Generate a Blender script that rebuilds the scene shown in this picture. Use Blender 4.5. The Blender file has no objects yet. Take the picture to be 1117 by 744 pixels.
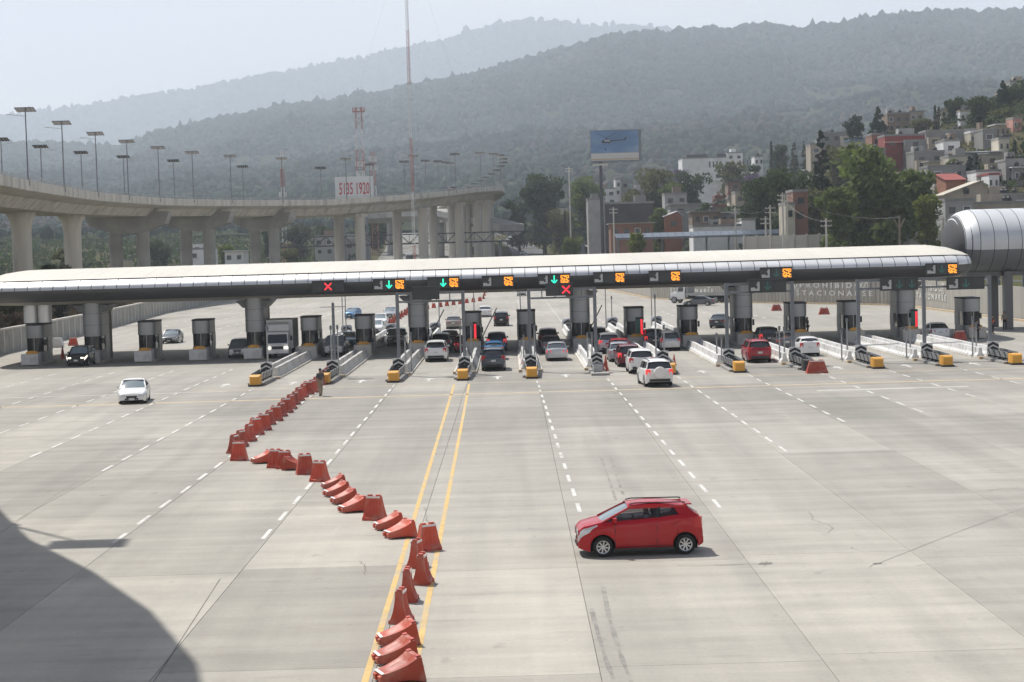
import bpy, bmesh, math, random
import numpy as np
from mathutils import Vector, Matrix
from mathutils import noise as mnoise

SC = bpy.context.scene
COL = SC.collection
R = math.radians
rnd = random.Random(7)

# ------------------------------------------------------------------ camera
F_PX, CX, CY = 2000.0, 558.5, 372.0          # lens in pixels of the 1117 x 744 photograph
PITCH, ROLL, CAM_H = math.atan(100 / 2000.0), 0.0285, 8.9
cam_d = bpy.data.cameras.new('camera')
cam_d.sensor_width = 36.0
cam_d.lens = 36.0 * F_PX / 1117.0
cam_d.clip_start, cam_d.clip_end = 0.5, 30000.0
cam = bpy.data.objects.new('camera', cam_d)
COL.objects.link(cam)
CAM_ROT = Matrix.Rotation(R(90) - PITCH, 3, 'X') @ Matrix.Rotation(-ROLL, 3, 'Z')
cam.matrix_world = Matrix.Translation((0, 0, CAM_H)) @ CAM_ROT.to_4x4()
SC.camera = cam

# ------------------------------------------------------------------ sky, sun, exposure
SUN_DIR = Vector((-0.40, 0.50, 1.0)).normalized()      # towards the sun: ahead, left, high
elev = math.asin(SUN_DIR.z)
azim = math.atan2(SUN_DIR.x, SUN_DIR.y)                # clockwise from +Y
world = bpy.data.worlds.new('World')
SC.world = world
world.use_nodes = True
wn = world.node_tree.nodes
wn.clear()
sky = wn.new('ShaderNodeTexSky')
sky.sky_type = 'NISHITA'
sky.sun_disc = False
sky.sun_elevation = elev
sky.sun_rotation = azim
sky.altitude = 2300
sky.air_density = 0.75
sky.dust_density = 6.0
sky.ozone_density = 1.0
bg = wn.new('ShaderNodeBackground')
bg.inputs['Strength'].default_value = 0.10
wo = wn.new('ShaderNodeOutputWorld')
wl_ = world.node_tree.links
tcw = wn.new('ShaderNodeTexCoord')
sep = wn.new('ShaderNodeSeparateXYZ')
wl_.new(tcw.outputs['Generated'], sep.inputs[0])
veil = wn.new('ShaderNodeMapRange')            # thin high haze: dense low over the horizon, clearer overhead
veil.interpolation_type = 'SMOOTHSTEP'
veil.inputs['From Min'].default_value = 0.0
veil.inputs['From Max'].default_value = 0.50
veil.inputs['To Min'].default_value = 0.90
veil.inputs['To Max'].default_value = 0.08
wl_.new(sep.outputs['Z'], veil.inputs['Value'])
wmp = wn.new('ShaderNodeMapping')
wmp.inputs['Scale'].default_value = (1.0, 1.0, 3.0)
wl_.new(tcw.outputs['Generated'], wmp.inputs['Vector'])
wnz = wn.new('ShaderNodeTexNoise')
wnz.inputs['Scale'].default_value = 3.2
wnz.inputs['Detail'].default_value = 5
wl_.new(wmp.outputs[0], wnz.inputs['Vector'])
wr_ = wn.new('ShaderNodeMapRange')
wr_.inputs['From Min'].default_value = .3
wr_.inputs['From Max'].default_value = .7
wr_.inputs['To Min'].default_value = .74
wr_.inputs['To Max'].default_value = 1.08
wl_.new(wnz.outputs['Fac'], wr_.inputs['Value'])
wmul = wn.new('ShaderNodeMath')
wmul.operation = 'MULTIPLY'
wmul.use_clamp = True
wl_.new(veil.outputs[0], wmul.inputs[0])
wl_.new(wr_.outputs[0], wmul.inputs[1])
wmix = wn.new('ShaderNodeMix')
wmix.data_type = 'RGBA'
wl_.new(wmul.outputs[0], wmix.inputs[0])
wl_.new(sky.outputs[0], wmix.inputs[6])
wmix.inputs[7].default_value = (10.6, 10.0, 9.4, 1)
wl_.new(wmix.outputs[2], bg.inputs['Color'])
world.node_tree.links.new(bg.outputs[0], wo.inputs['Surface'])

sun_d = bpy.data.lights.new('sun', 'SUN')
sun_d.energy = 5.0
sun_d.angle = R(0.6)
sun_d.color = (1.0, 0.955, 0.88)
sun = bpy.data.objects.new('sun', sun_d)
COL.objects.link(sun)
sun.rotation_euler = (-SUN_DIR).to_track_quat('-Z', 'Y').to_euler()
sun.location = (0, 0, 60)

SC.view_settings.view_transform = 'Standard'
SC.view_settings.look = 'None'
SC.view_settings.exposure = 0.27
SC.view_settings.gamma = 1.0
SC.view_settings.use_curve_mapping = False
SC.render.engine = 'CYCLES'
cy = SC.cycles
cy.max_bounces = 6
cy.diffuse_bounces = 3
cy.glossy_bounces = 3
cy.transmission_bounces = 4
cy.transparent_max_bounces = 8
cy.volume_bounces = 2
cy.caustics_reflective = False
cy.caustics_refractive = False
cy.sample_clamp_indirect = 6.0
cy.use_denoising = True
try:
    cy.denoiser = 'OPENIMAGEDENOISE'
except Exception:
    pass

# ------------------------------------------------------------------ surveying helpers (photo pixel -> place)
def ray(px, py):
    d = CAM_ROT @ Vector(((px - CX) / F_PX, -(py - CY) / F_PX, -1.0))
    return d

def G(px, py, z=0.0):
    """point on the level plane z seen at that pixel"""
    d = ray(px, py)
    t = (z - CAM_H) / d.z
    return Vector((d.x * t, d.y * t, z))

def AT(px, py, Y):
    """point at distance Y seen at that pixel"""
    d = ray(px, py)
    t = Y / d.y
    return Vector((d.x * t, Y, CAM_H + d.z * t))

def lerp(a, b, t):
    return a + (b - a) * t

def interp(x, pts):
    if x <= pts[0][0]:
        return pts[0][1]
    for (x0, y0), (x1, y1) in zip(pts, pts[1:]):
        if x <= x1:
            return y0 + (y1 - y0) * (x - x0) / (x1 - x0)
    return pts[-1][1]

def sstep(x, a, b):
    t = min(1, max(0, (x - a) / (b - a)))
    return t * t * (3 - 2 * t)

# ------------------------------------------------------------------ materials
MATS = {}
def new_mat(name):
    m = bpy.data.materials.new(name)
    m.use_nodes = True
    m.node_tree.nodes.clear()
    return m, m.node_tree.nodes, m.node_tree.links

def pm(name, col, rough=0.6, metal=0.0, var=0.12, scale=3.0, stretch=(1, 1, 1), tone=0.0, bump=0.0,
       bscale=None, emit=0.0, coat=0.0, alpha=1.0, attr=None, spec=0.5, detail=5, dirt=None, dirt_scale=.4, trans=0.0):
    """procedural principled material: base colour broken up by noise, optional per-object tone, relief, dirt"""
    if name in MATS:
        return MATS[name]
    m, N, L = new_mat(name)
    out = N.new('ShaderNodeOutputMaterial')
    b = N.new('ShaderNodeBsdfPrincipled')
    L.new(b.outputs[0], out.inputs['Surface'])
    b.inputs['Roughness'].default_value = rough
    b.inputs['Metallic'].default_value = metal
    b.inputs['Specular IOR Level'].default_value = spec
    b.inputs['Coat Weight'].default_value = coat
    b.inputs['Alpha'].default_value = alpha
    tc = N.new('ShaderNodeTexCoord')
    mp = N.new('ShaderNodeMapping')
    mp.inputs['Scale'].default_value = stretch
    L.new(tc.outputs['Object'], mp.inputs['Vector'])
    nz = N.new('ShaderNodeTexNoise')
    nz.inputs['Scale'].default_value = scale
    nz.inputs['Detail'].default_value = detail
    L.new(mp.outputs[0], nz.inputs['Vector'])
    if attr:
        at = N.new('ShaderNodeAttribute')
        at.attribute_name = attr
        base = at.outputs['Color']
    else:
        rgb = N.new('ShaderNodeRGB')
        rgb.outputs[0].default_value = (*col, 1)
        base = rgb.outputs[0]
    mr = N.new('ShaderNodeMapRange')
    mr.inputs['From Min'].default_value = 0.25
    mr.inputs['From Max'].default_value = 0.75
    mr.inputs['To Min'].default_value = 1 - var
    mr.inputs['To Max'].default_value = 1 + var
    L.new(nz.outputs['Fac'], mr.inputs['Value'])
    fac = mr.outputs[0]
    if tone:
        oi = N.new('ShaderNodeObjectInfo')
        mr2 = N.new('ShaderNodeMapRange')
        mr2.inputs['To Min'].default_value = 1 - tone
        mr2.inputs['To Max'].default_value = 1 + tone
        L.new(oi.outputs['Random'], mr2.inputs['Value'])
        mul = N.new('ShaderNodeMath')
        mul.operation = 'MULTIPLY'
        L.new(fac, mul.inputs[0])
        L.new(mr2.outputs[0], mul.inputs[1])
        fac = mul.outputs[0]
    sc = N.new('ShaderNodeVectorMath')
    sc.operation = 'SCALE'
    L.new(base, sc.inputs[0])
    L.new(fac, sc.inputs['Scale'])
    colour = sc.outputs[0]
    if dirt:
        n2 = N.new('ShaderNodeTexNoise')
        n2.inputs['Scale'].default_value = dirt_scale
        n2.inputs['Detail'].default_value = 6
        L.new(mp.outputs[0], n2.inputs['Vector'])
        r2 = N.new('ShaderNodeMapRange')
        r2.inputs['From Min'].default_value = 0.48
        r2.inputs['From Max'].default_value = 0.72
        r2.inputs['To Max'].default_value = dirt[3]
        L.new(n2.outputs['Fac'], r2.inputs['Value'])
        mx = N.new('ShaderNodeMix')
        mx.data_type = 'RGBA'
        L.new(r2.outputs[0], mx.inputs[0])
        L.new(colour, mx.inputs[6])
        mx.inputs[7].default_value = (*dirt[:3], 1)
        colour = mx.outputs[2]
    L.new(colour, b.inputs['Base Color'])
    if emit:
        L.new(colour, b.inputs['Emission Color'])
        b.inputs['Emission Strength'].default_value = emit
    if bump:
        n3 = N.new('ShaderNodeTexNoise')
        n3.inputs['Scale'].default_value = bscale or scale * 4
        n3.inputs['Detail'].default_value = 4
        L.new(mp.outputs[0], n3.inputs['Vector'])
        bp = N.new('ShaderNodeBump')
        bp.inputs['Strength'].default_value = bump
        bp.inputs['Distance'].default_value = 0.05
        L.new(n3.outputs['Fac'], bp.inputs['Height'])
        L.new(bp.outputs[0], b.inputs['Normal'])
    if trans:
        tr = N.new('ShaderNodeBsdfTranslucent')
        L.new(colour, tr.inputs['Color'])
        ms = N.new('ShaderNodeMixShader')
        ms.inputs[0].default_value = trans
        L.new(b.outputs[0], ms.inputs[1])
        L.new(tr.outputs[0], ms.inputs[2])
        L.new(ms.outputs[0], out.inputs['Surface'])
    MATS[name] = m
    return m

def slab_mat():
    """weathered grooved concrete: transverse streaks, blotches, tyre-dark wheel paths, fine grain, a tone per slab"""
    m, N, L = new_mat('concrete_slab')
    out = N.new('ShaderNodeOutputMaterial')
    b = N.new('ShaderNodeBsdfPrincipled')
    b.inputs['Roughness'].default_value = 0.75
    L.new(b.outputs[0], out.inputs['Surface'])
    geo = N.new('ShaderNodeNewGeometry')
    def noise(scale, stretch, detail, lo, hi, fmin=.3, fmax=.7, rough=.55):
        mp = N.new('ShaderNodeMapping')
        mp.inputs['Scale'].default_value = stretch
        L.new(geo.outputs['Position'], mp.inputs['Vector'])
        n = N.new('ShaderNodeTexNoise')
        n.inputs['Scale'].default_value = scale
        n.inputs['Detail'].default_value = detail
        n.inputs['Roughness'].default_value = rough
        L.new(mp.outputs[0], n.inputs['Vector'])
        r = N.new('ShaderNodeMapRange')
        r.inputs['From Min'].default_value = fmin
        r.inputs['From Max'].default_value = fmax
        r.inputs['To Min'].default_value = lo
        r.inputs['To Max'].default_value = hi
        L.new(n.outputs['Fac'], r.inputs['Value'])
        return r.outputs[0]
    def mul(a, c):
        k = N.new('ShaderNodeMath')
        k.operation = 'MULTIPLY'
        L.new(a, k.inputs[0])
        L.new(c, k.inputs[1])
        return k.outputs[0]
    f = noise(1.0, (.10, .75, 1), 6, .84, 1.10)            # transverse streaks
    f = mul(f, noise(1.0, (.045, .03, 1), 4, .84, 1.10))    # broad patches
    f = mul(f, noise(1.0, (.42, .035, 1), 4, .86, 1.06))   # wheel paths along the lanes
    f = mul(f, noise(1.0, (.7, .5, 1), 8, .93, 1.05, rough=.7))
    f = mul(f, noise(9.0, (1, 1, 1), 4, .94, 1.05))
    f = mul(f, noise(1.0, (.35, 1.6, 1), 6, 1.0, .84, .60, .76))   # scuffs
    sp = N.new('ShaderNodeSeparateXYZ')              # rubber and oil worn in where cars brake for the booths
    L.new(geo.outputs['Position'], sp.inputs[0])
    wear = N.new('ShaderNodeMapRange')
    wear.interpolation_type = 'SMOOTHSTEP'
    for nm, vv in (('From Min', 45), ('From Max', 118), ('To Min', 1.05), ('To Max', .84)):
        wear.inputs[nm].default_value = vv
    jit = N.new('ShaderNodeMath')
    jit.operation = 'ADD'
    L.new(sp.outputs['Y'], jit.inputs[0])
    L.new(noise(1.0, (.05, .03, 1), 3, -22, 22), jit.inputs[1])
    L.new(jit.outputs[0], wear.inputs['Value'])
    f = mul(f, wear.outputs[0])
    f = mul(f, noise(1.0, (.55, .02, 1), 3, 1.0, .88, .50, .68))      # dark oil lines down the lanes
    f = mul(f, noise(1.4, (1, .55, 1), 5, 1.0, .80, .64, .74))        # oil drips
    oi = N.new('ShaderNodeObjectInfo')
    r = N.new('ShaderNodeMapRange')
    r.inputs['To Min'].default_value = .80
    r.inputs['To Max'].default_value = 1.12
    L.new(oi.outputs['Random'], r.inputs['Value'])
    f = mul(f, r.outputs[0])
    sc = N.new('ShaderNodeVectorMath')
    sc.operation = 'SCALE'
    sc.inputs[0].default_value = (.40, .377, .330)
    L.new(f, sc.inputs['Scale'])
    L.new(sc.outputs[0], b.inputs['Base Color'])
    MATS['concrete_slab'] = m
    return m

M_SLAB = slab_mat()
M_CONC = pm('concrete', (.58, .55, .49), .85, var=.14, scale=.5, tone=.05, bump=.25, bscale=3, dirt=(.38, .36, .325, .5), dirt_scale=.25)
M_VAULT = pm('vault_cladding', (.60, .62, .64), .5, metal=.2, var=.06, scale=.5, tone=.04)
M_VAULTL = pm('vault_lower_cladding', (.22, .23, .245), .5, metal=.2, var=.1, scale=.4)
M_CONC2 = pm('concrete_dark', (.33, .32, .30), .9, var=.2, scale=.6, bump=.3, bscale=3, dirt=(.13, .125, .12, .6), dirt_scale=.3)
M_CONCJ = pm('jersey_concrete', (.52, .51, .49), .85, var=.15, scale=1.2, tone=.06, dirt=(.22, .21, .2, .7), dirt_scale=1.1)
M_WHITEB = pm('white_block', (.66, .66, .65), .8, var=.12, scale=1.5, tone=.05, dirt=(.33, .31, .28, .6), dirt_scale=1.3)
M_SILVER = pm('silver_cladding', (.70, .705, .71), .42, metal=.45, var=.07, scale=.5, tone=.06)
M_CLAD = pm('booth_cladding', (.34, .35, .36), .45, metal=.55, var=.10, scale=.6, tone=.08)
M_ROOF = pm('roof_cream', (.62, .59, .52), .55, var=.08, scale=.3, stretch=(1, .2, 1), dirt=(.45, .42, .37, .4), dirt_scale=.12)
M_DARK = pm('soffit_metal', (.13, .133, .14), .45, metal=.4, var=.12, scale=.3)
M_SEAM = pm('dark_seam', (.05, .05, .055), .7)
M_VIA = pm('stained_viaduct_concrete', (.58, .55, .49), .9, var=.12, scale=.8, stretch=(1, 1, .10), tone=.05, bump=.2, bscale=3, dirt=(.27, .255, .235, .75), dirt_scale=.55)
M_LAMP = pm('lamp_pole_steel', (.11, .115, .125), .5, metal=.3, var=.1)
M_POST = pm('grey_paint_steel', (.17, .185, .205), .5, metal=.3, var=.1, tone=.05)
M_GALV = pm('galvanised_steel', (.36, .37, .38), .45, metal=.6, var=.12)
M_BLACK = pm('black_plastic', (.02, .021, .023), .5, var=.1)
M_RUBBER = pm('rubber', (.018, .018, .018), .85)
M_WPAINT = pm('white_road_paint', (.62, .615, .59), .7, var=.18, scale=2, dirt=(.40, .38, .34, .9), dirt_scale=.8)
M_YPAINT = pm('yellow_road_paint', (.60, .41, .15), .7, var=.18, scale=2, dirt=(.44, .38, .27, .95), dirt_scale=.6)
M_YFADE = pm('faded_yellow_paint', (.52, .40, .25), .75, var=.2, scale=1.5, dirt=(.39, .36, .31, .95), dirt_scale=.5)
M_WFADE = pm('faded_white_paint', (.50, .485, .45), .75, var=.2, scale=1.5, dirt=(.39, .37, .33, .95), dirt_scale=.4)
M_ORANGE = pm('yellow_plastic', (.72, .36, .045), .5, var=.12, tone=.06, dirt=(.35, .2, .07, .6), dirt_scale=1.5)
M_RED = pm('red_barrier_plastic', (.50, .068, .033), .5, var=.16, scale=2, tone=.26, dirt=(.42, .20, .155, .9), dirt_scale=2.2, bump=.25, bscale=5)
M_REDD = pm('red_barrier_worn', (.42, .055, .04), .55, var=.14, scale=2, tone=.1)
M_REFL = pm('reflective_white', (.75, .74, .72), .4, var=.08)
M_RIM = pm('alloy_rim', (.55, .56, .57), .35, metal=.7, var=.05)
M_TYREMARK = pm('tyre_mark', (.25, .24, .215), .8, var=.3, scale=3, dirt=(.36, .34, .295, .95), dirt_scale=.9)
M_CRACK = pm('crack', (.17, .16, .145), .9)
M_WHITE = pm('white_plaster', (.74, .74, .73), .8, var=.08, scale=.4, dirt=(.5, .49, .46, .4), dirt_scale=.2)
M_WOOD = pm('timber_pole', (.24, .19, .14), .85, var=.2, scale=1, stretch=(3, 3, .4))
M_SOIL = pm('dry_soil', (.085, .078, .048), 1.0, spec=0.0, var=.3, scale=.08, bump=.4, bscale=.8, dirt=(.07, .085, .035, .9), dirt_scale=.07)
M_PANEL = pm('solar_cells', (.05, .055, .07), .25, var=.1, scale=2)

def glass_mat(name, col, alpha=1.0):
    m = pm(name, col, .06, var=.04, spec=.7, alpha=alpha)
    return m
M_GLASS = glass_mat('dark_glass', (.018, .020, .023))
M_CARGLASS = glass_mat('car_glass', (.022, .026, .030))
M_CLEAR = glass_mat('tinted_glass', (.02, .024, .028), .36)
M_WINDSH = glass_mat('windshield_glass', (.20, .25, .28))  # paler than the other car glass: sky reflection put into the base colour

def glow(name, col, s):
    return pm(name, col, .5, var=.0, emit=s)
M_GREENL = glow('green_led', (.02, .75, .45), 1.3)
M_REDL = glow('red_led', (.95, .03, .05), 1.1)
M_ORNGL = glow('orange_led', (1.0, .33, .03), 1.2)
M_GREYL = pm('icon_white', (.55, .57, .56), .5, var=.05)
M_TAIL = pm('tail_lamp_red', (.50, .02, .02), .3)
M_BRAKE = glow('brake_lamp_red', (.85, .05, .05), .5)
M_HEAD = pm('headlamp_clear', (.62, .65, .68), .15, metal=.3)
M_HEADON = glow('headlamp_lit', (1.0, .93, .78), 1.4)

# ------------------------------------------------------------------ mesh builder
class MB:
    def __init__(s):
        s.v, s.f = [], []
    def add(s, vs, fs):
        o = len(s.v)
        s.v += [tuple(p) for p in vs]
        s.f += [tuple(i + o for i in q) for q in fs]
        return s
    def box(s, c, d, rz=0.0, taper=1.0, rot=None):
        hx, hy, hz = d[0] / 2, d[1] / 2, d[2] / 2
        P = []
        for z, k in ((-hz, 1), (hz, taper)):
            for x, y in ((-hx, -hy), (hx, -hy), (hx, hy), (-hx, hy)):
                P.append(Vector((x * k, y * k, z)))
        if rot is not None:
            P = [rot @ p for p in P]
        elif rz:
            m = Matrix.Rotation(rz, 3, 'Z')
            P = [m @ p for p in P]
        c = Vector(c)
        return s.add([p + c for p in P], [(3, 2, 1, 0), (4, 5, 6, 7), (0, 1, 5, 4), (1, 2, 6, 5), (2, 3, 7, 6), (3, 0, 4, 7)])
    def tube(s, p0, p1, r0, r1=None, n=8, cap=True):
        p0, p1 = Vector(p0), Vector(p1)
        r1 = r0 if r1 is None else r1
        q = (p1 - p0).to_track_quat('Z', 'Y')
        P = []
        for p, r in ((p0, r0), (p1, r1)):
            for i in range(n):
                a = 2 * math.pi * i / n
                P.append(p + q @ Vector((r * math.cos(a), r * math.sin(a), 0)))
        fs = [(i, (i + 1) % n, n + (i + 1) % n, n + i) for i in range(n)]
        if cap:
            fs += [tuple(reversed(range(n))), tuple(range(n, 2 * n))]
        return s.add(P, fs)
    def bar(s, p0, p1, w, t, up=(0, 0, 1)):
        """rectangular bar from p0 to p1; w across, t along 'up'"""
        p0, p1, up = Vector(p0), Vector(p1), Vector(up)
        d = (p1 - p0).normalized()
        a = d.cross(up)
        if a.length < 1e-4:
            a = d.cross(Vector((0, 1, 0)))
        a.normalize()
        u = a.cross(d).normalized()
        P = []
        for p in (p0, p1):
            for x, y in ((-1, -1), (1, -1), (1, 1), (-1, 1)):
                P.append(p + a * (x * w / 2) + u * (y * t / 2))
        return s.add(P, [(0, 1, 2, 3), (7, 6, 5, 4), (0, 4, 5, 1), (1, 5, 6, 2), (2, 6, 7, 3), (3, 7, 4, 0)])
    def lathe(s, prof, c=(0, 0, 0), n=16, sx=1.0, sy=1.0, cap=True):
        c = Vector(c)
        P, fs = [], []
        for r, z in prof:
            for i in range(n):
                a = 2 * math.pi * i / n
                P.append(c + Vector((r * sx * math.cos(a), r * sy * math.sin(a), z)))
        for k in range(len(prof) - 1):
            for i in range(n):
                j = (i + 1) % n
                fs.append((k * n + i, k * n + j, (k + 1) * n + j, (k + 1) * n + i))
        if cap:
            fs.append(tuple(reversed(range(n))))
            fs.append(tuple((len(prof) - 1) * n + i for i in range(n)))
        return s.add(P, fs)
    def loft(s, rings, closed=True, cap=True):
        n = len(rings[0])
        P = [p for r in rings for p in r]
        fs = []
        m = n if closed else n - 1
        for k in range(len(rings) - 1):
            for i in range(m):
                j = (i + 1) % n
                fs.append((k * n + i, k * n + j, (k + 1) * n + j, (k + 1) * n + i))
        if cap and closed:
            fs.append(tuple(reversed(range(n))))
            fs.append(tuple((len(rings) - 1) * n + i for i in range(n)))
        return s.add(P, fs)
    def poly(s, pts):
        return s.add(pts, [tuple(range(len(pts)))])
    def slabpoly(s, pts, off):
        """flat polygon given thickness by vector off"""
        n = len(pts)
        off = Vector(off)
        P = [Vector(p) for p in pts] + [Vector(p) + off for p in pts]
        return s.add(P, [tuple(reversed(range(n))), tuple(range(n, 2 * n))] + [(i, (i + 1) % n, n + (i + 1) % n, n + i) for i in range(n)])
    def mesh(s, name):
        me = bpy.data.meshes.new(name)
        me.from_pydata([tuple(p) for p in s.v], [], s.f)
        return me
    def build(s, name, mat, parent=None, smooth=False, loc=None, sharp=40, fix=True):
        me = s.mesh(name)
        if fix:
            bm = bmesh.new()
            bm.from_mesh(me)
            bmesh.ops.recalc_face_normals(bm, faces=bm.faces)
            bm.to_mesh(me)
            bm.free()
        if smooth:
            me.shade_smooth()
            me.set_sharp_from_angle(angle=R(sharp))
        if mat:
            me.materials.append(mat)
        o = bpy.data.objects.new(name, me)
        COL.objects.link(o)
        if parent:
            o.parent = parent
        if loc is not None:
            o.location = loc
        return o

def tag(o, label=None, cat=None, group=None, kind=None):
    if label: o['label'] = label
    if cat: o['category'] = cat
    if group: o['group'] = group
    if kind: o['kind'] = kind
    return o

def thing(name, label, cat, loc=(0, 0, 0), rz=0.0, group=None):
    o = bpy.data.objects.new(name, None)
    o.empty_display_size = .3
    COL.objects.link(o)
    o.location = loc
    o.rotation_euler = (0, 0, rz)
    return tag(o, label, cat, group)

KIDS = {}
def copy_tree(o, parent=None):
    c = o.copy()
    COL.objects.link(c)
    if parent is not None:
        c.parent = parent
    for ch in o.children:
        copy_tree(ch, c)
    return c

def inst(src, name, parent=None, loc=None):
    """another object sharing src's mesh"""
    c = bpy.data.objects.new(name, src.data)
    COL.objects.link(c)
    if parent: c.parent = parent
    if loc is not None: c.location = loc
    return c

def text_part(txt, size, mat, parent, loc, rot, name='lettering', sx=1.0, depth=.01, bold=0.0):
    cu = bpy.data.curves.new(name, 'FONT')
    cu.body = txt
    cu.size = size
    cu.align_x = 'CENTER'
    cu.align_y = 'CENTER'
    cu.extrude = depth
    cu.offset = bold
    cu.resolution_u = 2
    tmp = bpy.data.objects.new('tmp_text', cu)
    COL.objects.link(tmp)
    dg = bpy.context.evaluated_depsgraph_get()
    me = bpy.data.meshes.new_from_object(tmp.evaluated_get(dg))
    bpy.data.objects.remove(tmp)
    bpy.data.curves.remove(cu)
    me.materials.clear()
    me.materials.append(mat)
    o = bpy.data.objects.new(name, me)
    COL.objects.link(o)
    o.parent = parent
    o.location = loc
    o.rotation_euler = rot
    o.scale = (sx, 1, 1)
    return o

ORD = ['first', 'second', 'third', 'fourth', 'fifth', 'sixth', 'seventh', 'eighth', 'ninth', 'tenth', 'eleventh', 'twelfth',
       'thirteenth', 'fourteenth', 'fifteenth', 'sixteenth', 'seventeenth', 'eighteenth', 'nineteenth', 'twentieth',
       'twenty-first', 'twenty-second', 'twenty-third', 'twenty-fourth', 'twenty-fifth', 'twenty-sixth', 'twenty-seventh']
# ================================================================== the lie of the land
WR = [(150, 56), (190, 54), (240, 53), (274, 34.5), (307, 24.5), (420, 19.5), (700, 26), (1100, 40)]
WL = [(100, 70), (150, 56), (176, 50.5), (240, 53.5), (300, 57.5), (430, 62), (700, 78), (1100, 95)]
def terr(X, Y):
    z = 0.038 * max(0.0, min(Y, 1100) - 420)
    wr, wl = interp(Y, WR), interp(Y, WL)
    r = X - wr - 4.5
    if r > 0:
        a = sstep(Y, 215, 270)
        z += min(r * 1.5, 3.3) * sstep(Y, 175, 200) + min(max(0, r - 6) * .12, 2.2) * a
        c = min(.46, max(.10, .23 + .0011 * (Y - 430)))
        z += c * max(0.0, min(X, 230) - max(wr, 30) - 14) * sstep(Y, 290, 430) * (1 - .95 * sstep(Y, 550, 690))
    l = -X - wl - 3.5
    if l > 0:
        z += min(l * .45, 6.0) * sstep(Y, 120, 160) * (1 - sstep(Y, 270, 350))
    return z

def grid_axis(parts):
    out = []
    for a, b, st in parts:
        n = max(1, int(round((b - a) / st)))
        out += [a + (b - a) * i / n for i in range(n)]
    out.append(parts[-1][1])
    return out

gx = grid_axis([(-9000, -1500, 1500), (-1500, -300, 100), (-300, -90, 12), (-90, 130, 3.4), (130, 320, 9), (320, 1500, 100), (1500, 9000, 1500)])
gy = grid_axis([(-400, 140, 30), (140, 460, 3.4), (460, 760, 8), (760, 1300, 40), (1300, 9300, 1000)])
gv, gf = [], []
for yy in gy:
    for xx in gx:
        t = terr(xx, yy)
        if t > .3:
            t += .25 * mnoise.noise(Vector((xx * .15, yy * .15, 0)))
        gv.append((xx, yy, t - .14 if t < .3 else t))
nx = len(gx)
for j in range(len(gy) - 1):
    for i in range(nx - 1):
        a = j * nx + i
        gf.append((a, a + 1, a + nx + 1, a + nx))
g = MB().add(gv, gf).build('ground', M_SOIL, smooth=True, sharp=60, fix=False)
tag(g, kind='structure')

# ------------------------------------------------------------------ plaza paving
PITCHX = 4.76
def XK(k):
    return -3.46 + PITCHX * k
NOSE_Y, BOOTH_Y = 125.5, 161.0
plaza = bpy.data.objects.new('toll_plaza_pavement', None)
COL.objects.link(plaza)
tag(plaza, kind='structure')
ROWS = [14, 26, 38.5, 51.3, 64, 77.5, 90.5, 103.5, 116.5, 133]
for k in range(-10, 11):
    x0, x1 = XK(k) + .35, XK(k + 1) + .35
    for r in range(len(ROWS) - 1):
        off = .6 * ((k * 7) % 3 - 1) if r else 0
        off1 = off if r + 1 < len(ROWS) - 1 else 0
        y0, y1 = ROWS[r] + off, ROWS[r + 1] + off1
        c = Vector(((x0 + x1) / 2, (y0 + y1) / 2, 0))
        w, d = (x1 - x0) / 2 - .005, (y1 - y0) / 2 - .005
        e = .008
        b = MB()
        b.add([(-w, -d, -.1), (w, -d, -.1), (w, d, -.1), (-w, d, -.1), (-w, -d, -e), (w, -d, -e), (w, d, -e), (-w, d, -e),
               (-w + e, -d + e, 0), (w - e, -d + e, 0), (w - e, d - e, 0), (-w + e, d - e, 0)],
              [(0, 1, 5, 4), (1, 2, 6, 5), (2, 3, 7, 6), (3, 0, 4, 7), (4, 5, 9, 8), (5, 6, 10, 9), (6, 7, 11, 10), (7, 4, 8, 11), (8, 9, 10, 11)])
        b.build('concrete_slab', M_SLAB, plaza, loc=c, fix=False)
# the outer ground of the plaza and the lanes behind the canopy: one sheet
b = MB()
ys = [133] + [150 + 10 * i for i in range(29)]
ring = []
for y in ys:
    ring.append([Vector((-interp(y, WL) - .3, y, -.002)), Vector((interp(y, WR) + .3, y, -.002))])
b.loft(ring, closed=False, cap=False)
xr, xl = XK(11) + .35, XK(-10) + .35
b.poly([(xr, 14, -.002), (90, 14, -.002), (60, 133, -.002), (xr, 133, -.002)])
b.poly([(-75, 14, -.002), (xl, 14, -.002), (xl, 133, -.002), (-75, 133, -.002)])
b.poly([(-70, -60, -.002), (70, -60, -.002), (70, 14, -.002), (-70, 14, -.002)])
tag(b.build('lane_pavement', M_SLAB, fix=False), kind='structure')

def strip(name, pts, w, mat, dz=.06):
    b = MB()
    rings = []
    for i, (x, y) in enumerate(pts):
        x0, y0 = pts[max(0, i - 1)]
        x1, y1 = pts[min(len(pts) - 1, i + 1)]
        t = Vector((x1 - x0, y1 - y0, 0)).normalized()
        n = Vector((t.y, -t.x, 0))
        zc = max(terr(x, y), terr(x + n.x * w / 2, y), terr(x - n.x * w / 2, y)) + dz
        rings.append([Vector((x, y, zc)) - n * w / 2, Vector((x, y, zc)) + n * w / 2])
    b.loft(rings, closed=False, cap=False)
    return tag(b.build(name, mat, fix=False), kind='structure')
def dense(pts, n=8):
    out = []
    for (x0, y0), (x1, y1) in zip(pts, pts[1:]):
        out += [(lerp(x0, x1, i / n), lerp(y0, y1, i / n)) for i in range(n)]
    return out + [pts[-1]]
M_ASPH = pm('asphalt', (.075, .075, .078), .9, var=.2, scale=.3)
M_ROADC = pm('road_concrete', (.22, .215, .20), .95, spec=.05, var=.15, scale=.2)
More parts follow.
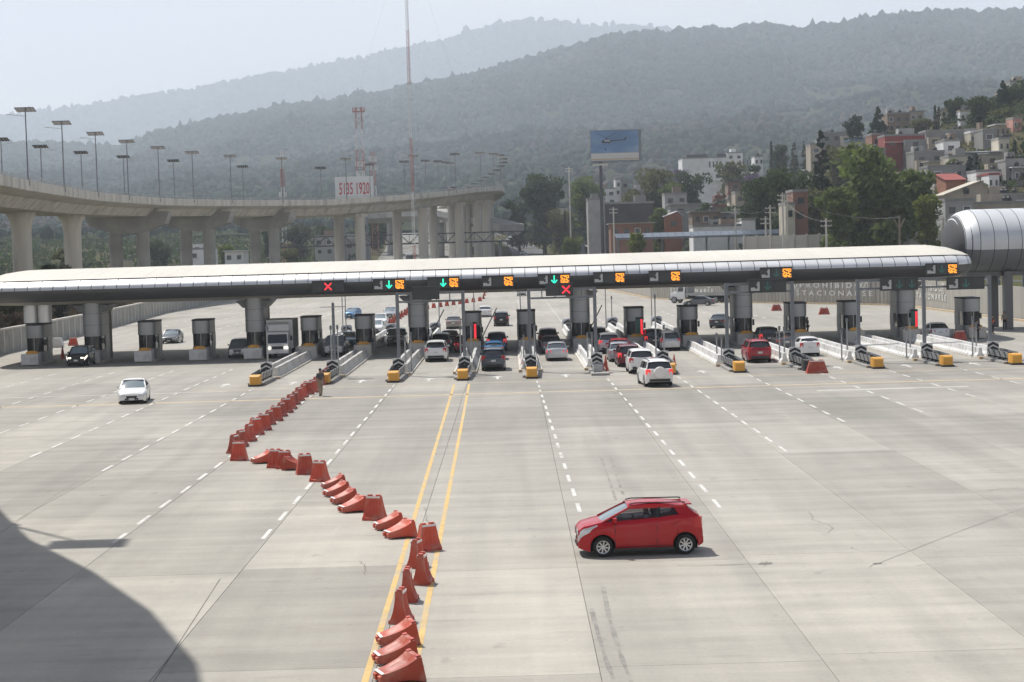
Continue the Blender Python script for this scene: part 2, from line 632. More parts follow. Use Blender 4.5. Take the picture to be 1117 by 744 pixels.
strip('road_far_carriageway', dense([(-23, 424), (-27, 520), (-34, 700), (-46, 900), (-60, 1080)]), 26, M_ROADC)
strip('road_right_carriageway', dense([(8, 424), (7, 520), (6, 640), (0, 800), (-12, 1000)]), 11, M_ASPH, .07)
strip('side_street', dense([(21, 405), (24.5, 480), (27, 560), (26, 640)]), 6.5, M_ROADC, .25)

# ------------------------------------------------------------------ painted lines, skid marks, cracks
def lx(k, y):
    return XK(k) + (.30 + (125 - y) * .008 if k >= 0 else .2)
ENDS = {-9: 104, -8: 101, -7: 97, -6: 93, -5: 89, -4: 83, -3: 78, -2: 56, -1: 58, 1: 61, 2: 61, 3: 76, 4: 88, 5: 95, 6: 102, 7: 107, 8: 111, 9: 114}
for k, y_end in ENDS.items():
    b = MB()
    y = 123.5 if k > -4 else 146.0
    while y > y_end:
        xa, xb, w = lx(k, y), lx(k, y - 2.05), .062 + .01 * rnd.random()
        j = rnd.uniform(-.02, .02)
        b.poly([(xa - w + j, y, .005), (xb - w + j, y - 2.05, .005), (xb + w + j, y - 2.05, .005), (xa + w + j, y, .005)])
        y -= 4.0
    b.build('lane_line', M_WPAINT, plaza, fix=False)
for s in (-.5, .5):
    b = MB()
    pts = [(lx(0, y) - .3 + s, y) for y in range(122, 10, -3)]
    b.loft([[Vector((x - .075, y, .005)), Vector((x + .075, y, .005))] for x, y in pts], closed=False, cap=False)
    b.build('yellow_centre_line', M_YPAINT, plaza, fix=False)
b = MB()
b.poly([(XK(-4) + .5, 122.6, .005), (51, 122.6, .005), (51, 122.9, .005), (XK(-4) + .5, 122.9, .005)])
b.build('yellow_stop_line', M_YFADE, plaza, fix=False)
b = MB()
b.poly([(-48, 113.2, .005), (46, 113.2, .005), (46, 113.75, .005), (-48, 113.75, .005)])
b.build('faded_cross_line', M_YFADE, plaza, fix=False)
b = MB()
b.poly([(-60, 121.4, .005), (-19, 121.4, .005), (-19, 121.75, .005), (-60, 121.75, .005)])
b.build('white_cross_line', M_WFADE, plaza, fix=False)
b = MB()   # worn filler in the cross joint near the right lanes
b.poly([(18, 108.1, .005), (27, 108.1, .005), (27, 108.9, .005), (18, 108.9, .005)])
b.build('joint_filler', M_WFADE, plaza, fix=False)
# lane arrows in front of the booths
def arrow(k, y):
    b = MB()
    x = XK(k) + PITCHX / 2
    b.poly([(x - .09, y - 2.4, .005), (x + .09, y - 2.4, .005), (x + .09, y - .6, .005), (x - .09, y - .6, .005)])
    b.poly([(x - .42, y - .7, .006), (x + .42, y - .7, .006), (x, y + .6, .006)])
    b.build('lane_arrow', M_WPAINT, plaza, fix=False)
for k in (-4, -3, -2, -1, 0, 1, 3, 5, 6, 7):
    arrow(k, 128.5)
for k in range(-9, 9):          # lane lines behind the canopy
    if k in (-4, 0):
        continue
    b = MB()
    y = 215
    while y < (330 if k < 4 else 245):
        b.poly([(XK(k) - .08 + k * .0006 * (215 - y), y, .004), (XK(k) + .08 + k * .0006 * (215 - y), y, .004),
                (XK(k) + .08 + k * .0006 * (212 - y), y + 3, .004), (XK(k) - .08 + k * .0006 * (212 - y), y + 3, .004)])
        y += 7
    b.build('lane_line', M_WPAINT, plaza, fix=False)

def ribbon(name, pix, w, mat, z=.006, wob=0):
    b = MB()
    P = [G(*p) for p in pix]
    Q = []
    for a, c in zip(P, P[1:]):
        n = 6
        Q += [a.lerp(c, i / n) for i in range(n)]
    Q.append(P[-1])
    rings = []
    for i, p in enumerate(Q):
        t = (Q[min(i + 1, len(Q) - 1)] - Q[max(0, i - 1)]).normalized()
        n = Vector((t.y, -t.x, 0))
        o = n * (rnd.uniform(-wob, wob))
        ww = w * rnd.uniform(.6, 1.3) / 2
        rings.append([Vector((p.x, p.y, z)) - n * ww + o, Vector((p.x, p.y, z)) + n * ww + o])
    b.loft(rings, closed=False, cap=False)
    return b.build(name, mat, plaza, fix=False)
ribbon('skid_mark', [(645, 664), (652, 690), (661, 720), (672, 748)], .11, M_TYREMARK, .004)
ribbon('skid_mark', [(658, 640), (664, 672), (676, 712), (690, 748)], .11, M_TYREMARK, .004)
ribbon('skid_mark', [(655, 497), (664, 522), (672, 546)], .12, M_TYREMARK, .004)
ribbon('skid_mark', [(665, 495), (673, 520), (680, 540)], .12, M_TYREMARK, .004)
for pix in ([(881, 558), (888, 567), (903, 573), (910, 577), (902, 582)], [(928, 597), (934, 600)], [(838, 612), (833, 618)],
            [(948, 619), (958, 614), (966, 616)], [(780, 617), (830, 615)],
            [(1078, 536), (1092, 533), (1112, 533)], [(700, 551), (707, 562), (716, 566)],
            [(463, 553), (466, 570), (469, 585)], [(738, 617), (880, 614)], [(393, 612), (399, 620), (398, 627)], [(1000, 617), (1030, 614)]):
    ribbon('crack', pix, .022, M_CRACK, .005, .05)
b = MB()
for px, py, s in ((835, 615, .22), (957, 615, .15), (112, 541, .1)):
    p = G(px, py)
    b.poly([(p.x - s, p.y - s * .6, .007), (p.x + s * .7, p.y - s * .5, .007), (p.x + s, p.y + s * .7, .007), (p.x - s * .5, p.y + s * .9, .007)])
b.build('pothole_patch', M_CRACK, plaza, fix=False)
# oblique joint where two paving fields meet on the right
ribbon('oblique_joint', [(957, 615), (1010, 594), (1059, 575), (1117, 554)], .03, M_TYREMARK, .0055, .006)
ribbon('lane_joint', [(240, 632), (180, 725), (165, 748)], .03, M_CRACK, .0055, .006)
ribbon('lane_joint', [(0, 582), (60, 540), (110, 512), (165, 480)], .045, M_TYREMARK, .0055, .01)

# ================================================================== hills and their woods
def ridge(name, prof, y0, y1, y2, px0, px1, npx, ny, tree_h, mat, rough, power):
    """heightfield whose crest at distance y1 follows the skyline profile"""
    rows = []
    ts = [i / ny for i in range(ny + 1)]
    cols = [px0 + (px1 - px0) * i / npx for i in range(npx + 1)]
    angs = []
    for px in cols:
        py = interp(px, prof)
        p = AT(px, py, y1)
        angs.append(((p.z - tree_h - CAM_H) / y1, p.x / y1))
    def surf(i_f, t):
        i = min(len(angs) - 2, max(0, int(i_f)))
        fr = i_f - i
        a = lerp(angs[i][0], angs[i + 1][0], fr)
        xr_ = lerp(angs[i][1], angs[i + 1][1], fr)
        if t <= 1:
            Y = lerp(y0, y1, t)
            s = t ** power
            X = xr_ * Y
            nn = mnoise.fractal(Vector((X * .0022, Y * .0011, 3.1)), 1.0, 2.1, 4) * rough * (math.sin(math.pi * min(1, t)) ** .8)
            base = lerp(.012, a, s)
            return Vector((X, Y, CAM_H + (base + nn * .035) * Y))
        Y = lerp(y1, y2, t - 1)
        return Vector((xr_ * Y, Y, CAM_H + (a * y1) * (1 - .75 * (t - 1))))
    V, Fc = [], []
    tt = ts + [1.5, 2.0]
    for t in tt:
        for i in range(npx + 1):
            V.append(surf(i, t))
    n = npx + 1
    for j in range(len(tt) - 1):
        for i in range(npx):
            a = j * n + i
            Fc.append((a, a + 1, a + n + 1, a + n))
    o = MB().add(V, Fc).build(name, mat, smooth=True, sharp=80, fix=False)
    tag(o, kind='structure')
    return surf

def ico(sub):
    bm = bmesh.new()
    bmesh.ops.create_icosphere(bm, subdivisions=sub, radius=1)
    v = np.array([p.co[:] for p in bm.verts])
    f = np.array([[q.index for q in t.verts] for t in bm.faces])
    bm.free()
    return v, f

def forest(name, label, surf, npx, count, size, sub, seed, trange, tpow, palette, mat, crest_p=.10):
    rs = np.random.RandomState(seed)
    v0, f0 = ico(sub)
    f0 = f0[v0[f0][:, :, 2].mean(axis=1) > -.35]
    nv, nf = len(v0), len(f0)
    VV = np.empty((count, nv, 3)); CC = np.empty((count, nv, 4)); FF = np.empty((count, nf, 3), dtype=np.int64)
    for i in range(count):
        crest = rs.rand() < crest_p
        t = 1.0 - rs.rand() * .02 if crest else lerp(trange[0], trange[1], rs.rand() ** tpow)
        u = rs.rand() * npx
        p = surf(u, t)
        if not crest:
            gap = mnoise.noise(Vector((p.x * .006, p.y * .003, 21)))
            if gap > .42 and rs.rand() < .85:
                p = surf(u, min(1, t + .03))
        r = size * rs.uniform(.55, 1.4) * (.75 if crest else 1) * lerp(.36, 1.15, min(1, max(0, t)))
        tall = rs.uniform(.65, 1.15) * (1.5 if rs.rand() < .06 else 1)
        k = 1 + rs.uniform(-.30, .30, (nv, 1))
        vv = v0 * k
        if tall > 1.35:
            vv[:, :2] *= np.clip(1.05 - .5 * vv[:, 2:3], .35, 1.4)
        a = rs.rand() * 6.28
        ca, sa = math.cos(a), math.sin(a)
        x = vv[:, 0] * ca - vv[:, 1] * sa
        y = vv[:, 0] * sa + vv[:, 1] * ca
        VV[i, :, 0] = p.x + x * r
        VV[i, :, 1] = p.y + y * r
        VV[i, :, 2] = p.z + r * tall * .55 + vv[:, 2] * r * tall
        patch = mnoise.noise(Vector((p.x * .004, p.y * .002, 9)))
        c = np.array(palette[min(len(palette) - 1, int(abs(patch * .7 + rs.rand() * .8) * len(palette)))])
        CC[i, :, :3] = c * rs.uniform(.7, 1.3)
        CC[i, :, 3] = 1
        FF[i] = f0 + i * nv
    me = bpy.data.meshes.new(name)
    me.vertices.add(count * nv)
    me.vertices.foreach_set('co', VV.reshape(-1))
    me.loops.add(count * nf * 3)
    me.loops.foreach_set('vertex_index', FF.reshape(-1).astype(np.int32))
    me.polygons.add(count * nf)
    me.polygons.foreach_set('loop_start', np.arange(0, count * nf * 3, 3, dtype=np.int32))
    at = me.color_attributes.new('Col', 'FLOAT_COLOR', 'POINT')
    at.data.foreach_set('color', CC.reshape(-1))
    me.update(calc_edges=True)
    me.validate()
    me.materials.append(mat)
    o = bpy.data.objects.new(name, me)
    COL.objects.link(o)
    return tag(o, label, 'forest', kind='stuff')

M_FOREST = pm('forest_leaves', (0, 0, 0), .95, var=.30, scale=.35, attr='Col', spec=.05)
M_HILL = pm('hill_ground', (.035, .042, .024), 1.0, spec=0.0, var=.4, scale=.01, dirt=(.075, .065, .042, .7), dirt_scale=.006)
NEAR = [(-300, 166), (0, 157), (60, 158), (130, 162), (172, 144), (200, 139), (240, 131), (290, 120), (330, 113), (362, 112), (388, 102), (412, 103),
        (440, 94), (480, 88), (520, 80), (552, 70), (600, 56), (640, 46), (665, 38), (700, 35), (730, 34), (768, 29), (800, 31), (826, 24), (870, 31),
        (905, 26), (940, 20), (985, 15), (1030, 11), (1070, 13), (1117, 9), (1250, -14), (1500, -60)]
FAR = [(-300, 128), (0, 125), (70, 118), (130, 106), (200, 98), (262, 86), (330, 74), (380, 65), (430, 55), (480, 45), (530, 29), (568, 20), (600, 22),
       (640, 27), (700, 26), (780, 40), (900, 60), (1500, 120)]
s_near = ridge('hill_near', NEAR, 900, 4800, 5600, -160, 1290, 130, 60, 9, M_HILL, .42, .80)
s_far = ridge('hill_far', FAR, 6400, 10500, 11500, -160, 1100, 80, 20, 10, M_HILL, .4, 1.0)
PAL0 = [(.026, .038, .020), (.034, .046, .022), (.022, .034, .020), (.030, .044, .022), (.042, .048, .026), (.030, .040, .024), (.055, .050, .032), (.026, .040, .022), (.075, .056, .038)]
PAL_HAZED = [(r_ * .80, g_ * .95, b_ * 1.35) for r_, g_, b_ in PAL0]  # greens shifted bluer: the cast of distant haze put into the leaf colour
forest('hillside_forest', 'dense green forest covering the near hillside', s_near, 130, 36000, 8.2, 1, 3, (.0, 1.0), .62, PAL_HAZED, M_FOREST, .02)
forest('ridge_forest', 'line of trees along the crest of the near hillside', s_near, 130, 2600, 7.6, 2, 4, (.9, 1.0), .62, PAL_HAZED, M_FOREST, .8)
forest('distant_forest', 'hazy forest covering the far mountain', s_far, 80, 9000, 15, 1, 5, (.0, 1.0), .8, PAL_HAZED, M_FOREST)
# ================================================================== toll canopy
CAN_Y, X_L, X_R = 157.0, -46.8, 40.6
canopy = thing('toll_canopy', 'long cream roofed toll canopy with silver rounded fascia over all lanes', 'canopy', (0, 0, 0))
ROOFP = [(1.02, 7.31), (1.5, 7.44), (2.2, 7.54), (4.4, 7.82), (9, 8.15), (13, 8.25), (17, 8.15), (22, 7.85), (25, 7.5), (25.8, 7.27)]
NOSEP = [(-.06, 6.50), (.02, 6.33), (.22, 6.12), (.8, 5.78), (2.0, 5.47)]
BELLY = [(2.0, 5.465), (3.6, 5.20), (6.5, 5.12), (16, 5.10), (21, 5.2), (24, 5.47), (25.4, 5.9), (25.95, 6.5), (26.0, 6.9), (25.8, 7.27)]
def end_k(x):
    """how far the section shrinks towards the rounded ends"""
    e = min(x - X_L, X_R - x)
    if e >= 3.0:
        return 1.0
    t = max(0.0, e / 3.0)
    return .25 + .75 * math.sqrt(max(0.0, 1 - (1 - t) ** 2))
def sect(P, x):
    k = end_k(x)
    return [Vector((x, CAN_Y + 13 + (y - 13) * (.45 + .55 * k), 6.7 + (z - 6.7) * (.35 + .65 * k))) for y, z in P]
n_pan = 80
XS = [X_L + (X_R - X_L) * i / n_pan for i in range(n_pan + 1)]
ends = [X_L + .03, X_L + .15, X_L + .4]
XF = ends + XS[1:-1] + [X_R - .4, X_R - .15, X_R - .03]
MB().loft([sect(ROOFP, x) for x in XF], closed=False, cap=False).build('roof', M_ROOF, canopy, smooth=True, sharp=50)
MB().loft([sect(NOSEP, x) for x in XF], closed=False, cap=False).build('lower_fascia', M_DARK, canopy, smooth=True, sharp=60)
M_BELLY = pm('belly_panels', (.58, .54, .47), .6, var=.15, scale=.12, dirt=(.25, .24, .22, .8), dirt_scale=.09)
MB().loft([sect(BELLY, x) for x in XF], closed=False, cap=False).build('soffit', M_BELLY, canopy, smooth=True, sharp=60)
for x in (X_L + .03, X_R - .03):
    MB().poly(sect(ROOFP + BELLY[::-1][1:] + NOSEP[::-1], x)).build('end_cap', M_DARK, canopy)
# fascia panels with open joints
FASC = [(1.0, 7.29), (.55, 7.13), (.2, 6.92), (-.03, 6.70), (-.07, 6.51)]
b = MB()
b.loft([[p + Vector((0, .06, 0)) for p in sect(FASC, x)] for x in XF], closed=False, cap=False).build('fascia_backing', M_SEAM, canopy, smooth=True)
for i in range(n_pan):
    xa, xb = XS[i] + .028, XS[i + 1] - .028
    bow = rnd.uniform(-.012, .012)
    b = MB()
    rr = [[p + Vector((0, bow * t, 0)) for p in sect(FASC, x)] for x, t in ((xa, 0), ((xa + xb) / 2, 1), (xb, 0))]
    b.loft(rr, closed=False, cap=False)
    b.build('fascia_panel', M_SILVER, canopy, smooth=True, sharp=80)
b = MB()
for x in XS[2:-2]:
    s_ = sect(ROOFP[1:-1], x)
    for p, q in zip(s_, s_[1:]):
        b.bar(p + Vector((0, 0, .0)), q + Vector((0, 0, .0)), .03, .018)
tag(b.build('roof_rib', M_ROOF, canopy), kind='stuff')
b = MB()
for x in XF[::1]:
    pass
e_ = [sect([(1.04, 7.335)], x)[0] for x in XF]
for p, q in zip(e_, e_[1:]):
    b.bar(p, q, .10, .07)
b.build('roof_edge_trim', M_SEAM, canopy)
# dark structural brackets below the belly at each column
for k in (-7, -4, -1, 2, 5, 8):
    b = MB()
    x = XK(k)
    b.slabpoly([(x - 1.0, 160.6, 4.45), (x + 1.0, 160.6, 4.45), (x + 1.6, 160.6, 5.05), (x - 1.6, 160.6, 5.05)], (0, 3.4, 0))
    b.build('column_bracket', M_DARK, canopy)

# ------------------------------------------------------------------ barrel structure at the right end
bar = thing('barrel_vault_walkway', 'silver ribbed barrel-shaped elevated structure behind the right end of the canopy', 'footbridge', (41.8, 176, 0))
def ringpts(x, ry, rz, zc, n=28, k=1.0):
    return [Vector((x, ry * k * math.cos(2 * math.pi * i / n), zc + rz * k * math.sin(2 * math.pi * i / n))) for i in range(n)]
KX = [(0.0, .05), (.1, .36), (.35, .62), (.8, .83), (1.4, .95), (2.2, 1.0)]
zc_ = 8.3
b = MB()
b.loft([ringpts(x - .02, 5.2 - .05, 3.15 - .05, zc_, k=k) for x, k in KX] + [ringpts(24, 5.15, 3.1, zc_)])
b.build('vault_core', M_SEAM, bar, smooth=True)
xs = [0, .9, 2.1] + [2.1 + 1.28 * i for i in range(1, 18)]
for i in range(len(xs) - 1):
    a_, c_ = xs[i] + .03, xs[i + 1] - .03
    mid = [a_ + (c_ - a_) * j / 3 for j in range(4)]
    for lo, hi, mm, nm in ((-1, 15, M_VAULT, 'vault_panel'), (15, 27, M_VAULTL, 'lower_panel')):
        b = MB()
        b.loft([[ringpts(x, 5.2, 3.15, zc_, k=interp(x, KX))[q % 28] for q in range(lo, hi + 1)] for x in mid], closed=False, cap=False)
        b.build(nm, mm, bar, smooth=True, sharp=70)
for x in (5.2, 13, 21):
    for y in (-2.6, 2.6):
        MB().box((x, y, 2.75), (.8, .8, 5.5)).build('support_column', M_DARK, bar)
b = MB()
b.box((12.5, 0, 5.35), (22, 4.4, .55))
b.build('support_beam', M_DARK, bar)

# ------------------------------------------------------------------ columns and booths
def plan(r, dep, n=10):
    """rounded front towards -y, straight sides, square back"""
    P = [Vector((r * math.sin(a), -r * .9 * math.cos(a), 0)) for a in [lerp(-math.pi / 2, math.pi / 2, i / n) for i in range(n + 1)]]
    return P + [Vector((r, dep, 0)), Vector((-r, dep, 0))]
def ext(b, P, z0, z1, k0=1.0, k1=1.0):
    b.loft([[Vector((p.x * k0, p.y * k0, z0)) for p in P], [Vector((p.x * k1, p.y * k1, z1)) for p in P]])
    return b
def make_booth(name, label, cat, x, y, tall, group, accent=True, block='white'):
    t = thing(name, label, cat, (x, y, 0), 0, group)
    r = .80 if not tall else .84
    P, Pg = plan(r, 2.6), plan(r - .05, 2.55)
    ext(MB(), P, .2, 1.12).build('lower_cladding', M_CLAD, t, smooth=True)
    ext(MB(), Pg, 1.12, 2.32).build('window_band', M_GLASS, t, smooth=True)
    b = MB()
    MB().box((.05, -r * .9 * .975, 1.72), (.06, .06, 1.2)).build('mullion', M_CLAD, t)
    for q in (-1, 1):
        MB().box((q * (r - .02), 1.9, 1.72), (.1, 1.4, 1.2)).build('side_panel', M_CLAD, t)
    b = MB()
    if tall:
        ext(b, P, 2.32, 5.3)
    else:
        ext(b, P, 2.32, 3.42)
    b.build('column_cladding' if tall else 'upper_cladding', M_CLAD, t, smooth=True)
    if tall:
        b = MB()
        for z in (3.3, 4.3):
            ext(b, plan(r + .004, 2.604), z, z + .02)
        b.build('cladding_joint', M_SEAM, t)
        MB().box((.18, 3.3, 2.65), (1.25, 1.3, 5.3)).build('rear_pier', M_CONC2, t)
    else:
        ext(MB(), plan(r + .03, 2.64), 3.42, 3.54).build('roof_cap', M_SEAM, t)
    MB().box((0, 1.0, .1), (1.7, 5.2, .2)).build('plinth', M_CONC, t)
    MB().box((r + .02, 1.5, 1.35), (.05, .8, 2.0)).build('door', M_GALV, t)
    bl = M_WHITEB if block == 'white' else M_CONC
    MB().box((0, -1.75, .55), (1.5, 1.05, .9)).build('protective_block', bl, t)
    if accent:
        b = MB()
        b.box((.05, -1.5, 1.08), (1.0, .35, .16))
        b.box((.05, -1.5, 1.2), (.7, .2, .1))
        b.build('amber_beacon_bar', M_ORANGE, t)
    MB().box((r + .08, .2, 1.9), (.14, .3, .5)).build('card_reader', M_BLACK, t)
    return t
LANE_NAME = {-8: 'at the far left edge', -7: 'second from the left edge', -6: 'third from the left edge', -5: 'left of the box truck lane',
             -4: 'beside the white box truck', -3: 'right of the box truck', -2: 'beside the blue oncoming car', -1: 'left of the white crossover',
             0: 'with the red light bar', 1: 'right of the two dark SUVs', 2: 'under the red cross gantry', 3: 'with green panel and red bar',
             4: 'right of the pale wagon', 5: 'left of the red SUV', 6: 'behind the white hatchback', 7: 'in front of the painted wall text',
             8: 'with green and red panel on the right', 9: 'last on the right edge'}
COLUMN_K = (-7, -4, -1, 2, 5, 8)
for k in range(-8, 10):
    x = XK(k) + (1.0 if k == 9 else 0) + (-.3 if k == -8 else 0)
    tall = k in COLUMN_K
    nm = 'canopy_column' if tall else 'toll_booth'
    lab = ('tall silver canopy column with booth windows ' if tall else 'grey rounded toll booth with dark windows ') + LANE_NAME[k]
    make_booth(nm, lab, 'column' if tall else 'toll booth', x, BOOTH_Y + rnd.uniform(-.2, .2), tall,
               'columns carrying the toll canopy' if tall else 'toll booths under the canopy', block='white' if k < -3 else 'grey')
# silver box hanging above the far left booth
hb = thing('hanging_duct_box', 'silver box hanging from the canopy over the far left booth', 'box', (XK(-8) - .1, 161.3, 0))
for s in (-.62, .62):
    MB().lathe([(.62, 3.65), (.62, 5.2)], (s, 0, 0), 14, sx=.98).build('box_half', M_SILVER, hb, smooth=True)
MB().box((0, 0, 3.6), (2.3, .9, .08)).build('base_plate', M_SEAM, hb)

# ------------------------------------------------------------------ islands, rails and crash cushions
def jersey_piece(L_):
    prof = [(-.28, 0), (-.28, .09), (-.15, .28), (-.11, .66), (.11, .66), (.15, .28), (.28, .09), (.28, 0)]
    b = MB()
    b.loft([[Vector((x, 0, z)) for x, z in prof], [Vector((x, L_, z)) for x, z in prof]])
    return b
JW = jersey_piece(4.55).build('barrier_segment', M_CONCJ)
JM = JW.data
bpy.data.objects.remove(JW)
JWM = JM.copy()
JWM.materials.clear()
JWM.materials.append(M_WHITEB)
def rail(label, x, y0, n, white, group, lean=0.0):
    t = thing('jersey_barrier', label, 'barrier', (x, y0, .12), -lean, group)
    for i in range(n):
        o = bpy.data.objects.new('barrier_segment', JWM if white else JM)
        COL.objects.link(o)
        o.parent = t
        o.location = (rnd.uniform(-.02, .02), i * 4.6, 0)
        o.rotation_euler.z = rnd.uniform(-.004, .004)
    return t
def chevron_plate(b_w, b_k, c, w, h, ny, axis, up=True):
    """white plate with black chevrons; axis 'y' faces the front, 'x' faces the side"""
    n = ny
    for i in range(n):
        z0 = c[2] - h / 2 + h * (i + .15) / n
        dz = h / n * .62
        for s in (-1, 1):
            if axis == 'y':
                pts = [(c[0], c[1], z0 + .22), (c[0] + s * w / 2, c[1], z0), (c[0] + s * w / 2, c[1], z0 + dz), (c[0], c[1], z0 + .22 + dz)]
                b_k.slabpoly(pts, (0, -.012, 0))
def make_attenuator(k, label, nose_mat=M_ORANGE):
    x = XK(k)
    t = thing('crash_attenuator', label, 'crash cushion', (x, NOSE_Y, 0), 0, 'crash cushions at the island tips')
    b = MB()
    b.loft([[Vector((sx * w, y, z)) for sx, z in ((-1, .12), (1, .12), (1, zt), (-1, zt))] for y, w, zt in
            ((0, .30, .66), (.12, .36, .74), (1.0, .38, .76), (1.15, .34, .72))])
    b.build('nose_box', nose_mat, t, smooth=True, sharp=30)
    MB().box((0, .6, .06), (.85, 1.4, .12)).build('nose_skid', M_BLACK, t)
    MB().box((0, 3.9, .08), (1.25, 5.6, .16)).build('base_track', M_CONC2, t)
    for s in (-1, 1):
        b = MB()
        for i in range(4):
            b.box((s * (.36 + .03 * i), 1.75 + 1.28 * i, .62), (.05, 1.26, .42))
        b.build('fender_panel', M_GALV, t)
        b = MB()
        for i in range(4):
            yy = 1.25 + 1.28 * i
            xx = s * (.387 + .03 * i)
            b.slabpoly([(xx, yy, .43), (xx, yy + .45, .43), (xx, yy + .95, .82), (xx, yy + .5, .82)], (s * .01, 0, 0))
        b.build('black_chevron', M_BLACK, t)
    for i in range(5):
        MB().box((0, 1.35 + 1.2 * i, .46), (.66, .1, .52)).build('diaphragm', M_BLACK, t)
    MB().box((0, 6.35, .75), (.82, .12, 1.1)).build('chevron_board', M_REFL, t)
    bw, bk = MB(), MB()
    chevron_plate(bw, bk, (0, 6.285, .66), .82, .95, 3, 'y')
    bk.build('board_chevron', M_BLACK, t)
    return t
ISL_TXT = {-3: 'leftmost island', -2: 'second island from left', -1: 'third island from left', 0: 'island heading the yellow lines', 1: 'fifth island from left', 2: 'island with red cone',
           3: 'seventh island from left', 4: 'island left of red SUV', 5: 'island behind large red block', 6: 'third island from right', 7: 'second island from right', 8: 'rightmost island'}
for k in range(-3, 9):
    x = XK(k)
    isl = thing('toll_island', 'raised concrete kerb of the ' + ISL_TXT[k], 'traffic island', (x, 0, 0), 0, 'approach islands')
    MB().box((0, 145.8, .06), (1.7, 27, .12)).build('kerb_slab', M_CONC, isl)
    MB().box((0, 132.5, .09), (1.74, .5, .19)).build('yellow_kerb_end', M_YFADE, isl)
    for s in (-1, 1):
        rail('%s white topped concrete rail on the %s' % ('left' if s < 0 else 'right', ISL_TXT[k]), x + s * (.42 if k < 3 else .5), 133.4, 5, k >= 2,
             'concrete rails along the islands', 0)
    if k not in (2,):
        make_attenuator(k, ('yellow' if k != 5 else 'black') + ' nosed crash cushion with chevron board on the ' + ISL_TXT[k], M_ORANGE if k != 5 else M_BLACK)
    else:
        t = thing('crash_attenuator', 'damaged bare crash cushion frame behind the red cone', 'crash cushion', (x, NOSE_Y, 0), 0, 'crash cushions at the island tips')
        MB().box((0, 3.9, .08), (1.25, 5.6, .16)).build('base_track', M_CONC2, t)
        b = MB()
        for i in range(3):
            b.box((rnd.uniform(-.1, .1), 2.6 + 1.2 * i, .4), (.66, .1, .5), rz=rnd.uniform(-.3, .3))
        b.bar((-.4, 2.2, .3), (-.42, 6, .75), .05, .3)
        b.bar((.4, 2.6, .2), (.42, 6, .7), .05, .3)
        b.build('bent_frame', M_GALV, t)
        MB().box((0, 6.35, .75), (.82, .12, 1.1)).build('chevron_board', M_REFL, t)
        bw, bk = MB(), MB()
        chevron_plate(bw, bk, (0, 6.285, .66), .82, .95, 3, 'y')
        bk.build('board_chevron', M_BLACK, t)
# departure-side rails with chevron heads, seen between the booths
for k in (-3, -2, -1, 1, 2, 3, 4):
    for s in (-1, 1):
        rail('%s white rail behind the booth line, %s' % ('left' if s < 0 else 'right', ISL_TXT.get(k, '') and 'on the ' + ISL_TXT[k]), XK(k) + s * .45, 172, 5, True, 'rails behind the booths')
    t = thing('tail_crash_cushion', 'grey cushion head behind the booths on the ' + ISL_TXT[k], 'crash cushion', (XK(k), 197, 0), 0, 'cushion heads behind the booths')
    MB().lathe([(.55, 0), (.6, .3), (.6, 1.1), (.45, 1.3)], (0, 0, 0), 12).build('cushion_body', M_GALV, t, smooth=True)
    bk = MB()
    for z in (.35, .75):
        bk.slabpoly([(-.5, -.63, z), (0, -.63, z + .25), (.5, -.63, z), (.5, -.63, z + .16), (0, -.63, z + .41), (-.5, -.63, z + .16)], (0, -.02, 0))
    bk.build('black_chevron', M_BLACK, t)

# thin posts with sensors on the islands
POLES = [(-3, -.2, 134.2, 3.7), (-2, -.25, 134.0, 3.6), (-2, .2, 134.4, 3.6), (-1, .35, 134.6, 2.6), (-1, .75, 135.2, 2.9), (0, -.4, 137, 3.2), (0, .4, 137.5, 3.4), (1, -.45, 136, 2.4), (1, .4, 139, 3.0),
         (2, -.5, 135, 2.5), (2, -.15, 135.6, 2.5), (3, -.3, 134, 5.2), (3, .4, 135.2, 2.9), (4, -.5, 135, 2.2), (4, -.1, 135.4, 2.0), (5, -.7, 134.5, 2.6), (5, -.2, 135.5, 2.5),
         (6, -.9, 134.5, 2.2), (6, -.4, 135, 3.0), (7, -.9, 134.5, 2.3), (7, -.4, 135.5, 2.9), (8, -.8, 134.5, 2.9), (8, -.3, 135.4, 2.4),
         (-1, .4, 199, 5.5), (0, -.5, 196, 5.5), (1, -.3, 196, 5.8), (3, -.6, 198, 5.2), (3, .1, 199, 3.4), (4, -.4, 198, 5.4), (-3, -.3, 196, 5.4), (-3, .4, 192, 5.0)]
seen = {}
for k, dx, y, h in POLES:
    seen[(k, y > 160)] = seen.get((k, y > 160), 0) + 1
    side = 'behind' if y > 160 else 'before'
    t = thing('sensor_post', '%s thin grey post %s the booths on the %s' % (ORD[seen[(k, y > 160)] - 1], side, ISL_TXT[k]), 'post', (XK(k) + dx, y, .12), 0, 'thin posts on the islands')
    MB().tube((0, 0, 0), (0, 0, h), .06, .05, 8).build('pole', M_GALV, t, smooth=True)
    MB().box((0, 0, .04), (.26, .26, .08)).build('foot_plate', M_GALV, t)
    MB().box((0, -.05, h - .15), (.16, .14, .3)).build('sensor_head', M_POST, t)
# barrier arms at the booths
for k in (-1, 0, 2, 6, 7):
    t = thing('boom_barrier', 'raised lane boom beside the booth line on the ' + ISL_TXT[k] if k < 5 else 'lowered lane boom crossing the lane from the ' + ISL_TXT[k], 'boom gate',
              (XK(k) + .75, 165.5 if k < 5 else 136.5, 0), 0, 'lane booms')
    MB().box((0, 0, .55), (.32, .32, 1.1)).build('boom_cabinet', M_GALV, t)
    a = R(62) if k < 5 else R(1)
    MB().bar((0, 0, 1.0), (3.0 * math.cos(a), .1, 1.0 + 3.0 * math.sin(a)), .07, .09).build('boom_arm', M_REFL if k > 4 else M_POST, t)

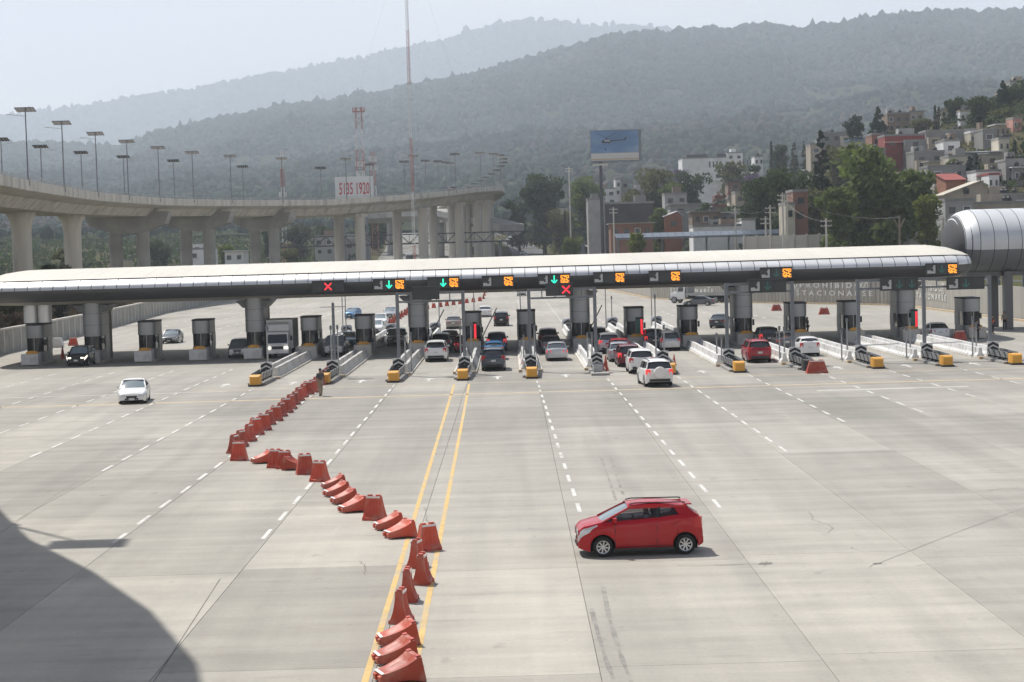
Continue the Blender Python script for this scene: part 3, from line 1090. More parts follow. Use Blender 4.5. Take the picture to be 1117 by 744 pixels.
# ------------------------------------------------------------------ lane signals
ICON_CARD = ['......XX', '......XX', '.....XXX', '......XX', '......XX', 'XXXX..XX', 'XXXXXXXX', 'XXXXXXXX']
ICON_TAG = ['XXXXXXXX', 'X..XXX.X', 'XX...XXX', '.XXX.X..', 'XX.XXXX.', 'X.XX..XX', 'XXXXXXX.', '.XXX.XXX']
def bitmap(b, rows, c, size, depth=.02):
    n = len(rows)
    s = size / n
    for j, r in enumerate(rows):
        i = 0
        while i < len(r):
            if r[i] == 'X':
                i1 = i
                while i1 < len(r) and r[i1] == 'X':
                    i1 += 1
                w = (i1 - i) * s
                b.box((c[0] - size / 2 + i * s + w / 2, c[1], c[2] + size / 2 - (j + .5) * s), (w * .97, depth, s * .86))
                i = i1
            else:
                i += 1
    return b
def arrow_glyph(b, c, s):
    b.box((c[0], c[1], c[2] + .08 * s), (.13 * s, .02, .72 * s))
    for q in (-1, 1):
        b.bar((c[0], c[1], c[2] - .36 * s), (c[0] + q * .30 * s, c[1], c[2] - .04 * s), .02, .12 * s)
def cross_glyph(b, c, s):
    for q in (-1, 1):
        b.bar((c[0] - .36 * s, c[1], c[2] - q * .36 * s), (c[0] + .36 * s, c[1] + .001 * q, c[2] + q * .36 * s), .02, .13 * s)
M_DIMG = pm('unlit_green_led', (.04, .17, .15), .5, var=.1)
M_CELL = pm('signal_cell', (.035, .04, .042), .4, var=.15)
def lane_sign(label, c, w, h, cells, parent_name='lane_signal'):
    t = thing(parent_name, label, 'lane signal', c, 0, 'lane signals of the toll plaza')
    MB().box((0, 0, 0), (w, .28, h)).build('housing', M_BLACK, t)
    b = MB()
    b.box((0, -.2, h / 2 + .02), (w + .06, .3, .05))
    b.build('visor', M_SEAM, t)
    n = len(cells)
    for i, ce in enumerate(cells):
        cx = -w / 2 + w * (i + .5) / n
        s = min(h * .86, w / n * .9)
        MB().box((cx, -.145, 0), (w / n * .93, .02, h * .92)).build('signal_face', M_CELL, t)
        b = MB()
        p = (cx, -.168, 0)
        if ce == 'card':
            bitmap(b, ICON_CARD, p, s * .86).build('card_icon', M_GREYL, t)
        elif ce == 'tag':
            bitmap(b, ICON_TAG, p, s * .9).build('tag_icon', M_ORNGL, t)
        elif ce == 'down':
            arrow_glyph(b, p, s)
            b.build('green_arrow', M_GREENL, t)
        elif ce == 'dim':
            arrow_glyph(b, p, s)
            b.build('unlit_arrow', M_DIMG, t)
        elif ce == 'cross':
            cross_glyph(b, p, s)
            b.build('red_cross', M_REDL, t)
    b = MB()
    return t
SIGNS = [(358, 312.5, '.x.', 'canopy signal showing only a red cross'), (424.5, 310.5, 'cdt', 'canopy signal with green arrow left of the black gantry board'),
         (483.5, 308.5, '.dt', 'canopy signal with green arrow above the black gantry board'), (543, 307, 'c.t', 'canopy signal with dark middle cell, left of the red cross gantry'),
         (604.5, 305, 'cdt', 'canopy signal with green arrow directly above the red cross gantry board'), (664.5, 303, 'c.t', 'canopy signal with dark middle cell, right of the red cross gantry'),
         (725, 301.5, 'c.t', 'canopy signal with dark middle cell, over the pale wagon lane'), (846.5, 298, 'cit', 'canopy signal with dim green arrow over the red SUV lane'),
         (1027, 293.5, 'ckt', 'canopy signal near the rounded right end of the canopy')]
CELL = {'.': 'off', 'c': 'card', 'd': 'down', 't': 'tag', 'x': 'cross', 'i': 'dim', 'k': 'dim'}
for px, py, code, lab in SIGNS:
    p = AT(px, py, 156.3)
    t = lane_sign(lab, p, 2.72, .95, [CELL[c] for c in code])
    b = MB()
    for s in (-.8, .8):
        b.bar((s, .1, .1), (s, 1.0, .1), .06, .06)
    b.build('bracket', M_POST, t)

GY = 132.6
def gantry(label, k0, k1, board, cells, bw, lab2, shared=False):
    x0, x1 = XK(k0), XK(k1)
    t = thing('signal_gantry', label, 'gantry', (x0, GY, 0), 0, 'steel gantries before the booths')
    for x in ((0, x1 - x0) if not shared else (x1 - x0,)):
        p = MB().box((x, 0, 3.06), (.24, .24, 5.88)).build('gantry_post', M_POST, t)
        MB().box((x, 0, .18), (.5, .5, .1)).build('foot_plate', M_POST, t)
    for z in (5.9, 5.32):
        MB().bar((.13, 0, z), (x1 - x0 - .13, 0, z), .16, .14).build('cross_beam', M_POST, t)
    b = MB()
    n = 5
    for i in range(1, n):
        x = (x1 - x0) * i / n
        b.bar((x, 0, 5.38), (x, 0, 5.84), .08, .08, up=(0, 1, 0))
    b.build('web_bar', M_POST, t)
    p = AT(*board, GY - .32)
    lane_sign(lab2, p, bw, .88, cells)
    return t
gantry('left steel gantry with an unlit black board', -1, 0, (464.5, 320), ['off'], 1.95, 'unlit black gantry board over the white crossover lane')
gantry('middle steel gantry carrying the red cross', 1, 2, (610, 316), ['off', 'cross'], 1.95, 'gantry board with a red cross over the silver sedan lane')
gantry('steel gantry over the red SUV', 4, 5, (837, 312), ['card', 'dim', 'off'], 2.7, 'unlit gantry board with pale icon over the red SUV')
gantry('steel gantry left of the painted wall text end', 6, 7, (980.5, 310), ['card', 'dim', 'dim'], 2.7, 'unlit gantry board with pale icon, second from the right')
gantry('rightmost steel gantry in front of the barrel structure', 7, 8, (1053, 309), ['card', 'dim', 'off'], 2.7, 'rightmost unlit gantry board with pale icon', True)
tp = thing('tee_post', 'tall grey post with a flat crosspiece on the second island', 'post', (XK(-2) + .1, GY, .12))
MB().tube((0, 0, 0), (0, 0, 5.3), .12, .1, 10).build('pole', M_POST, tp, smooth=True)
MB().bar((-.9, 0, 5.0), (.9, 0, 5.0), .5, .06).build('crosspiece', M_GALV, tp)
# lit message strips on booths
def strip_panel(label, x, red, green):
    t = thing('booth_message_panel', label, 'signal panel', (x, BOOTH_Y - 1.0, 1.2), 0, 'lit panels on booth fronts')
    MB().box((0, 0, .62), (.62 if green else .34, .1, 1.7)).build('panel_housing', M_BLACK, t)
    if green:
        MB().box((-.1, -.06, .62), (.36, .03, 1.4)).build('green_face', pm('green_panel', (.02, .12, .09), .5), t)
    b = MB()
    for i in range(9):
        b.box((.18 if green else .02, -.06, .02 + i * .15), (.18, .03, .11))
    b.build('red_light_bar', M_REDL, t)
strip_panel('vertical red light bar on the booth front at the yellow lines', XK(0) + .25, True, False)
strip_panel('green panel with red light bar on the booth right of centre', XK(3) + .35, True, True)
strip_panel('green panel with red light bar near the right gantry', XK(8) + .55, True, True)
# ================================================================== elevated viaduct
EDGE = [(-6.0, -40), (-9.0, 0), (-11.6, 30), (-14.6, 48.5), (-19.0, 60), (-25.4, 73), (-41, 116), (-54, 168), (-61, 225), (-64, 290), (-63, 345), (-56, 392),
        (-41, 424), (-22, 450), (-8.0, 490), (-1.8, 545), (-1.6, 610), (-9, 700), (-24, 820)]
ZD = [(0, 18.6), (290, 18.8), (345, 19.4), (392, 20.2), (424, 20.7), (450, 22.3), (490, 24.9), (545, 26.8), (610, 27.0), (900, 24)]
def catmull(P, n=10):
    out = []
    for i in range(len(P) - 1):
        p0, p1, p2, p3 = P[max(0, i - 1)], P[i], P[i + 1], P[min(len(P) - 1, i + 2)]
        for j in range(n):
            t = j / n
            out.append(tuple(.5 * ((2 * b_) + (-a_ + c_) * t + (2 * a_ - 5 * b_ + 4 * c_ - d_) * t * t + (-a_ + 3 * b_ - 3 * c_ + d_) * t ** 3)
                             for a_, b_, c_, d_ in zip(p0, p1, p2, p3)))
    out.append(P[-1])
    return out
EP = catmull(EDGE, 10)
VW = 17.0
VIA = []            # (edge point, tangent, left normal, deck z, arc length)
s_acc = 0
for i, (x, y) in enumerate(EP):
    a_, c_ = EP[max(0, i - 1)], EP[min(len(EP) - 1, i + 1)]
    t = Vector((c_[0] - a_[0], c_[1] - a_[1], 0)).normalized()
    if i:
        s_acc += math.hypot(x - EP[i - 1][0], y - EP[i - 1][1])
    VIA.append((Vector((x, y, 0)), t, Vector((-t.y, t.x, 0)), interp(y, ZD), s_acc))
def via_at(s):
    for (p0, t0, n0, z0, s0), (p1, t1, n1, z1, s1) in zip(VIA, VIA[1:]):
        if s <= s1:
            f = (s - s0) / max(1e-6, s1 - s0)
            return p0.lerp(p1, f), t0.lerp(t1, f).normalized(), n0.lerp(n1, f).normalized(), lerp(z0, z1, f)
    return VIA[-1][:4]
def s_of_y(y):
    for a_, c_ in zip(VIA, VIA[1:]):
        if c_[0].y >= y:
            return lerp(a_[4], c_[4], (y - a_[0].y) / (c_[0].y - a_[0].y))
def bank(y):
    return .085 * sstep(y, 385, 440) * (1 - sstep(y, 540, 600))
viaduct = thing('concrete_viaduct', 'curving elevated concrete viaduct on tall piers, crossing the left half', 'viaduct')
# cross-section offsets (left of the near edge, relative to deck)
SEC_PARAPET = [(0, .85), (-.05, .1), (0, -.45), (.15, -.45), (.25, .85)]
SEC_DECK = [(.02, 0), (.0, -.45), (.6, -.62), (3.2, -.95), (4.6, -2.35), (VW - 4.6, -2.35), (VW - 3.2, -.95), (VW - .6, -.62), (VW, -.45), (VW - .02, 0)]
SEC_PAR2 = [(VW - .25, .85), (VW - .15, -.45), (VW, -.45), (VW + .05, .1), (VW, .85)]
def sweep(sec, s0, s1, step=4.0):
    n = max(1, int((s1 - s0) / step))
    rings = []
    for i in range(n + 1):
        p, t, nn, z = via_at(lerp(s0, s1, i / n))
        rings.append([p + nn * o + Vector((0, 0, z + h - o * bank(p.y))) for o, h in sec])
    return MB().loft(rings)
S_END = VIA[-1][4] - 1
PIER_Y = [5, 62, 112, 160, 205, 240, 272, 306, 345, 386]
piers_s = [s_of_y(y) for y in PIER_Y]
more_s = s_of_y(412)
while more_s < S_END:
    piers_s.append(more_s)
    more_s += 29
bounds = [0] + [p for p in piers_s] + [S_END]
for a_, c_ in zip(bounds, bounds[1:]):
    ng = max(1, int(round((c_ - a_) / 7.5)))
    for q in range(ng):
        sweep(SEC_DECK, lerp(a_, c_, q / ng) + .03, lerp(a_, c_, (q + 1) / ng) - .03, 3.8).build('deck_girder', M_VIA, viaduct, smooth=True, sharp=25)
    s = a_
    while s < c_ - 1:
        e = min(s + 15, c_)
        if c_ - e < 5: e = c_
        sweep(SEC_PARAPET, s + .02, e - .02, 5).build('parapet', M_VIA, viaduct, smooth=True, sharp=25)
        s = e
    sweep(SEC_PAR2, a_ + .02, c_ - .02, 8).build('parapet', M_VIA, viaduct, smooth=True, sharp=25)
# handrail on the parapet
b = MB()
for off in (.12, VW - .12):
    s = s_of_y(150)
    prev = None
    while s < S_END:
        p, t, nn, z = via_at(s)
        q = p + nn * off + Vector((0, 0, z + 1.25 - off * bank(p.y)))
        b.bar(q - Vector((0, 0, .42)), q, .07, .07, up=(0, 1, 0))
        if prev is not None:
            b.bar(prev, q, .08, .08)
            b.bar(prev - Vector((0, 0, .2)), q - Vector((0, 0, .2)), .05, .05)
        prev = q
        s += 2.6
tag(b.build('handrail', M_GALV, viaduct), kind='stuff')
# piers
for i, s in enumerate(piers_s):
    p, t, nn, z = via_at(s)
    ang = math.atan2(t.y, t.x)
    c = p + nn * (VW / 2)
    base = terr(c.x, c.y)
    y = p.y
    pier = thing('viaduct_pier', 'x', 'pier', (c.x, c.y, base - .3), ang)
    pier.parent = viaduct
    for key in ('label', 'category'):
        del pier[key]
    zt = z - 2.40 - base + .3 - VW / 2 * bank(p.y)
    rot = 0
    if y < 320:                               # flared oval columns
        b = MB()
        b.lathe([(1.75, 0), (1.75, zt - 3.4), (1.8, zt - 2.4), (2.05, zt - 1.2), (2.6, zt - .3), (2.8, zt)], (0, 0, 0), 20, sx=1.05, sy=.80)
        b.build('pier_shaft', M_VIA, pier, smooth=True, sharp=50)
    elif y < 432:                             # hammerhead
        b = MB()
        b.slabpoly([(-1.3, -2.3, zt - 3.1), (-1.3, -7.3, zt - 1.5), (-1.3, -8.2, zt + .85), (-1.3, -3.4, zt + .95), (-1.3, 3.4, zt + .95), (-1.3, 8.2, zt + .85), (-1.3, 7.3, zt - 1.5), (-1.3, 2.3, zt - 3.1)], (2.6, 0, 0))
        b.build('pier_cap', M_CONC2, pier)
        for sy in (-2.6, 2.6):
            MB().lathe([(1.25, 0), (1.25, zt - 2.6)], (0, sy, 0), 16).build('pier_shaft', M_CONC2, pier, smooth=True, sharp=50)
    else:
        for sy in (-3.6, 3.6):
            MB().lathe([(1.2, 0), (1.2, zt - .9), (1.5, zt - .1), (1.5, zt + .1)], (0, sy, 0), 16).build('pier_shaft', M_VIA, pier, smooth=True, sharp=50)
        MB().box((0, 0, zt - .35), (2.2, 10.5, .7)).build('pier_cap', M_CONC, pier)

# second ramp behind
ramp = thing('lower_ramp_viaduct', 'lower grey concrete ramp passing behind the viaduct piers', 'viaduct')
RP = [AT(395, 236, 640), AT(470, 231, 600), AT(512, 240, 575), AT(545, 248, 560)]
for a_, c_ in zip(RP, RP[1:]):
    d = (c_ - a_).normalized()
    nb = Vector((-d.y, d.x, 0)) * 9
    rings = []
    for p in (a_, c_):
        rings.append([p + Vector((0, 0, .9)), p + Vector((0, 0, -1.0)), p + nb * .3 + Vector((0, 0, -2.6)), p + nb * .7 + Vector((0, 0, -2.6)), p + nb + Vector((0, 0, -1)), p + nb + Vector((0, 0, .9))])
    MB().loft(rings).build('ramp_girder', M_CONC2, ramp)
for p in (AT(425, 250, 628), AT(480, 250, 603), AT(530, 258, 572)):
    MB().tube((p.x, p.y + 3, terr(p.x, p.y) - .3), (p.x, p.y + 3, p.z + 2.2), 1.2, 1.2, 14).build('ramp_pier', M_CONC2, ramp, smooth=True)

# ------------------------------------------------------------------ solar street lamps on the parapets
def solar_lamp_proto():
    t = thing('solar_street_lamp', 'x', 'street lamp')
    MB().tube((0, 0, -1.2), (0, 0, 9.0), .095, .075, 8).build('pole', M_LAMP, t, smooth=True)
    MB().box((0, 0, -.35), (.45, .45, .9)).build('clamp', M_CONC2, t)
    rt = Matrix.Rotation(R(-16), 3, 'X')
    p = MB().box((0, 0, 9.05), (2.5, 1.55, .09), rot=rt).build('solar_panel', M_PANEL, t)
    b = MB()
    for i in range(-2, 3):
        b.box((i * .5, 0, 9.0), (.05, 1.5, .06), rot=rt)
    b.build('panel_frame', M_GALV, p)
    MB().bar((0, 0, 8.2), (0, 1.9, 8.45), .07, .07).build('lamp_arm', M_GALV, t)
    MB().box((0, 2.1, 8.46), (.26, .6, .09)).build('luminaire', M_GALV, t)
    return t
proto = solar_lamp_proto()
SPC = 24.5
s0 = s_of_y(71.8)
near_s = [s0 + SPC * i for i in range(-1, 30)]
first = True
def place_lamp(s, off, flip, label, group):
    global first
    p, t, nn, z = via_at(s)
    o = proto if first else copy_tree(proto)
    first = False
    o.location = p + nn * off + Vector((0, 0, z + .9 - off * bank(p.y)))
    o.rotation_euler = (0, 0, 0)
    o['label'], o['category'], o['group'] = label, 'street lamp', group
    # arm turns towards the roadway, the panel keeps facing south-east on all poles
    v = nn * (1 if not flip else -1)
    a = math.atan2(-v.x, v.y)
    for ch in o.children:
        if ch.name.startswith(('lamp_arm', 'luminaire')):
            ch.rotation_euler.z = a
    return o
i = 0
vis = 0
for s in near_s:
    if s >= S_END - 2 or s < 0: continue
    p = via_at(s)[0]
    vx = CX + F_PX * p.x / max(p.y, 1)
    if p.y < 200:
        if abs(p.y - 71.8) < 1:
            place_lamp(s, .1, False, 'lamp outside the frame whose panel shadow falls on the plaza', 'solar lamps on the near parapet')
        continue
    vis += 1
    place_lamp(s, .1, False, '%s solar panel street lamp from the left along the near parapet' % ORD[vis - 1], 'solar lamps on the near parapet')
vis = 0
s = s_of_y(225) - 3
while s < s_of_y(600):
    vis += 1
    place_lamp(s, VW - .1, True, '%s solar panel street lamp from the left along the far parapet' % ORD[vis - 1], 'solar lamps on the far parapet')
    s += SPC

# ================================================================== masts and towers
M_TRED = pm('tower_red', (.40, .15, .12), .6, var=.1)
M_TWHT = pm('tower_white', (.62, .62, .62), .6, var=.1)
def lattice(name, label, base, h, w0, w1, bands, cell, r=.05, cat='tower', legs=4):
    t = thing(name, label, cat, base)
    ang = [math.pi / 4 + 2 * math.pi * i / legs for i in range(legs)]
    for bnd in range(bands):
        b = MB()
        z0, z1 = h * bnd / bands, h * (bnd + 1) / bands
        n = max(1, int((z1 - z0) / cell))
        def cor(z):
            w = lerp(w0, w1, z / h) * .7071
            return [Vector((w * math.cos(a), w * math.sin(a), z)) for a in ang]
        for i in range(n):
            a0, a1 = cor(lerp(z0, z1, i / n)), cor(lerp(z0, z1, (i + 1) / n))
            for j in range(legs):
                k = (j + 1) % legs
                b.bar(a0[j], a1[j], r * 1.7, r * 1.7, up=(0, 1, 0))
                b.bar(a0[j], a1[k] if i % 2 else a1[j].lerp(a1[k], .98), r, r)
                b.bar(a1[j], a1[k], r, r)
        b.build('lattice_section', M_TRED if bnd % 2 == 0 else M_TWHT, t)
    return t
p = AT(452, 272, 352)
mast = lattice('guyed_radio_mast', 'very tall thin red and white lattice mast rising out of the picture', (p.x, p.y, 0), 92, .42, .42, 9, 1.0, .032, 'radio mast', 3)
b = MB()
for a in (.6, 2.7, 4.8):
    for hh in (38, 70):
        b.tube((0, 0, hh), (26 * math.cos(a), 26 * math.sin(a), .0), .012, .012, 4)
b.build('guy_wire', M_GALV, mast)
def ant_tower(label, px, pt, Y, w, wide_top, nband):
    top = AT(px, pt, Y)
    z0 = terr(top.x, Y)
    t = lattice('telecom_tower', label, (top.x, Y, z0), top.z - z0, w, w * .55, nband, 2.6, .11, 'tower')
    h = top.z - z0
    for zz, ww in wide_top:
        b = MB()
        b.box((0, 0, h - zz), (ww, ww, .15))
        for i in range(6):
            a = i * 1.05
            b.box((ww * .55 * math.cos(a), ww * .55 * math.sin(a), h - zz + .6), (.35, .25, 1.8), rz=a)
        b.build('antenna_platform', M_TRED if zz < 3 else M_TWHT, t)
    return t
ant_tower('red and white telecom lattice tower with crowded antenna platforms behind the number board', 391, 118, 640, 3.4, [(1.2, 3.6), (5, 2.6), (20, 2.8), (24, 2.4)], 7)
ant_tower('short pale telecom tower just right of the number board', 406.5, 166, 640, 2.2, [(3, 2.2), (6, 2.6)], 3)
ant_tower('thin lattice antenna standing left of the number board', 307, 164, 600, 1.4, [(15, 2.0)], 6)

# ------------------------------------------------------------------ billboards
p0, p1 = AT(366, 217, 540), AT(407, 192, 540)
nb = thing('number_board', 'white board with red number 5135 1920 behind the viaduct', 'billboard', ((p0.x + p1.x) / 2, 540, terr(p0.x, 540)))
zc = (p0.z + p1.z) / 2 - nb.location.z
w, h = p1.x - p0.x, p1.z - p0.z
M_NUM = pm('number_red', (.50, .045, .06), .6, var=.1, scale=.3)
MB().box((0, 0, zc), (w, .4, h)).build('board_face', M_WHITE, nb)
text_part('5135 1920', 4.9, M_NUM, nb, (0, -.24, zc - .5), (R(90), 0, 0), sx=.43, bold=.07)
for sx in (-.3, .3):
    MB().box((sx * w, .5, (zc - h / 2) / 2), (.6, .6, zc - h / 2)).build('board_post', M_POST, nb)

BY = 430
p0, p1 = AT(644.5, 177, BY), AT(699, 141, BY)
hb = thing('advertising_billboard', 'blue billboard with helicopter picture on a tall dark post', 'billboard', (AT(657.5, 270, BY).x, BY, 0))
cx = (p0.x + p1.x) / 2 - hb.location.x
zc = (p0.z + p1.z) / 2
w, h = p1.x - p0.x, p1.z - p0.z
face = thing('tmp', 'x', 'x')
bpy.data.objects.remove(face)
M_SKYPRINT = pm('printed_sky', (.13, .24, .42), .5, var=.22, scale=.12, stretch=(.6, 1, 1.6), dirt=(.34, .42, .52, .5), dirt_scale=.25)
M_CREAMP = pm('printed_cream', (.56, .55, .52), .5, var=.05)
bd = MB().box((cx, 0, zc), (w, .5, h)).build('board', M_POST, hb)
MB().box((cx - .25, -.27, zc + h * .13), (w * .94, .04, h * .70)).build('sky_print', M_SKYPRINT, bd)
MB().box((cx - .25, -.27, zc - h * .345), (w * .94, .04, h * .235)).build('cream_print', M_CREAMP, bd)
MB().box((cx - .25, -.292, zc - h * .42), (w * .94, .02, h * .03)).build('gold_line', pm('gold_line', (.45, .33, .18), .5), bd)
MH = pm('helicopter_print', (.045, .055, .07), .6)
MHL = pm('helicopter_light', (.42, .46, .48), .6)
hx, hz = cx - w * .18, zc + h * .14
b = MB()
b.slabpoly([(hx - 1.25, -.30, hz - .1), (hx - .9, -.30, hz + .3), (hx - .2, -.30, hz + .45), (hx + .9, -.30, hz + .35), (hx + 1.1, -.30, hz + .1), (hx + .95, -.30, hz - .3), (hx - 1.1, -.30, hz - .3)], (0, -.01, 0))
b.slabpoly([(hx + .9, -.30, hz + .28), (hx + 3.9, -.30, hz + .38), (hx + 4.5, -.30, hz + .95), (hx + 4.7, -.30, hz + .95), (hx + 4.4, -.30, hz + .22), (hx + .9, -.30, hz + .02)], (0, -.012, 0))
b.bar((hx - .05, -.305, hz + .4), (hx - .05, -.305, hz + .85), .02, .25, up=(1, 0, 0))
b.bar((hx, -.306, hz + .8), (hx - 2.0, -.306, hz + 1.8), .02, .08)
b.bar((hx, -.308, hz + .8), (hx + 2.4, -.308, hz + 2.05), .02, .09)
b.bar((hx, -.307, hz + .78), (hx + 3.0, -.307, hz + .7), .02, .06)
for q in (-.6, .5):
    b.bar((hx + q, -.309, hz - .3), (hx + q, -.309, hz - .7), .02, .12, up=(1, 0, 0))
b.bar((hx - .6, -.311, hz - .5), (hx - .3, -.311, hz - 1.8), .01, .02)
b.bar((hx - .3, -.313, hz - 1.6), (hx - .3, -.313, hz - 2.1), .02, .22, up=(1, 0, 0))
b.build('helicopter_print', MH, bd)
b = MB()
b.slabpoly([(hx - .55, -.318, hz + .02), (hx - .4, -.318, hz + .32), (hx + .7, -.318, hz + .28), (hx + .8, -.318, hz + .0)], (0, -.008, 0))
b.build('helicopter_light_patch', MHL, bd)
b = MB()
b.box((cx - w * .1, -.6, zc - h / 2 - .35), (w * .8, 1.1, .12))
for i in range(6):
    b.box((cx - w * .42 + i * w * .15, -.9, zc - h / 2 - .15), (.3, .5, .3))
b.build('catwalk', M_POST, hb)
MB().box((cx - w * .32, -.5, zc - h / 2 - .62), (w * .30, .1, .42)).build('owner_plate', M_WHITE, hb)
MB().tube((0, .3, 0), (0, .3, zc - h / 2), .40, .36, 14).build('post', pm('billboard_post', (.055, .06, .068), .6), hb, smooth=True)

# ------------------------------------------------------------------ truss sign bridge over the far road
TY = 505
a_, c_ = AT(294, 262, TY), AT(640, 257, TY)
tr = thing('truss_bridge', 'dark steel lattice truss spanning the far highway behind the piers', 'truss bridge', (0, TY, 0))
zb = 11.3
b = MB()
n = 34
for i in range(n + 1):
    x = lerp(a_.x, c_.x, i / n)
    if i < n:
        x2 = lerp(a_.x, c_.x, (i + 1) / n)
        for yy in (-1, 1):
            b.bar((x, yy, zb if i % 2 else zb + 2.5), (x2, yy, zb + 2.5 if i % 2 else zb), .16, .16)
    b.bar((x, -1, zb), (x, -1, zb + 2.5), .12, .12, up=(0, 1, 0))
tag(b.build('truss_web', M_SEAM, tr), kind='stuff')
for z in (zb, zb + 2.5):
    for yy in (-1, 1):
        MB().bar((a_.x, yy, z), (c_.x, yy, z), .28, .28).build('truss_chord', M_SEAM, tr)
MB().box(((a_.x + c_.x) / 2, 0, zb - .2), (c_.x - a_.x, 2.0, .12)).build('walkway', M_SEAM, tr)
for x in (a_.x + 1, -2.5, c_.x - 1):
    MB().tube((x, 0, terr(x, TY) - .2), (x, 0, zb), .5, .45, 12).build('truss_leg', M_POST, tr, smooth=True)

# ================================================================== boundary walls
def wall_run(name, label, pts, h, th, mat, post=None, seglen=3.0, cap=None, cat='wall'):
    t = thing(name, label, cat)
    for (x0, y0), (x1, y1) in zip(pts, pts[1:]):
        d = Vector((x1 - x0, y1 - y0, 0))
        n = max(1, int(round(d.length / seglen)))
        for i in range(n):
            q0 = Vector((x0, y0, 0)) + d * (i / n)
            q1 = Vector((x0, y0, 0)) + d * ((i + 1) / n)
            u = d.normalized() * .012
            MB().bar(q0 + u + Vector((0, 0, h / 2)), q1 - u + Vector((0, 0, h / 2)), th, h).build('wall_panel', mat, t)
            if post:
                MB().box((q0.x, q0.y, (h + .15) / 2), (.4, .4, h + .15), rz=math.atan2(d.y, d.x)).build('wall_post', post, t)
        if cap:
            MB().bar(Vector((x0, y0, h + .09)), Vector((x1, y1, h + .09)), th + .12, .18).build('wall_cap', cap, t)
    return t
M_WALLR = pm('ribbed_wall_concrete', (.36, .345, .31), .9, var=.15, scale=.4, stretch=(4, 4, .3), dirt=(.22, .21, .19, .5), dirt_scale=.2)
RW = [(53.2, 186), (52.2, 243), (33.8, 274.5), (23.8, 307.5), (18.8, 420)]
rw = wall_run('roadside_wall_right', 'tall ribbed concrete wall with large painted no parking words on the right', RW, 3.5, .3, M_WALLR, seglen=3.2)
for (x0, y0), (x1, y1) in zip(RW, RW[1:]):
    d = Vector((x1 - x0, y1 - y0, 0)).normalized()
    nrm = Vector((-d.y, d.x, 0))
    MB().bar(Vector((x0, y0, .1)) + nrm * .6, Vector((x1, y1, .1)) + nrm * .6, .35, .2).build('yellow_kerb', M_YFADE, rw)
# ribs on the wall and fence above the near part
b = MB()
for (x0, y0), (x1, y1) in zip(RW[1:3], RW[2:4]):
    d = Vector((x1 - x0, y1 - y0, 0))
    nrm = Vector((-d.y, d.x, 0)).normalized()
    for i in range(int(d.length / .8)):
        q = Vector((x0, y0, 1.75)) + d.normalized() * (i * .8) + nrm * .165
        b.box(q, (.07, .07, 3.46))
tag(b.build('wall_rib', M_WALLR, rw), kind='stuff')
def wall_text(px, seg):
    (x0, y0), (x1, y1) = RW[seg], RW[seg + 1]
    frac = min((abs(CX + F_PX * lerp(x0, x1, i / 200) / lerp(y0, y1, i / 200) - px), i / 200) for i in range(201))[1]
    d = Vector((x1 - x0, y1 - y0, 0))
    u = d.normalized()
    nrm = Vector((-u.y, u.x, 0))
    c = Vector((x0, y0, 0)) + d * frac + nrm * .23
    rz = math.atan2(-u.y, -u.x)
    M_L = pm('wall_lettering_white', (.66, .66, .63), .8, var=.15, scale=1.5)
    text_part('P R O H I B I D O', 1.0, M_L, rw, c + Vector((0, 0, 2.6)), (R(90), 0, rz), sx=1.75, bold=.012)
    text_part('E S T A C I O N A R S E', 1.0, M_L, rw, c + Vector((0, 0, 1.5)), (R(90), 0, rz), sx=1.75, bold=.012)
    for s in (-1, 1):
        q = c - u * (s * 7.2) + Vector((0, 0, 2.65))
        b = MB()
        n = 18
        for i in range(n):
            a0, a1 = 2 * math.pi * i / n, 2 * math.pi * (i + 1) / n
            b.bar(q - u * (.62 * math.cos(a0)) + Vector((0, 0, .62 * math.sin(a0))), q - u * (.62 * math.cos(a1)) + Vector((0, 0, .62 * math.sin(a1))), .02, .13)
        b.bar(q - u * .45 + Vector((0, 0, .45)), q + u * .45 - Vector((0, 0, .45)), .025, .12)
        b.build('no_parking_symbol', M_L, rw)
        text_part('E', 1.0, M_L, rw, q - nrm * .002, (R(90), 0, rz))
wall_text(908, 1)
wall_text(757, 2)
wall_text(1016, 0)
# fence standing on the wall near the right edge
fc = thing('wall_top_fence', 'dark metal railing on the wall beneath the barrel structure', 'fence')
y = 190
while y < 243:
    x = interp(y, [(186, 53.2), (243, 52.2)])
    MB().box((x, y, 4.55), (.2, .2, 2.1)).build('fence_post', M_POST, fc)
    y += 4.4
for z in (4.1, 4.9, 5.5):
    MB().bar((53.13, 190, z), (52.25, 240, z), .1, .14).build('fence_rail', M_POST, fc)

M_BLOCKW = pm('block_wall_grey', (.33, .325, .30), .9, var=.2, scale=.7, dirt=(.2, .19, .17, .6), dirt_scale=.4)
LW = [(-50.2, 168), (-51.2, 200), (-53.3, 240), (-57.3, 300), (-61.5, 425)]
lw = wall_run('roadside_wall_left', 'grey block wall with pale posts along the left side behind the booths', LW, 2.3, .35, M_BLOCKW, post=M_CONC, seglen=3.6, cap=M_CONC)
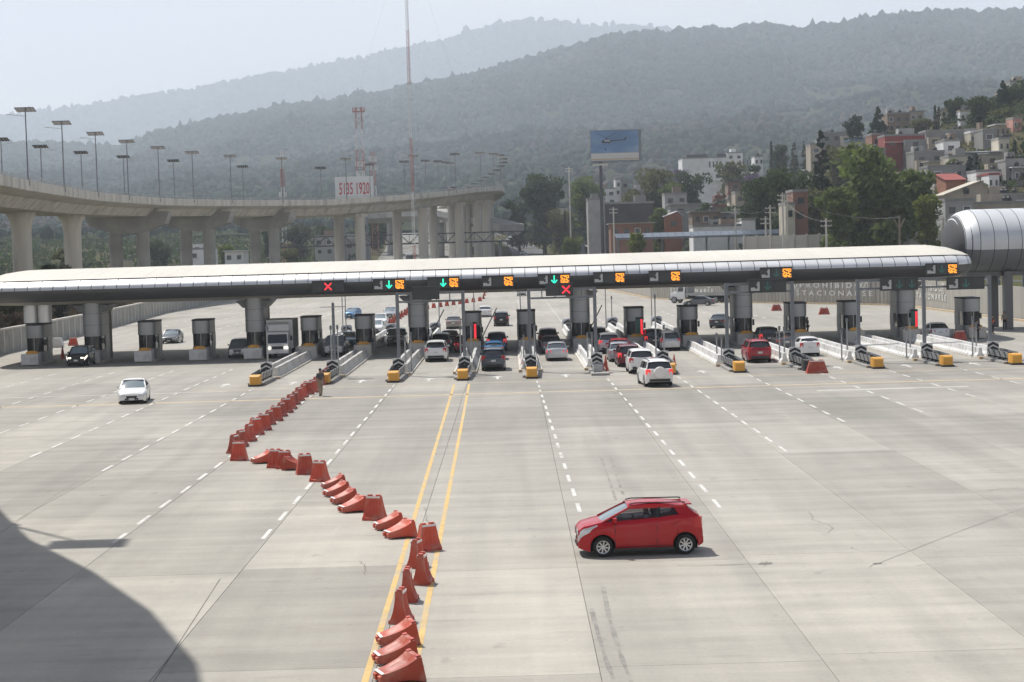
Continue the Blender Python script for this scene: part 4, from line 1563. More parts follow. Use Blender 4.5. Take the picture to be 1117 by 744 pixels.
# ================================================================== vehicles
def paint(name, col, metal=.0, rough=.27):
    return pm('paint_' + name, col, rough, metal=metal, var=.03, scale=2, coat=.4, spec=.3, dirt=(col[0] * .7 + .03, col[1] * .7 + .03, col[2] * .7 + .028, .25), dirt_scale=2)
PAINT = {'red': paint('red', (.42, .003, .010)), 'white': paint('white', (.80, .80, .79)), 'silver': paint('silver', (.46, .47, .49), .5),
         'black': paint('black', (.018, .018, .020)), 'grey': paint('grey', (.13, .135, .145), .4), 'blue': paint('blue', (.045, .20, .42), .2),
         'darkblue': paint('darkblue', (.03, .06, .11), .2), 'maroon': paint('maroon', (.17, .015, .022), .2), 'redsuv': paint('redsuv', (.36, .012, .025)),
         'skyblue': paint('skyblue', (.12, .33, .52), .1), 'slate': paint('slate', (.075, .095, .115), .3), 'champagne': paint('champagne', (.36, .33, .30), .4),
         'orange': paint('orange', (.5, .12, .05))}
M_TRIM = pm('black_trim', (.025, .025, .027), .55)
M_UNDER = pm('underbody', (.012, .012, .012), .95)
M_CHROME = pm('chrome', (.65, .66, .67), .2, metal=.9, var=.02)
M_PLATE = pm('number_plate', (.62, .63, .60), .5, var=.1, scale=8)
M_SEAT = pm('car_seat', (.06, .06, .065), .9)
# L, W, wheelbase, front overhang, wheel radius, top line of the lower body, (x ws base, x ws top, x roof rear, x rear base), roof z, belt z front/rear, doors B pillar pos
KIND = {
    'hatch': dict(L=3.60, W=1.60, wb=2.38, fo=.70, r=.295, top=[(0, .64), (.03, .77), (.16, .88), (.62, .99), (.9, 1.01), (1.6, 1.04), (2.4, 1.10), (3.0, 1.17), (3.4, 1.17), (3.52, 1.08), (3.57, .92), (3.6, .75)],
                  gh=(.66, 1.48, 3.10, 3.46), zr=1.47, gc=.17),
    'sedan': dict(L=4.50, W=1.76, wb=2.66, fo=.88, r=.315, top=[(0, .55), (.06, .64), (.4, .76), (1.1, .90), (1.35, .94), (2.4, .96), (3.5, 1.00), (3.9, 1.00), (4.35, .98), (4.47, .88), (4.5, .75)],
                  gh=(1.18, 1.98, 3.05, 3.92), zr=1.43, gc=.16),
    'suv': dict(L=4.45, W=1.82, wb=2.63, fo=.88, r=.35, top=[(0, .72), (.06, .84), (.35, .96), (1.0, 1.06), (1.2, 1.09), (2.4, 1.12), (3.6, 1.17), (4.2, 1.18), (4.38, 1.1), (4.45, .9)],
                gh=(1.02, 1.70, 3.98, 4.36), zr=1.66, gc=.22),
    'pickup': dict(L=5.3, W=1.88, wb=3.1, fo=.9, r=.37, top=[(0, .78), (.06, .92), (.4, 1.05), (1.3, 1.14), (1.5, 1.16), (3.4, 1.18), (3.5, 1.18), (5.2, 1.18), (5.27, 1.12), (5.3, .9)],
                   gh=(1.3, 1.95, 3.3, 3.55), zr=1.78, gc=.26),
    'wagon': dict(L=4.6, W=1.78, wb=2.75, fo=.85, r=.33, top=[(0, .66), (.06, .80), (.35, .92), (1.0, 1.0), (1.2, 1.03), (2.4, 1.04), (3.8, 1.06), (4.4, 1.06), (4.55, 1.0), (4.6, .8)],
                  gh=(1.1, 1.75, 4.15, 4.52), zr=1.60, gc=.2),
}
def wheel_mesh(r, w):
    b = MB()
    prof = [(r * .60, -w / 2 + .07), (r * .66, -w / 2), (r * .93, -w / 2), (r, -w * .32), (r, w * .32), (r * .93, w / 2), (r * .66, w / 2), (r * .60, w / 2 - .07)]
    n = 20
    P, fs = [], []
    for rr, y in prof:
        for i in range(n):
            a = 2 * math.pi * i / n
            P.append((rr * math.cos(a), y, rr * math.sin(a)))
    for k in range(len(prof) - 1):
        for i in range(n):
            j = (i + 1) % n
            fs.append((k * n + i, k * n + j, (k + 1) * n + j, (k + 1) * n + i))
    fs.append(tuple(range(n)))
    fs.append(tuple((len(prof) - 1) * n + i for i in range(n)))
    b.add(P, fs)
    return b
def rim_mesh(r, w, fancy):
    b = MB()
    y = w / 2 + .006
    n = 24
    ro, ri = r * .66, r * .56
    for s in (1, -1):
        P = []
        for rr in (ro, ri):
            for i in range(n):
                a = 2 * math.pi * i / n
                P.append((rr * math.cos(a), s * (y if rr == ro else y - .012), rr * math.sin(a)))
        b.add(P, [(i, (i + 1) % n, n + (i + 1) % n, n + i) for i in range(n)])
        m = 8 if fancy else 5
        for i in range(m):
            a = 2 * math.pi * i / m
            wd = .045 if fancy else .09
            c, sn = math.cos(a), math.sin(a)
            P = []
            for rr, ww in ((r * .1, wd * .8), (ri + .004, wd)):
                P += [(rr * c - ww / 2 * sn, s * (y - .02 if rr < r * .2 else y - .008), rr * sn + ww / 2 * c), (rr * c + ww / 2 * sn, s * (y - .02 if rr < r * .2 else y - .008), rr * sn - ww / 2 * c)]
            b.add(P, [(0, 1, 3, 2)])
        P = [(r * .13 * math.cos(2 * math.pi * i / 10), s * (y - .015), r * .13 * math.sin(2 * math.pi * i / 10)) for i in range(10)]
        b.add(P, [tuple(range(10))])
    return b
CARCACHE = {}
def car_meshes(kind, hero=False):
    key = (kind, hero)
    if key in CARCACHE:
        return CARCACHE[key]
    K = KIND[kind]
    L_, W, wb, fo, r, zr, gc = K['L'], K['W'], K['wb'], K['fo'], K['r'], K['zr'], K['gc']
    D = {}
    xw = (fo, fo + wb)
    xs = sorted(set([0, .03, .08, .16, .28, .45] + [L_ - d for d in (0, .03, .08, .16, .3)] + [round(q, 3) for c in xw for q in
                    [c + (r + .07) * math.cos(math.pi * i / 10) for i in range(11)]] + [lerp(.5, L_ - .4, i / (26 if hero else 14)) for i in range(27 if hero else 15)]))
    def plan_w(x):
        k = 1.0
        if x < .55: k -= .20 * (1 - x / .55) ** 2.2
        e = L_ - x
        if e < .45: k -= .15 * (1 - e / .45) ** 2.2
        return W / 2 * k
    ra = r + .065
    def zb(x):
        z = gc + (.10 * max(0, 1 - x / .25)) + .12 * max(0, 1 - (L_ - x) / .25)
        for c in xw:
            d = abs(x - c)
            if d < ra:
                z = max(z, r + math.sqrt(max(0, ra * ra - d * d)))
        return z
    SECS = []
    rings = []
    for x in xs:
        w, zt, z0 = plan_w(x), interp(x, K['top']), zb(x)
        zs = zt - .07
        z0 = min(z0, zs - .08)
        arch = 0.012 if any(abs(x - c) < ra + .05 for c in xw) else 0
        half = [(w * .93 + arch, z0), (w * .965 + arch, lerp(z0, zs, .22)), (w * .995, lerp(z0, zs, .45)), (w * .985, lerp(z0, zs, .62)), (w * .97, lerp(z0, zs, .74)), (w * .985, lerp(z0, zs, .86)), (w * .95, zs + .01), (w * .90, zt), (w * .55, zt + .03), (0, zt + .042)]
        SECS.append((x, half))
        ring = [Vector((L_ / 2 - x, y, z)) for y, z in half] + [Vector((L_ / 2 - x, -y, z)) for y, z in half[-2::-1]]
        rings.append(ring)
    b = MB()
    b.loft(rings, closed=False, cap=False)
    n = len(rings[0])
    b.poly([p for p in rings[0]])
    b.poly([p for p in rings[-1]])
    D['body'] = b
    u = MB()
    u.box((0, 0, (gc + .62) / 2 + .05), (L_ - .3, W * .78, .62 - gc))
    for c in xw:
        u.box((L_ / 2 - c, 0, r + .1), (2 * r + .16, W * .70, 2 * r - .1))
    D['underbody'] = u
    x1, x2, x3, x4 = K['gh']
    z1, z4 = interp(x1, K['top']) + .01, interp(x4, K['top']) + .0
    wbt, wrf = W / 2 * .90, W / 2 * .70
    X = lambda x: L_ / 2 - x
    # roof shell
    rr = []
    for i in range(11):
        t = i / 10
        x = lerp(x2 - .04, x3 + .06, t)
        zz = zr + .012 - .085 * abs(t - .42) ** 2 * 4 * (1.0 if t > .42 else .8)
        half = [(wrf + .055, zz - .09), (wrf + .03, zz - .03), (wrf - .06, zz + .005), (wrf * .5, zz + .03), (0, zz + .038)]
        rr.append([Vector((X(x), y, z)) for y, z in half] + [Vector((X(x), -y, z)) for y, z in half[-2::-1]])
    b = MB()
    b.loft(rr, closed=False, cap=False)
    D['roof'] = b
    roof_end = [zr + .012 - .085 * .58 ** 2 * 4, zr + .012 - .085 * .42 ** 2 * 4 * .8]
    zt2, zt3 = roof_end[1] - .03, roof_end[0] - .03
    # windscreen and rear window: bowed
    def pane(xb, zb_, xt, zt_, bow, wb_, wt_):
        P = []
        for j in range(4):
            t = j / 3
            for i in range(9):
                s = -1 + 2 * i / 8
                w = lerp(wb_, wt_, t)
                xx = lerp(xb, xt, t) + bow * (s * s)
                P.append(Vector((X(xx), w * s, lerp(zb_, zt_, t) + .018 * math.sin(math.pi * t))))
        return MB().add(P, [(j * 9 + i, j * 9 + i + 1, (j + 1) * 9 + i + 1, (j + 1) * 9 + i) for j in range(3) for i in range(8)])
    D['windshield'] = pane(x1 - .06, z1, x2 - .02, zt2 + .02, .16, wbt * .95, wrf * .99)
    D['rear_window'] = pane(x4 + .01, z4 + .04, x3 + .03, zt3 + .02, -.12, wbt * .93, wrf * .97)
    # side frames and windows
    xB = lerp(x1, x4, .58 if kind == 'hatch' else .47) if kind != 'pickup' else lerp(x2, x3, .5)
    fr = {1: MB(), -1: MB()}
    def sp(x, t, s, off=0):
        """point on the side-glass plane: t 0 at the belt, 1 at the roof rail"""
        zb_ = interp(x, K['top']) + .0
        return Vector((X(x), s * (lerp(wbt, wrf + .045, t) + off), lerp(zb_, zr - .085, t)))
    xa1 = x1 + .16
    quarter = {'hatch': .55, 'sedan': .30, 'suv': .34, 'pickup': .12, 'wagon': .25}[kind]
    xd = lerp(x3, x4, .5)
    for s in (1, -1):
        f = fr[s]
        f.bar(sp(x1 + .02, .0, s), sp(x2, 1, s), .075, .05)
        D[('bp', s)] = MB().bar(sp(xB, 0, s, .004), sp(xB + .05, 1, s, .004), .10, .03)
        # rear pillar as a filled panel
        f.slabpoly([sp(x4 - .02, -.02, s), sp(x4 - quarter, -.02, s), sp(x3 - quarter * .62, 1, s), sp(x3 + .05, 1, s)], (0, -s * .03, 0))
        f.bar(sp(x2 - .02, 1.0, s), sp(x3 + .03, 1.0, s), .05, .07)
        D[('side_window', 'front', s)] = MB().slabpoly([sp(x1 + .12, .03, s, -.012), sp(xB - .04, .0, s, -.012), sp(xB + .01, .97, s, -.012), sp(x2 + .05, .97, s, -.012)], (0, -s * .01, 0))
        D[('side_window', 'rear', s)] = MB().slabpoly([sp(xB + .05, .0, s, -.012), sp(x4 - quarter + .02, .0, s, -.012), sp(x3 - quarter * .62 + .02, .97, s, -.012), sp(xB + .10, .97, s, -.012)], (0, -s * .01, 0))
    D['frames'] = fr
    # lamps, grille, plates, mirrors
    zf = interp(.12, K['top'])
    zt_ = interp(L_ - .06, K['top'])
    for s in (1, -1):
        wf = plan_w(.12)
        hl = MB()
        def on_body(x, idx, off=.008):
            for (xa_, ha), (xb_, hb_) in zip(SECS, SECS[1:]):
                if xa_ <= x <= xb_:
                    f = (x - xa_) / (xb_ - xa_)
                    break
            i0 = min(len(ha) - 2, int(idx))
            g_f = idx - i0
            pa = [lerp(ha[i0][q], ha[i0 + 1][q], g_f) for q in (0, 1)]
            pb = [lerp(hb_[i0][q], hb_[i0 + 1][q], g_f) for q in (0, 1)]
            return Vector((X(x) + off * .6, s * (lerp(pa[0], pb[0], f) + off), lerp(pa[1], pb[1], f) + off * .4))
        rings_h = []
        for i in range(8):
            t_ = i / 7
            x_ = lerp(.004, .56, t_)
            lo_, hi_ = lerp(2.6, 5.7, t_ ** .8), lerp(6.0, 6.25, t_)
            rings_h.append([on_body(x_, lerp(lo_, hi_, j / 4)) for j in range(5)])
        hl.loft(rings_h, closed=False, cap=False)
        hl.box((X(-.004), s * wf * .66, zf - .13), (.02, wf * .32, .13))
        D[('headlight', s)] = hl
        wr_ = plan_w(L_ - .1)
        hi = kind in ('suv', 'wagon', 'hatch')
        za, zc_ = (zt_ - .28, zt_ + .05) if hi else (zt_ - .24, zt_ - .04)
        wi = .72 if hi else .58
        tl = MB()
        tl.loft([[Vector((X(L_ + .012), s * wr_ * wi, za)), Vector((X(L_ + .006), s * wr_ * wi, zc_)), Vector((X(L_ - .08), s * wr_ * wi, zc_ + .01)), Vector((X(L_ - .08), s * wr_ * wi, za))],
                 [Vector((X(L_ - .04), s * wr_ * .97, za)), Vector((X(L_ - .06), s * wr_ * .96, zc_)), Vector((X(L_ - .16), s * wr_ * .96, zc_ + .01)), Vector((X(L_ - .16), s * wr_ * .97, za))],
                 [Vector((X(L_ - .20), s * plan_w(L_ - .2) * 1.006, za + .04)), Vector((X(L_ - .22), s * plan_w(L_ - .2) * .99, zc_ - .02)), Vector((X(L_ - .26), s * plan_w(L_ - .2) * .985, zc_)), Vector((X(L_ - .25), s * plan_w(L_ - .2), za + .04))]])
        D[('taillight', s)] = tl
        m = MB()
        xm = x1 + .38
        pm_ = sp(xm, .08, s)
        m.loft([[pm_ + Vector((dx, s * .06 , dz)) for dx, dz in ((-.05, -.05), (.05, -.05), (.05, .05), (-.05, .05))],
                [pm_ + Vector((dx, s * .14, dz + .02)) for dx, dz in ((-.07, -.08), (.06, -.07), (.06, .07), (-.07, .08))],
                [pm_ + Vector((dx, s * .23, dz + .02)) for dx, dz in ((-.05, -.06), (.03, -.05), (.03, .05), (-.05, .06))]])
        m.bar(pm_, pm_ + Vector((0, s * .08, 0)), .05, .04)
        D[('mirror', s)] = m
    g_ = MB()
    wf = plan_w(0.02)
    g_.slabpoly([(X(-.008), -wf * .50, zf - .14), (X(-.008), wf * .50, zf - .14), (X(-.004), wf * .34, zf - .38), (X(-.004), -wf * .34, zf - .38)], (-.05, 0, 0))
    g_.box((X(.01), 0, gc + .17), (.07, wf * 1.15, .10))
    D['grille'] = g_
    D['front_plate'] = MB().box((X(-.03), 0, zf - .34), (.02, .34, .14))
    D['rear_plate'] = MB().box((X(L_ + .012), 0, zt_ - (.30 if kind in ('suv', 'wagon', 'hatch') else .22)), (.02, .34, .15))
    rb = MB()
    rb.box((X(L_ - .02), 0, gc + .22), (.09, W * .72, .17))
    D['rear_bumper_trim'] = rb
    D['wheel'], D['rim'] = wheel_mesh(r, .19), rim_mesh(r, .19, hero)
    meshes = {}
    def fin(b, nm, smooth, sharp=35):
        me = b.mesh(nm)
        bm = bmesh.new()
        bm.from_mesh(me)
        bmesh.ops.remove_doubles(bm, verts=bm.verts, dist=.0005)
        bmesh.ops.recalc_face_normals(bm, faces=bm.faces)
        bm.to_mesh(me)
        bm.free()
        if smooth:
            me.shade_smooth()
            me.set_sharp_from_angle(angle=R(sharp))
        return me
    for kk, v in D.items():
        if kk == 'frames':
            meshes[('frame', 1)], meshes[('frame', -1)] = fin(v[1], 'window_frame', False), fin(v[-1], 'window_frame', False)
        else:
            nm = kk if isinstance(kk, str) else kk[0]
            meshes[kk] = fin(v, nm, nm in ('body', 'roof', 'windshield', 'rear_window', 'wheel', 'mirror', 'headlight', 'taillight'), 32 if nm == 'body' else 40)
    CARCACHE[key] = (meshes, K)
    return CARCACHE[key]
def mobj(name, me, mat, parent, loc=None):
    o = bpy.data.objects.new(name, me)
    COL.objects.link(o)
    if not me.materials:
        me.materials.append(None)
    o.material_slots[0].link = 'OBJECT'
    o.material_slots[0].material = mat
    o.parent = parent
    if loc is not None:
        o.location = loc
    return o
def car(kind, colour, label, x, y, head, group=None, cat='car', z=0.0, lit=False, brake=False, hero=False, name=None, extras=()):
    me, K = car_meshes(kind, hero)
    t = thing(name or ('suv' if kind == 'suv' else 'pickup_truck' if kind == 'pickup' else 'car'), label, cat, (x, y, z), head, group)
    P = PAINT[colour]
    mobj('body', me['body'], P, t)
    mobj('underbody', me['underbody'], M_UNDER, t)
    mobj('roof', me['roof'], P, t)
    for s in (1, -1):
        mobj('window_frame', me[('frame', s)], P, t)
        mobj('door_pillar', me[('bp', s)], M_TRIM, t)
        for w in ('front', 'rear'):
            mobj('side_window', me[('side_window', w, s)], M_CLEAR if hero else M_CARGLASS, t)
        mobj('headlight', me[('headlight', s)], M_HEADON if lit else M_HEAD, t)
        mobj('taillight', me[('taillight', s)], M_BRAKE if brake else M_TAIL, t)
        mobj('mirror', me[('mirror', s)], P, t)
        for c in (K['fo'], K['fo'] + K['wb']):
            w = mobj('wheel', me['wheel'], M_RUBBER, t, (K['L'] / 2 - c, s * (K['W'] / 2 - .115), K['r']))
            w.rotation_euler.y = rnd.uniform(0, 6)
            mobj('rim', me['rim'], M_RIM, w)
    mobj('windshield', me['windshield'], M_WINDSH if hero else (M_WINDSH if math.sin(head) < 0 else M_CARGLASS), t)
    mobj('rear_window', me['rear_window'], M_CLEAR if hero else M_CARGLASS, t)
    mobj('grille', me['grille'], M_TRIM, t)
    mobj('number_plate', me['front_plate' if math.sin(head) < .1 else 'rear_plate'], M_PLATE, t)
    mobj('rear_bumper_trim', me['rear_bumper_trim'], M_TRIM if kind == 'suv' else P, t)
    L_, W = K['L'], K['W']
    if 'rails' in extras:
        for s in (1, -1):
            b = MB()
            y_ = s * (W / 2 * .70 - .04)
            zz = K['zr']
            x2, x3 = K['gh'][1], K['gh'][2]
            b.bar((L_ / 2 - x2 - .18, y_, zz + .035), (L_ / 2 - x3 + .05, y_, zz + .02), .035, .03)
            b.bar((L_ / 2 - x2 - .02, y_, zz + .0), (L_ / 2 - x2 - .18, y_, zz + .035), .04, .03)
            b.bar((L_ / 2 - x3 + .05, y_, zz + .02), (L_ / 2 - x3 - .03, y_, zz + .0), .04, .035)
            b.build('roof_rail', M_TRIM, t)
    if 'spare' in extras:
        MB().lathe([(.02, -.11), (.36, -.11), (.38, -.07), (.38, .07), (.33, .11), (.02, .11)], (0, 0, 0), 24).build('spare_wheel_cover', P, t, smooth=True).matrix_local = \
            Matrix.Translation((-L_ / 2 - .10, .0, .92)) @ Matrix.Rotation(R(90), 4, 'Y')
    if 'bed' in extras:
        MB().box((L_ / 2 - 4.4, 0, 1.205), (1.55, W * .78, .05)).build('cargo_bed', M_UNDER, t)
    if 'cap' in extras:
        MB().box((L_ / 2 - K['gh'][2] - .10, 0, K['zr'] - .045), (.22, W * .66, .04)).build('roof_spoiler', P, t)
    return t

UP, DN = R(90), R(-90)          # driving away from / towards the camera
# ---- the red hatchback crossing the plaza
p = G(697, 603)
hero = car('hatch', 'red', 'small red hatchback driving leftwards across the open plaza', p.x, p.y + .2, R(180 + 2.5), None, hero=True, extras=('rails', 'cap'))
K = KIND['hatch']
hl_ = K['L'] / 2
for s in (1, -1):           # seats
    MB().box((hl_ - 2.05, s * .36, .62), (.5, .46, .2)).build('seat', M_SEAT, hero)
    MB().box((hl_ - 2.32, s * .36, .98), (.16, .44, .66)).build('seat_back', M_SEAT, hero)
    MB().box((hl_ - 2.34, s * .36, 1.37), (.1, .24, .16)).build('headrest', M_SEAT, hero)
    b = MB()                # door shut lines, sill, handles
    ww = K['W'] / 2 * .995
    for xx in (1.05, 2.27, 2.92):
        b.bar((hl_ - xx, s * (ww - .004), .30), (hl_ - xx - (.02 if xx < 2.8 else -.10), s * (ww - .018), .97), .012, .012)
    b.bar((hl_ - 1.05, s * (ww - .012), .29), (hl_ - 2.75, s * (ww - .012), .29), .012, .012)
    b.build('door_shut_line', M_TRIM, hero)
    for xx in (2.10, 2.78):
        MB().box((hl_ - xx, s * (ww - .002), .885), (.17, .035, .035)).build('door_handle', PAINT['red'], hero)
    MB().lathe([(.075, 0), (.075, .03)], (0, 0, 0), 12).build('fog_lamp', M_TRIM, hero, loc=(hl_ - .10, s * .60, .40)).rotation_euler = (0, R(90), 0)
    b = MB()
    b.bar((hl_ - 1.0, s * (ww - .02), .21), (hl_ - 2.75, s * (ww - .02), .21), .05, .07)
    b.build('side_skirt', M_TRIM, hero)
MB().box((hl_ - 2.85, 0, .80), (.2, 1.2, .5)).build('rear_seat', M_SEAT, hero)
MB().box((hl_ - 1.16, 0, .93), (.35, 1.25, .12)).build('dashboard', M_TRIM, hero)
MB().bar((hl_ + .012, -.11, .57), (hl_ + .012, .11, .57), .02, .075).build('badge', pm('gold_badge', (.55, .42, .15), .35, metal=.6), hero)

# ---- lone white sedan coming towards the camera on the left
p = G(147, 438)
car('sedan', 'white', 'white sedan driving alone towards the camera on the left lanes', p.x, p.y, R(-90 + 7), None, lit=False)
# ---- traffic list: kind, colour, px, py (ground under its near bumper), direction, label, extras
def park(kind, colour, px, py, d, label, extras=(), dang=0, **kw):
    p = G(px, py)
    L_ = KIND[kind]['L']
    return car(kind, colour, label, p.x, p.y + L_ / 2, (UP if d else DN) + R(dang), 'traffic at the toll plaza', extras=extras, **kw)
TR = [
    ('suv', 'black', 83, 400, 0, 'black SUV with headlights on, between the two leftmost booths', (), dict(lit=True)),
    ('sedan', 'grey', 184, 375, 0, 'dark sedan half hidden behind the third booth from the left', (), {}),
    ('suv', 'silver', 259, 391, 0, 'silver car just left of the tall column by the truck', (), {}),
    ('pickup', 'silver', 364, 389, 0, 'silver pickup with dark grille facing the camera, right of the box truck', ('bed',), {}),
    ('sedan', 'skyblue', 381, 379, 0, 'pale blue oncoming sedan behind the silver pickup', (), {}),
    ('hatch', 'blue', 384, 348, 0, 'bright blue hatchback further back among oncoming cars', (), dict(dang=-12)),
    ('suv', 'grey', 432, 378, 0, 'dark grey oncoming car right of the third booth from the truck', (), {}),
    ('sedan', 'white', 409, 364, 0, 'first white oncoming car in the queue behind the booth', (), {}),
    ('sedan', 'white', 414, 356, 0, 'second white oncoming car in the queue behind the booth', (), {}),
    ('sedan', 'silver', 425, 347, 0, 'silver oncoming sedan at the back of the queue', (), {}),
    ('suv', 'white', 475.5, 395, 1, 'white crossover waiting at the back of the lane left of the yellow lines', ('cap',), {}),
    ('wagon', 'grey', 481, 384, 1, 'grey car directly ahead of the white crossover', (), {}),
    ('sedan', 'black', 490, 378, 1, 'black sedan at the head of the white crossover lane', (), {}),
    ('sedan', 'champagne', 494.5, 359, 1, 'beige sedan driving off beyond the booths', (), {}),
    ('sedan', 'white', 529, 346, 1, 'white sedan driving off, left of the black SUV', (), {}),
    ('suv', 'black', 547, 356, 1, 'black SUV driving off beyond the booths', (), {}),
    ('suv', 'silver', 569, 323, 1, 'small distant silver car above the dark booth', (), {}),
    ('suv', 'slate', 538.5, 405, 1, 'dark slate SUV waiting behind the blue hatchback', ('rails',), {}),
    ('hatch', 'blue', 539, 393, 1, 'bright blue hatchback between two dark SUVs', (), dict(brake=True)),
    ('suv', 'darkblue', 542, 384, 1, 'dark blue SUV at the head of the slate SUV lane', (), dict(brake=True)),
    ('sedan', 'maroon', 506, 385, 1, 'maroon car half hidden behind the booth with the red light bar', (), dict(brake=True)),
    ('sedan', 'silver', 608, 394, 1, 'silver sedan waiting under the red cross', (), dict(brake=True)),
    ('sedan', 'grey', 602, 386, 1, 'dark grey sedan ahead of the silver sedan', (), {}),
    ('suv', 'maroon', 598.5, 379, 1, 'dark maroon SUV at the head of the silver sedan lane', (), {}),
    ('suv', 'grey', 652.5, 378, 1, 'dark grey van at the head of the long queue', (), {}),
    ('suv', 'silver', 665, 386, 1, 'silver minivan second in the long queue', (), dict(brake=True)),
    ('sedan', 'redsuv', 677, 390, 1, 'red car hidden in the middle of the long queue', (), dict(brake=True)),
    ('sedan', 'silver', 677, 395, 1, 'silver sedan in the long queue beside the red cone', (), {}),
    ('wagon', 'maroon', 687, 400.5, 1, 'dark red car in the long queue behind the silver sedan', (), dict(brake=True)),
    ('suv', 'white', 700.5, 408, 1, 'white crossover near the tail of the long queue', (), {}),
    ('suv', 'white', 717.5, 422.5, 1, 'white SUV with rear spare wheel cover, last in the long queue', ('spare', 'rails'), dict(brake=True, dang=4)),
    ('suv', 'black', 714.5, 381, 1, 'black car left of the pale wagon at the booth', (), dict(brake=True)),
    ('wagon', 'silver', 732, 383, 1, 'pale silver wagon right of the long queue', (), {}),
    ('suv', 'redsuv', 829.5, 396, 1, 'red SUV waiting under the gantry on the right', ('rails',), {}),
    ('suv', 'black', 840, 379, 1, 'black SUV at the booth ahead of the red SUV', (), dict(brake=True)),
    ('sedan', 'grey', 859, 382, 1, 'grey sedan between the black SUV and the white hatchback', (), {}),
    ('hatch', 'white', 884, 389, 1, 'white hatchback behind the large red block on the right', (), {}),
    ('sedan', 'slate', 789, 358, 1, 'dark sedan driving off left of the tall right column', (), dict(dang=-18)),
    ('sedan', 'grey', 765, 334, 1, 'grey sedan in front of the flatbed truck', (), dict(dang=72)),
    ('sedan', 'white', 1028, 371, 1, 'white sedan behind the booths at the far right', (), dict(dang=-3)),
]
for kind, colour, px, py, d, lab, ex, kw in TR:
    park(kind, colour, px, py, d, lab, ex, **kw)
# two vehicles on the viaduct
for px, kind, lab in ((501, 'pickup', 'dark pickup on the viaduct, left one of two'), (519, 'suv', 'dark SUV on the viaduct near its right end')):
    best = None
    s = s_of_y(440)
    while s < s_of_y(545):
        q, t, nn, z = via_at(s)
        q2 = q + nn * 5
        vx = CX + F_PX * q2.x / q2.y
        if best is None or abs(vx - px) < best[0]:
            best = (abs(vx - px), q2, t, z)
        s += 1
    car(kind, 'black', lab, best[1].x, best[1].y, math.atan2(best[2].y, best[2].x), 'vehicles on the viaduct', z=best[3] + .01 - 5 * bank(best[1].y))
# far cars on the right carriageway and side street
for i, (px, py, c) in enumerate(((571, 260, 'white'), (575, 265, 'black'), (578, 271, 'silver'), (590, 262, 'grey'))):
    Y = 600 - i * 25
    q = AT(px, py, Y)
    car('sedan', c, '%s %s car on the far right carriageway' % (ORD[i], c), 6 + (i - 1.5) * 1.2, Y, DN, 'far cars beyond the viaduct', z=terr(6, Y) + .08)
q = AT(627, 247, 560)
car('sedan', 'white', 'white car coming down the side street by the billboard', q.x + 7.4, 560, DN, 'far cars beyond the viaduct', z=terr(26.5, 560) + .3)

# ------------------------------------------------------------------ trucks and bus
def wheelset(t, xs, W, r):
    me = wheel_mesh(r, .26)
    rm = rim_mesh(r, .26, False)
    M1, M2 = me.mesh('wheel'), rm.mesh('rim')
    M1.shade_smooth()
    M1.set_sharp_from_angle(angle=R(35))
    for x in xs:
        for s in (1, -1):
            w = mobj('wheel', M1, M_RUBBER, t, (x, s * (W / 2 - .16), r))
            mobj('rim', M2, M_RIM, w)
def box_truck(label, x, y, head):
    t = thing('box_truck', label, 'truck', (x, y, 0), head, 'traffic at the toll plaza')
    P = PAINT['white']
    b = MB()
    rg = []
    for xx, z0, z1, w in ((3.25, .55, 1.15, .92), (3.30, .45, 1.2, .96), (3.22, .40, 1.25, 1.0), (2.95, .40, 2.15, 1.0), (2.75, .40, 2.30, .98), (1.6, .40, 2.33, 1.0)):
        rg.append([Vector((xx, -w, z0)), Vector((xx, w, z0)), Vector((xx, w * .99, lerp(z0, z1, .5))), Vector((xx, w * .93, z1)), Vector((xx, -w * .93, z1)), Vector((xx, -w * .99, lerp(z0, z1, .5)))])
    b.loft(rg)
    b.build('cab', P, t, smooth=True, sharp=25)
    MB().slabpoly([(3.235, -.86, 1.32), (3.235, .86, 1.32), (2.99, .82, 2.08), (2.99, -.82, 2.08)], (.02, 0, .008)).build('windshield', M_CARGLASS, t)
    for s in (1, -1):
        MB().slabpoly([(3.05, s * 1.0, 1.35), (2.0, s * 1.0, 1.35), (2.0, s * .97, 2.02), (2.9, s * .97, 2.02)], (0, s * .015, 0)).build('side_window', M_CARGLASS, t)
        MB().box((3.29, s * .74, .92), (.08, .34, .2)).build('headlight', M_HEADON, t)
        MB().box((3.15, s * 1.2, 1.75), (.12, .22, .42)).build('mirror', M_TRIM, t)
        b = MB()
        b.box((-.65, s * 1.14, 2.0), (4.3, .04, 2.45))
        b.build('box_side', M_WHITE, t)
    MB().box((3.315, 0, .93), (.04, 1.0, .26)).build('grille', M_TRIM, t)
    MB().box((3.33, 0, .55), (.1, 1.9, .22)).build('bumper', P, t)
    MB().box((3.39, 0, .55), (.02, .34, .14)).build('number_plate', M_PLATE, t)
    b = MB()
    b.box((-.65, 0, 2.0), (4.3, 2.24, 2.5))
    b.build('cargo_box', M_WHITE, t)
    b = MB()
    b.slabpoly([(1.52, -.95, 2.38), (2.7, -.8, 2.36), (2.3, -.85, 2.9), (1.52, -.95, 3.15)], (0, 1.75, 0))
    b.build('wind_deflector', P, t)
    MB().box((-.65, 0, 3.28), (4.34, 2.34, .06)).build('box_roof_trim', M_GALV, t)
    MB().box((.2, 0, .55), (5.6, .9, .25)).build('chassis', M_UNDER, t)
    wheelset(t, (2.35, -1.6), 1.95, .40)
    return t
p = G(303, 391)
box_truck('white box truck with headlights on, facing the camera', p.x, p.y + 3.3, R(-90))
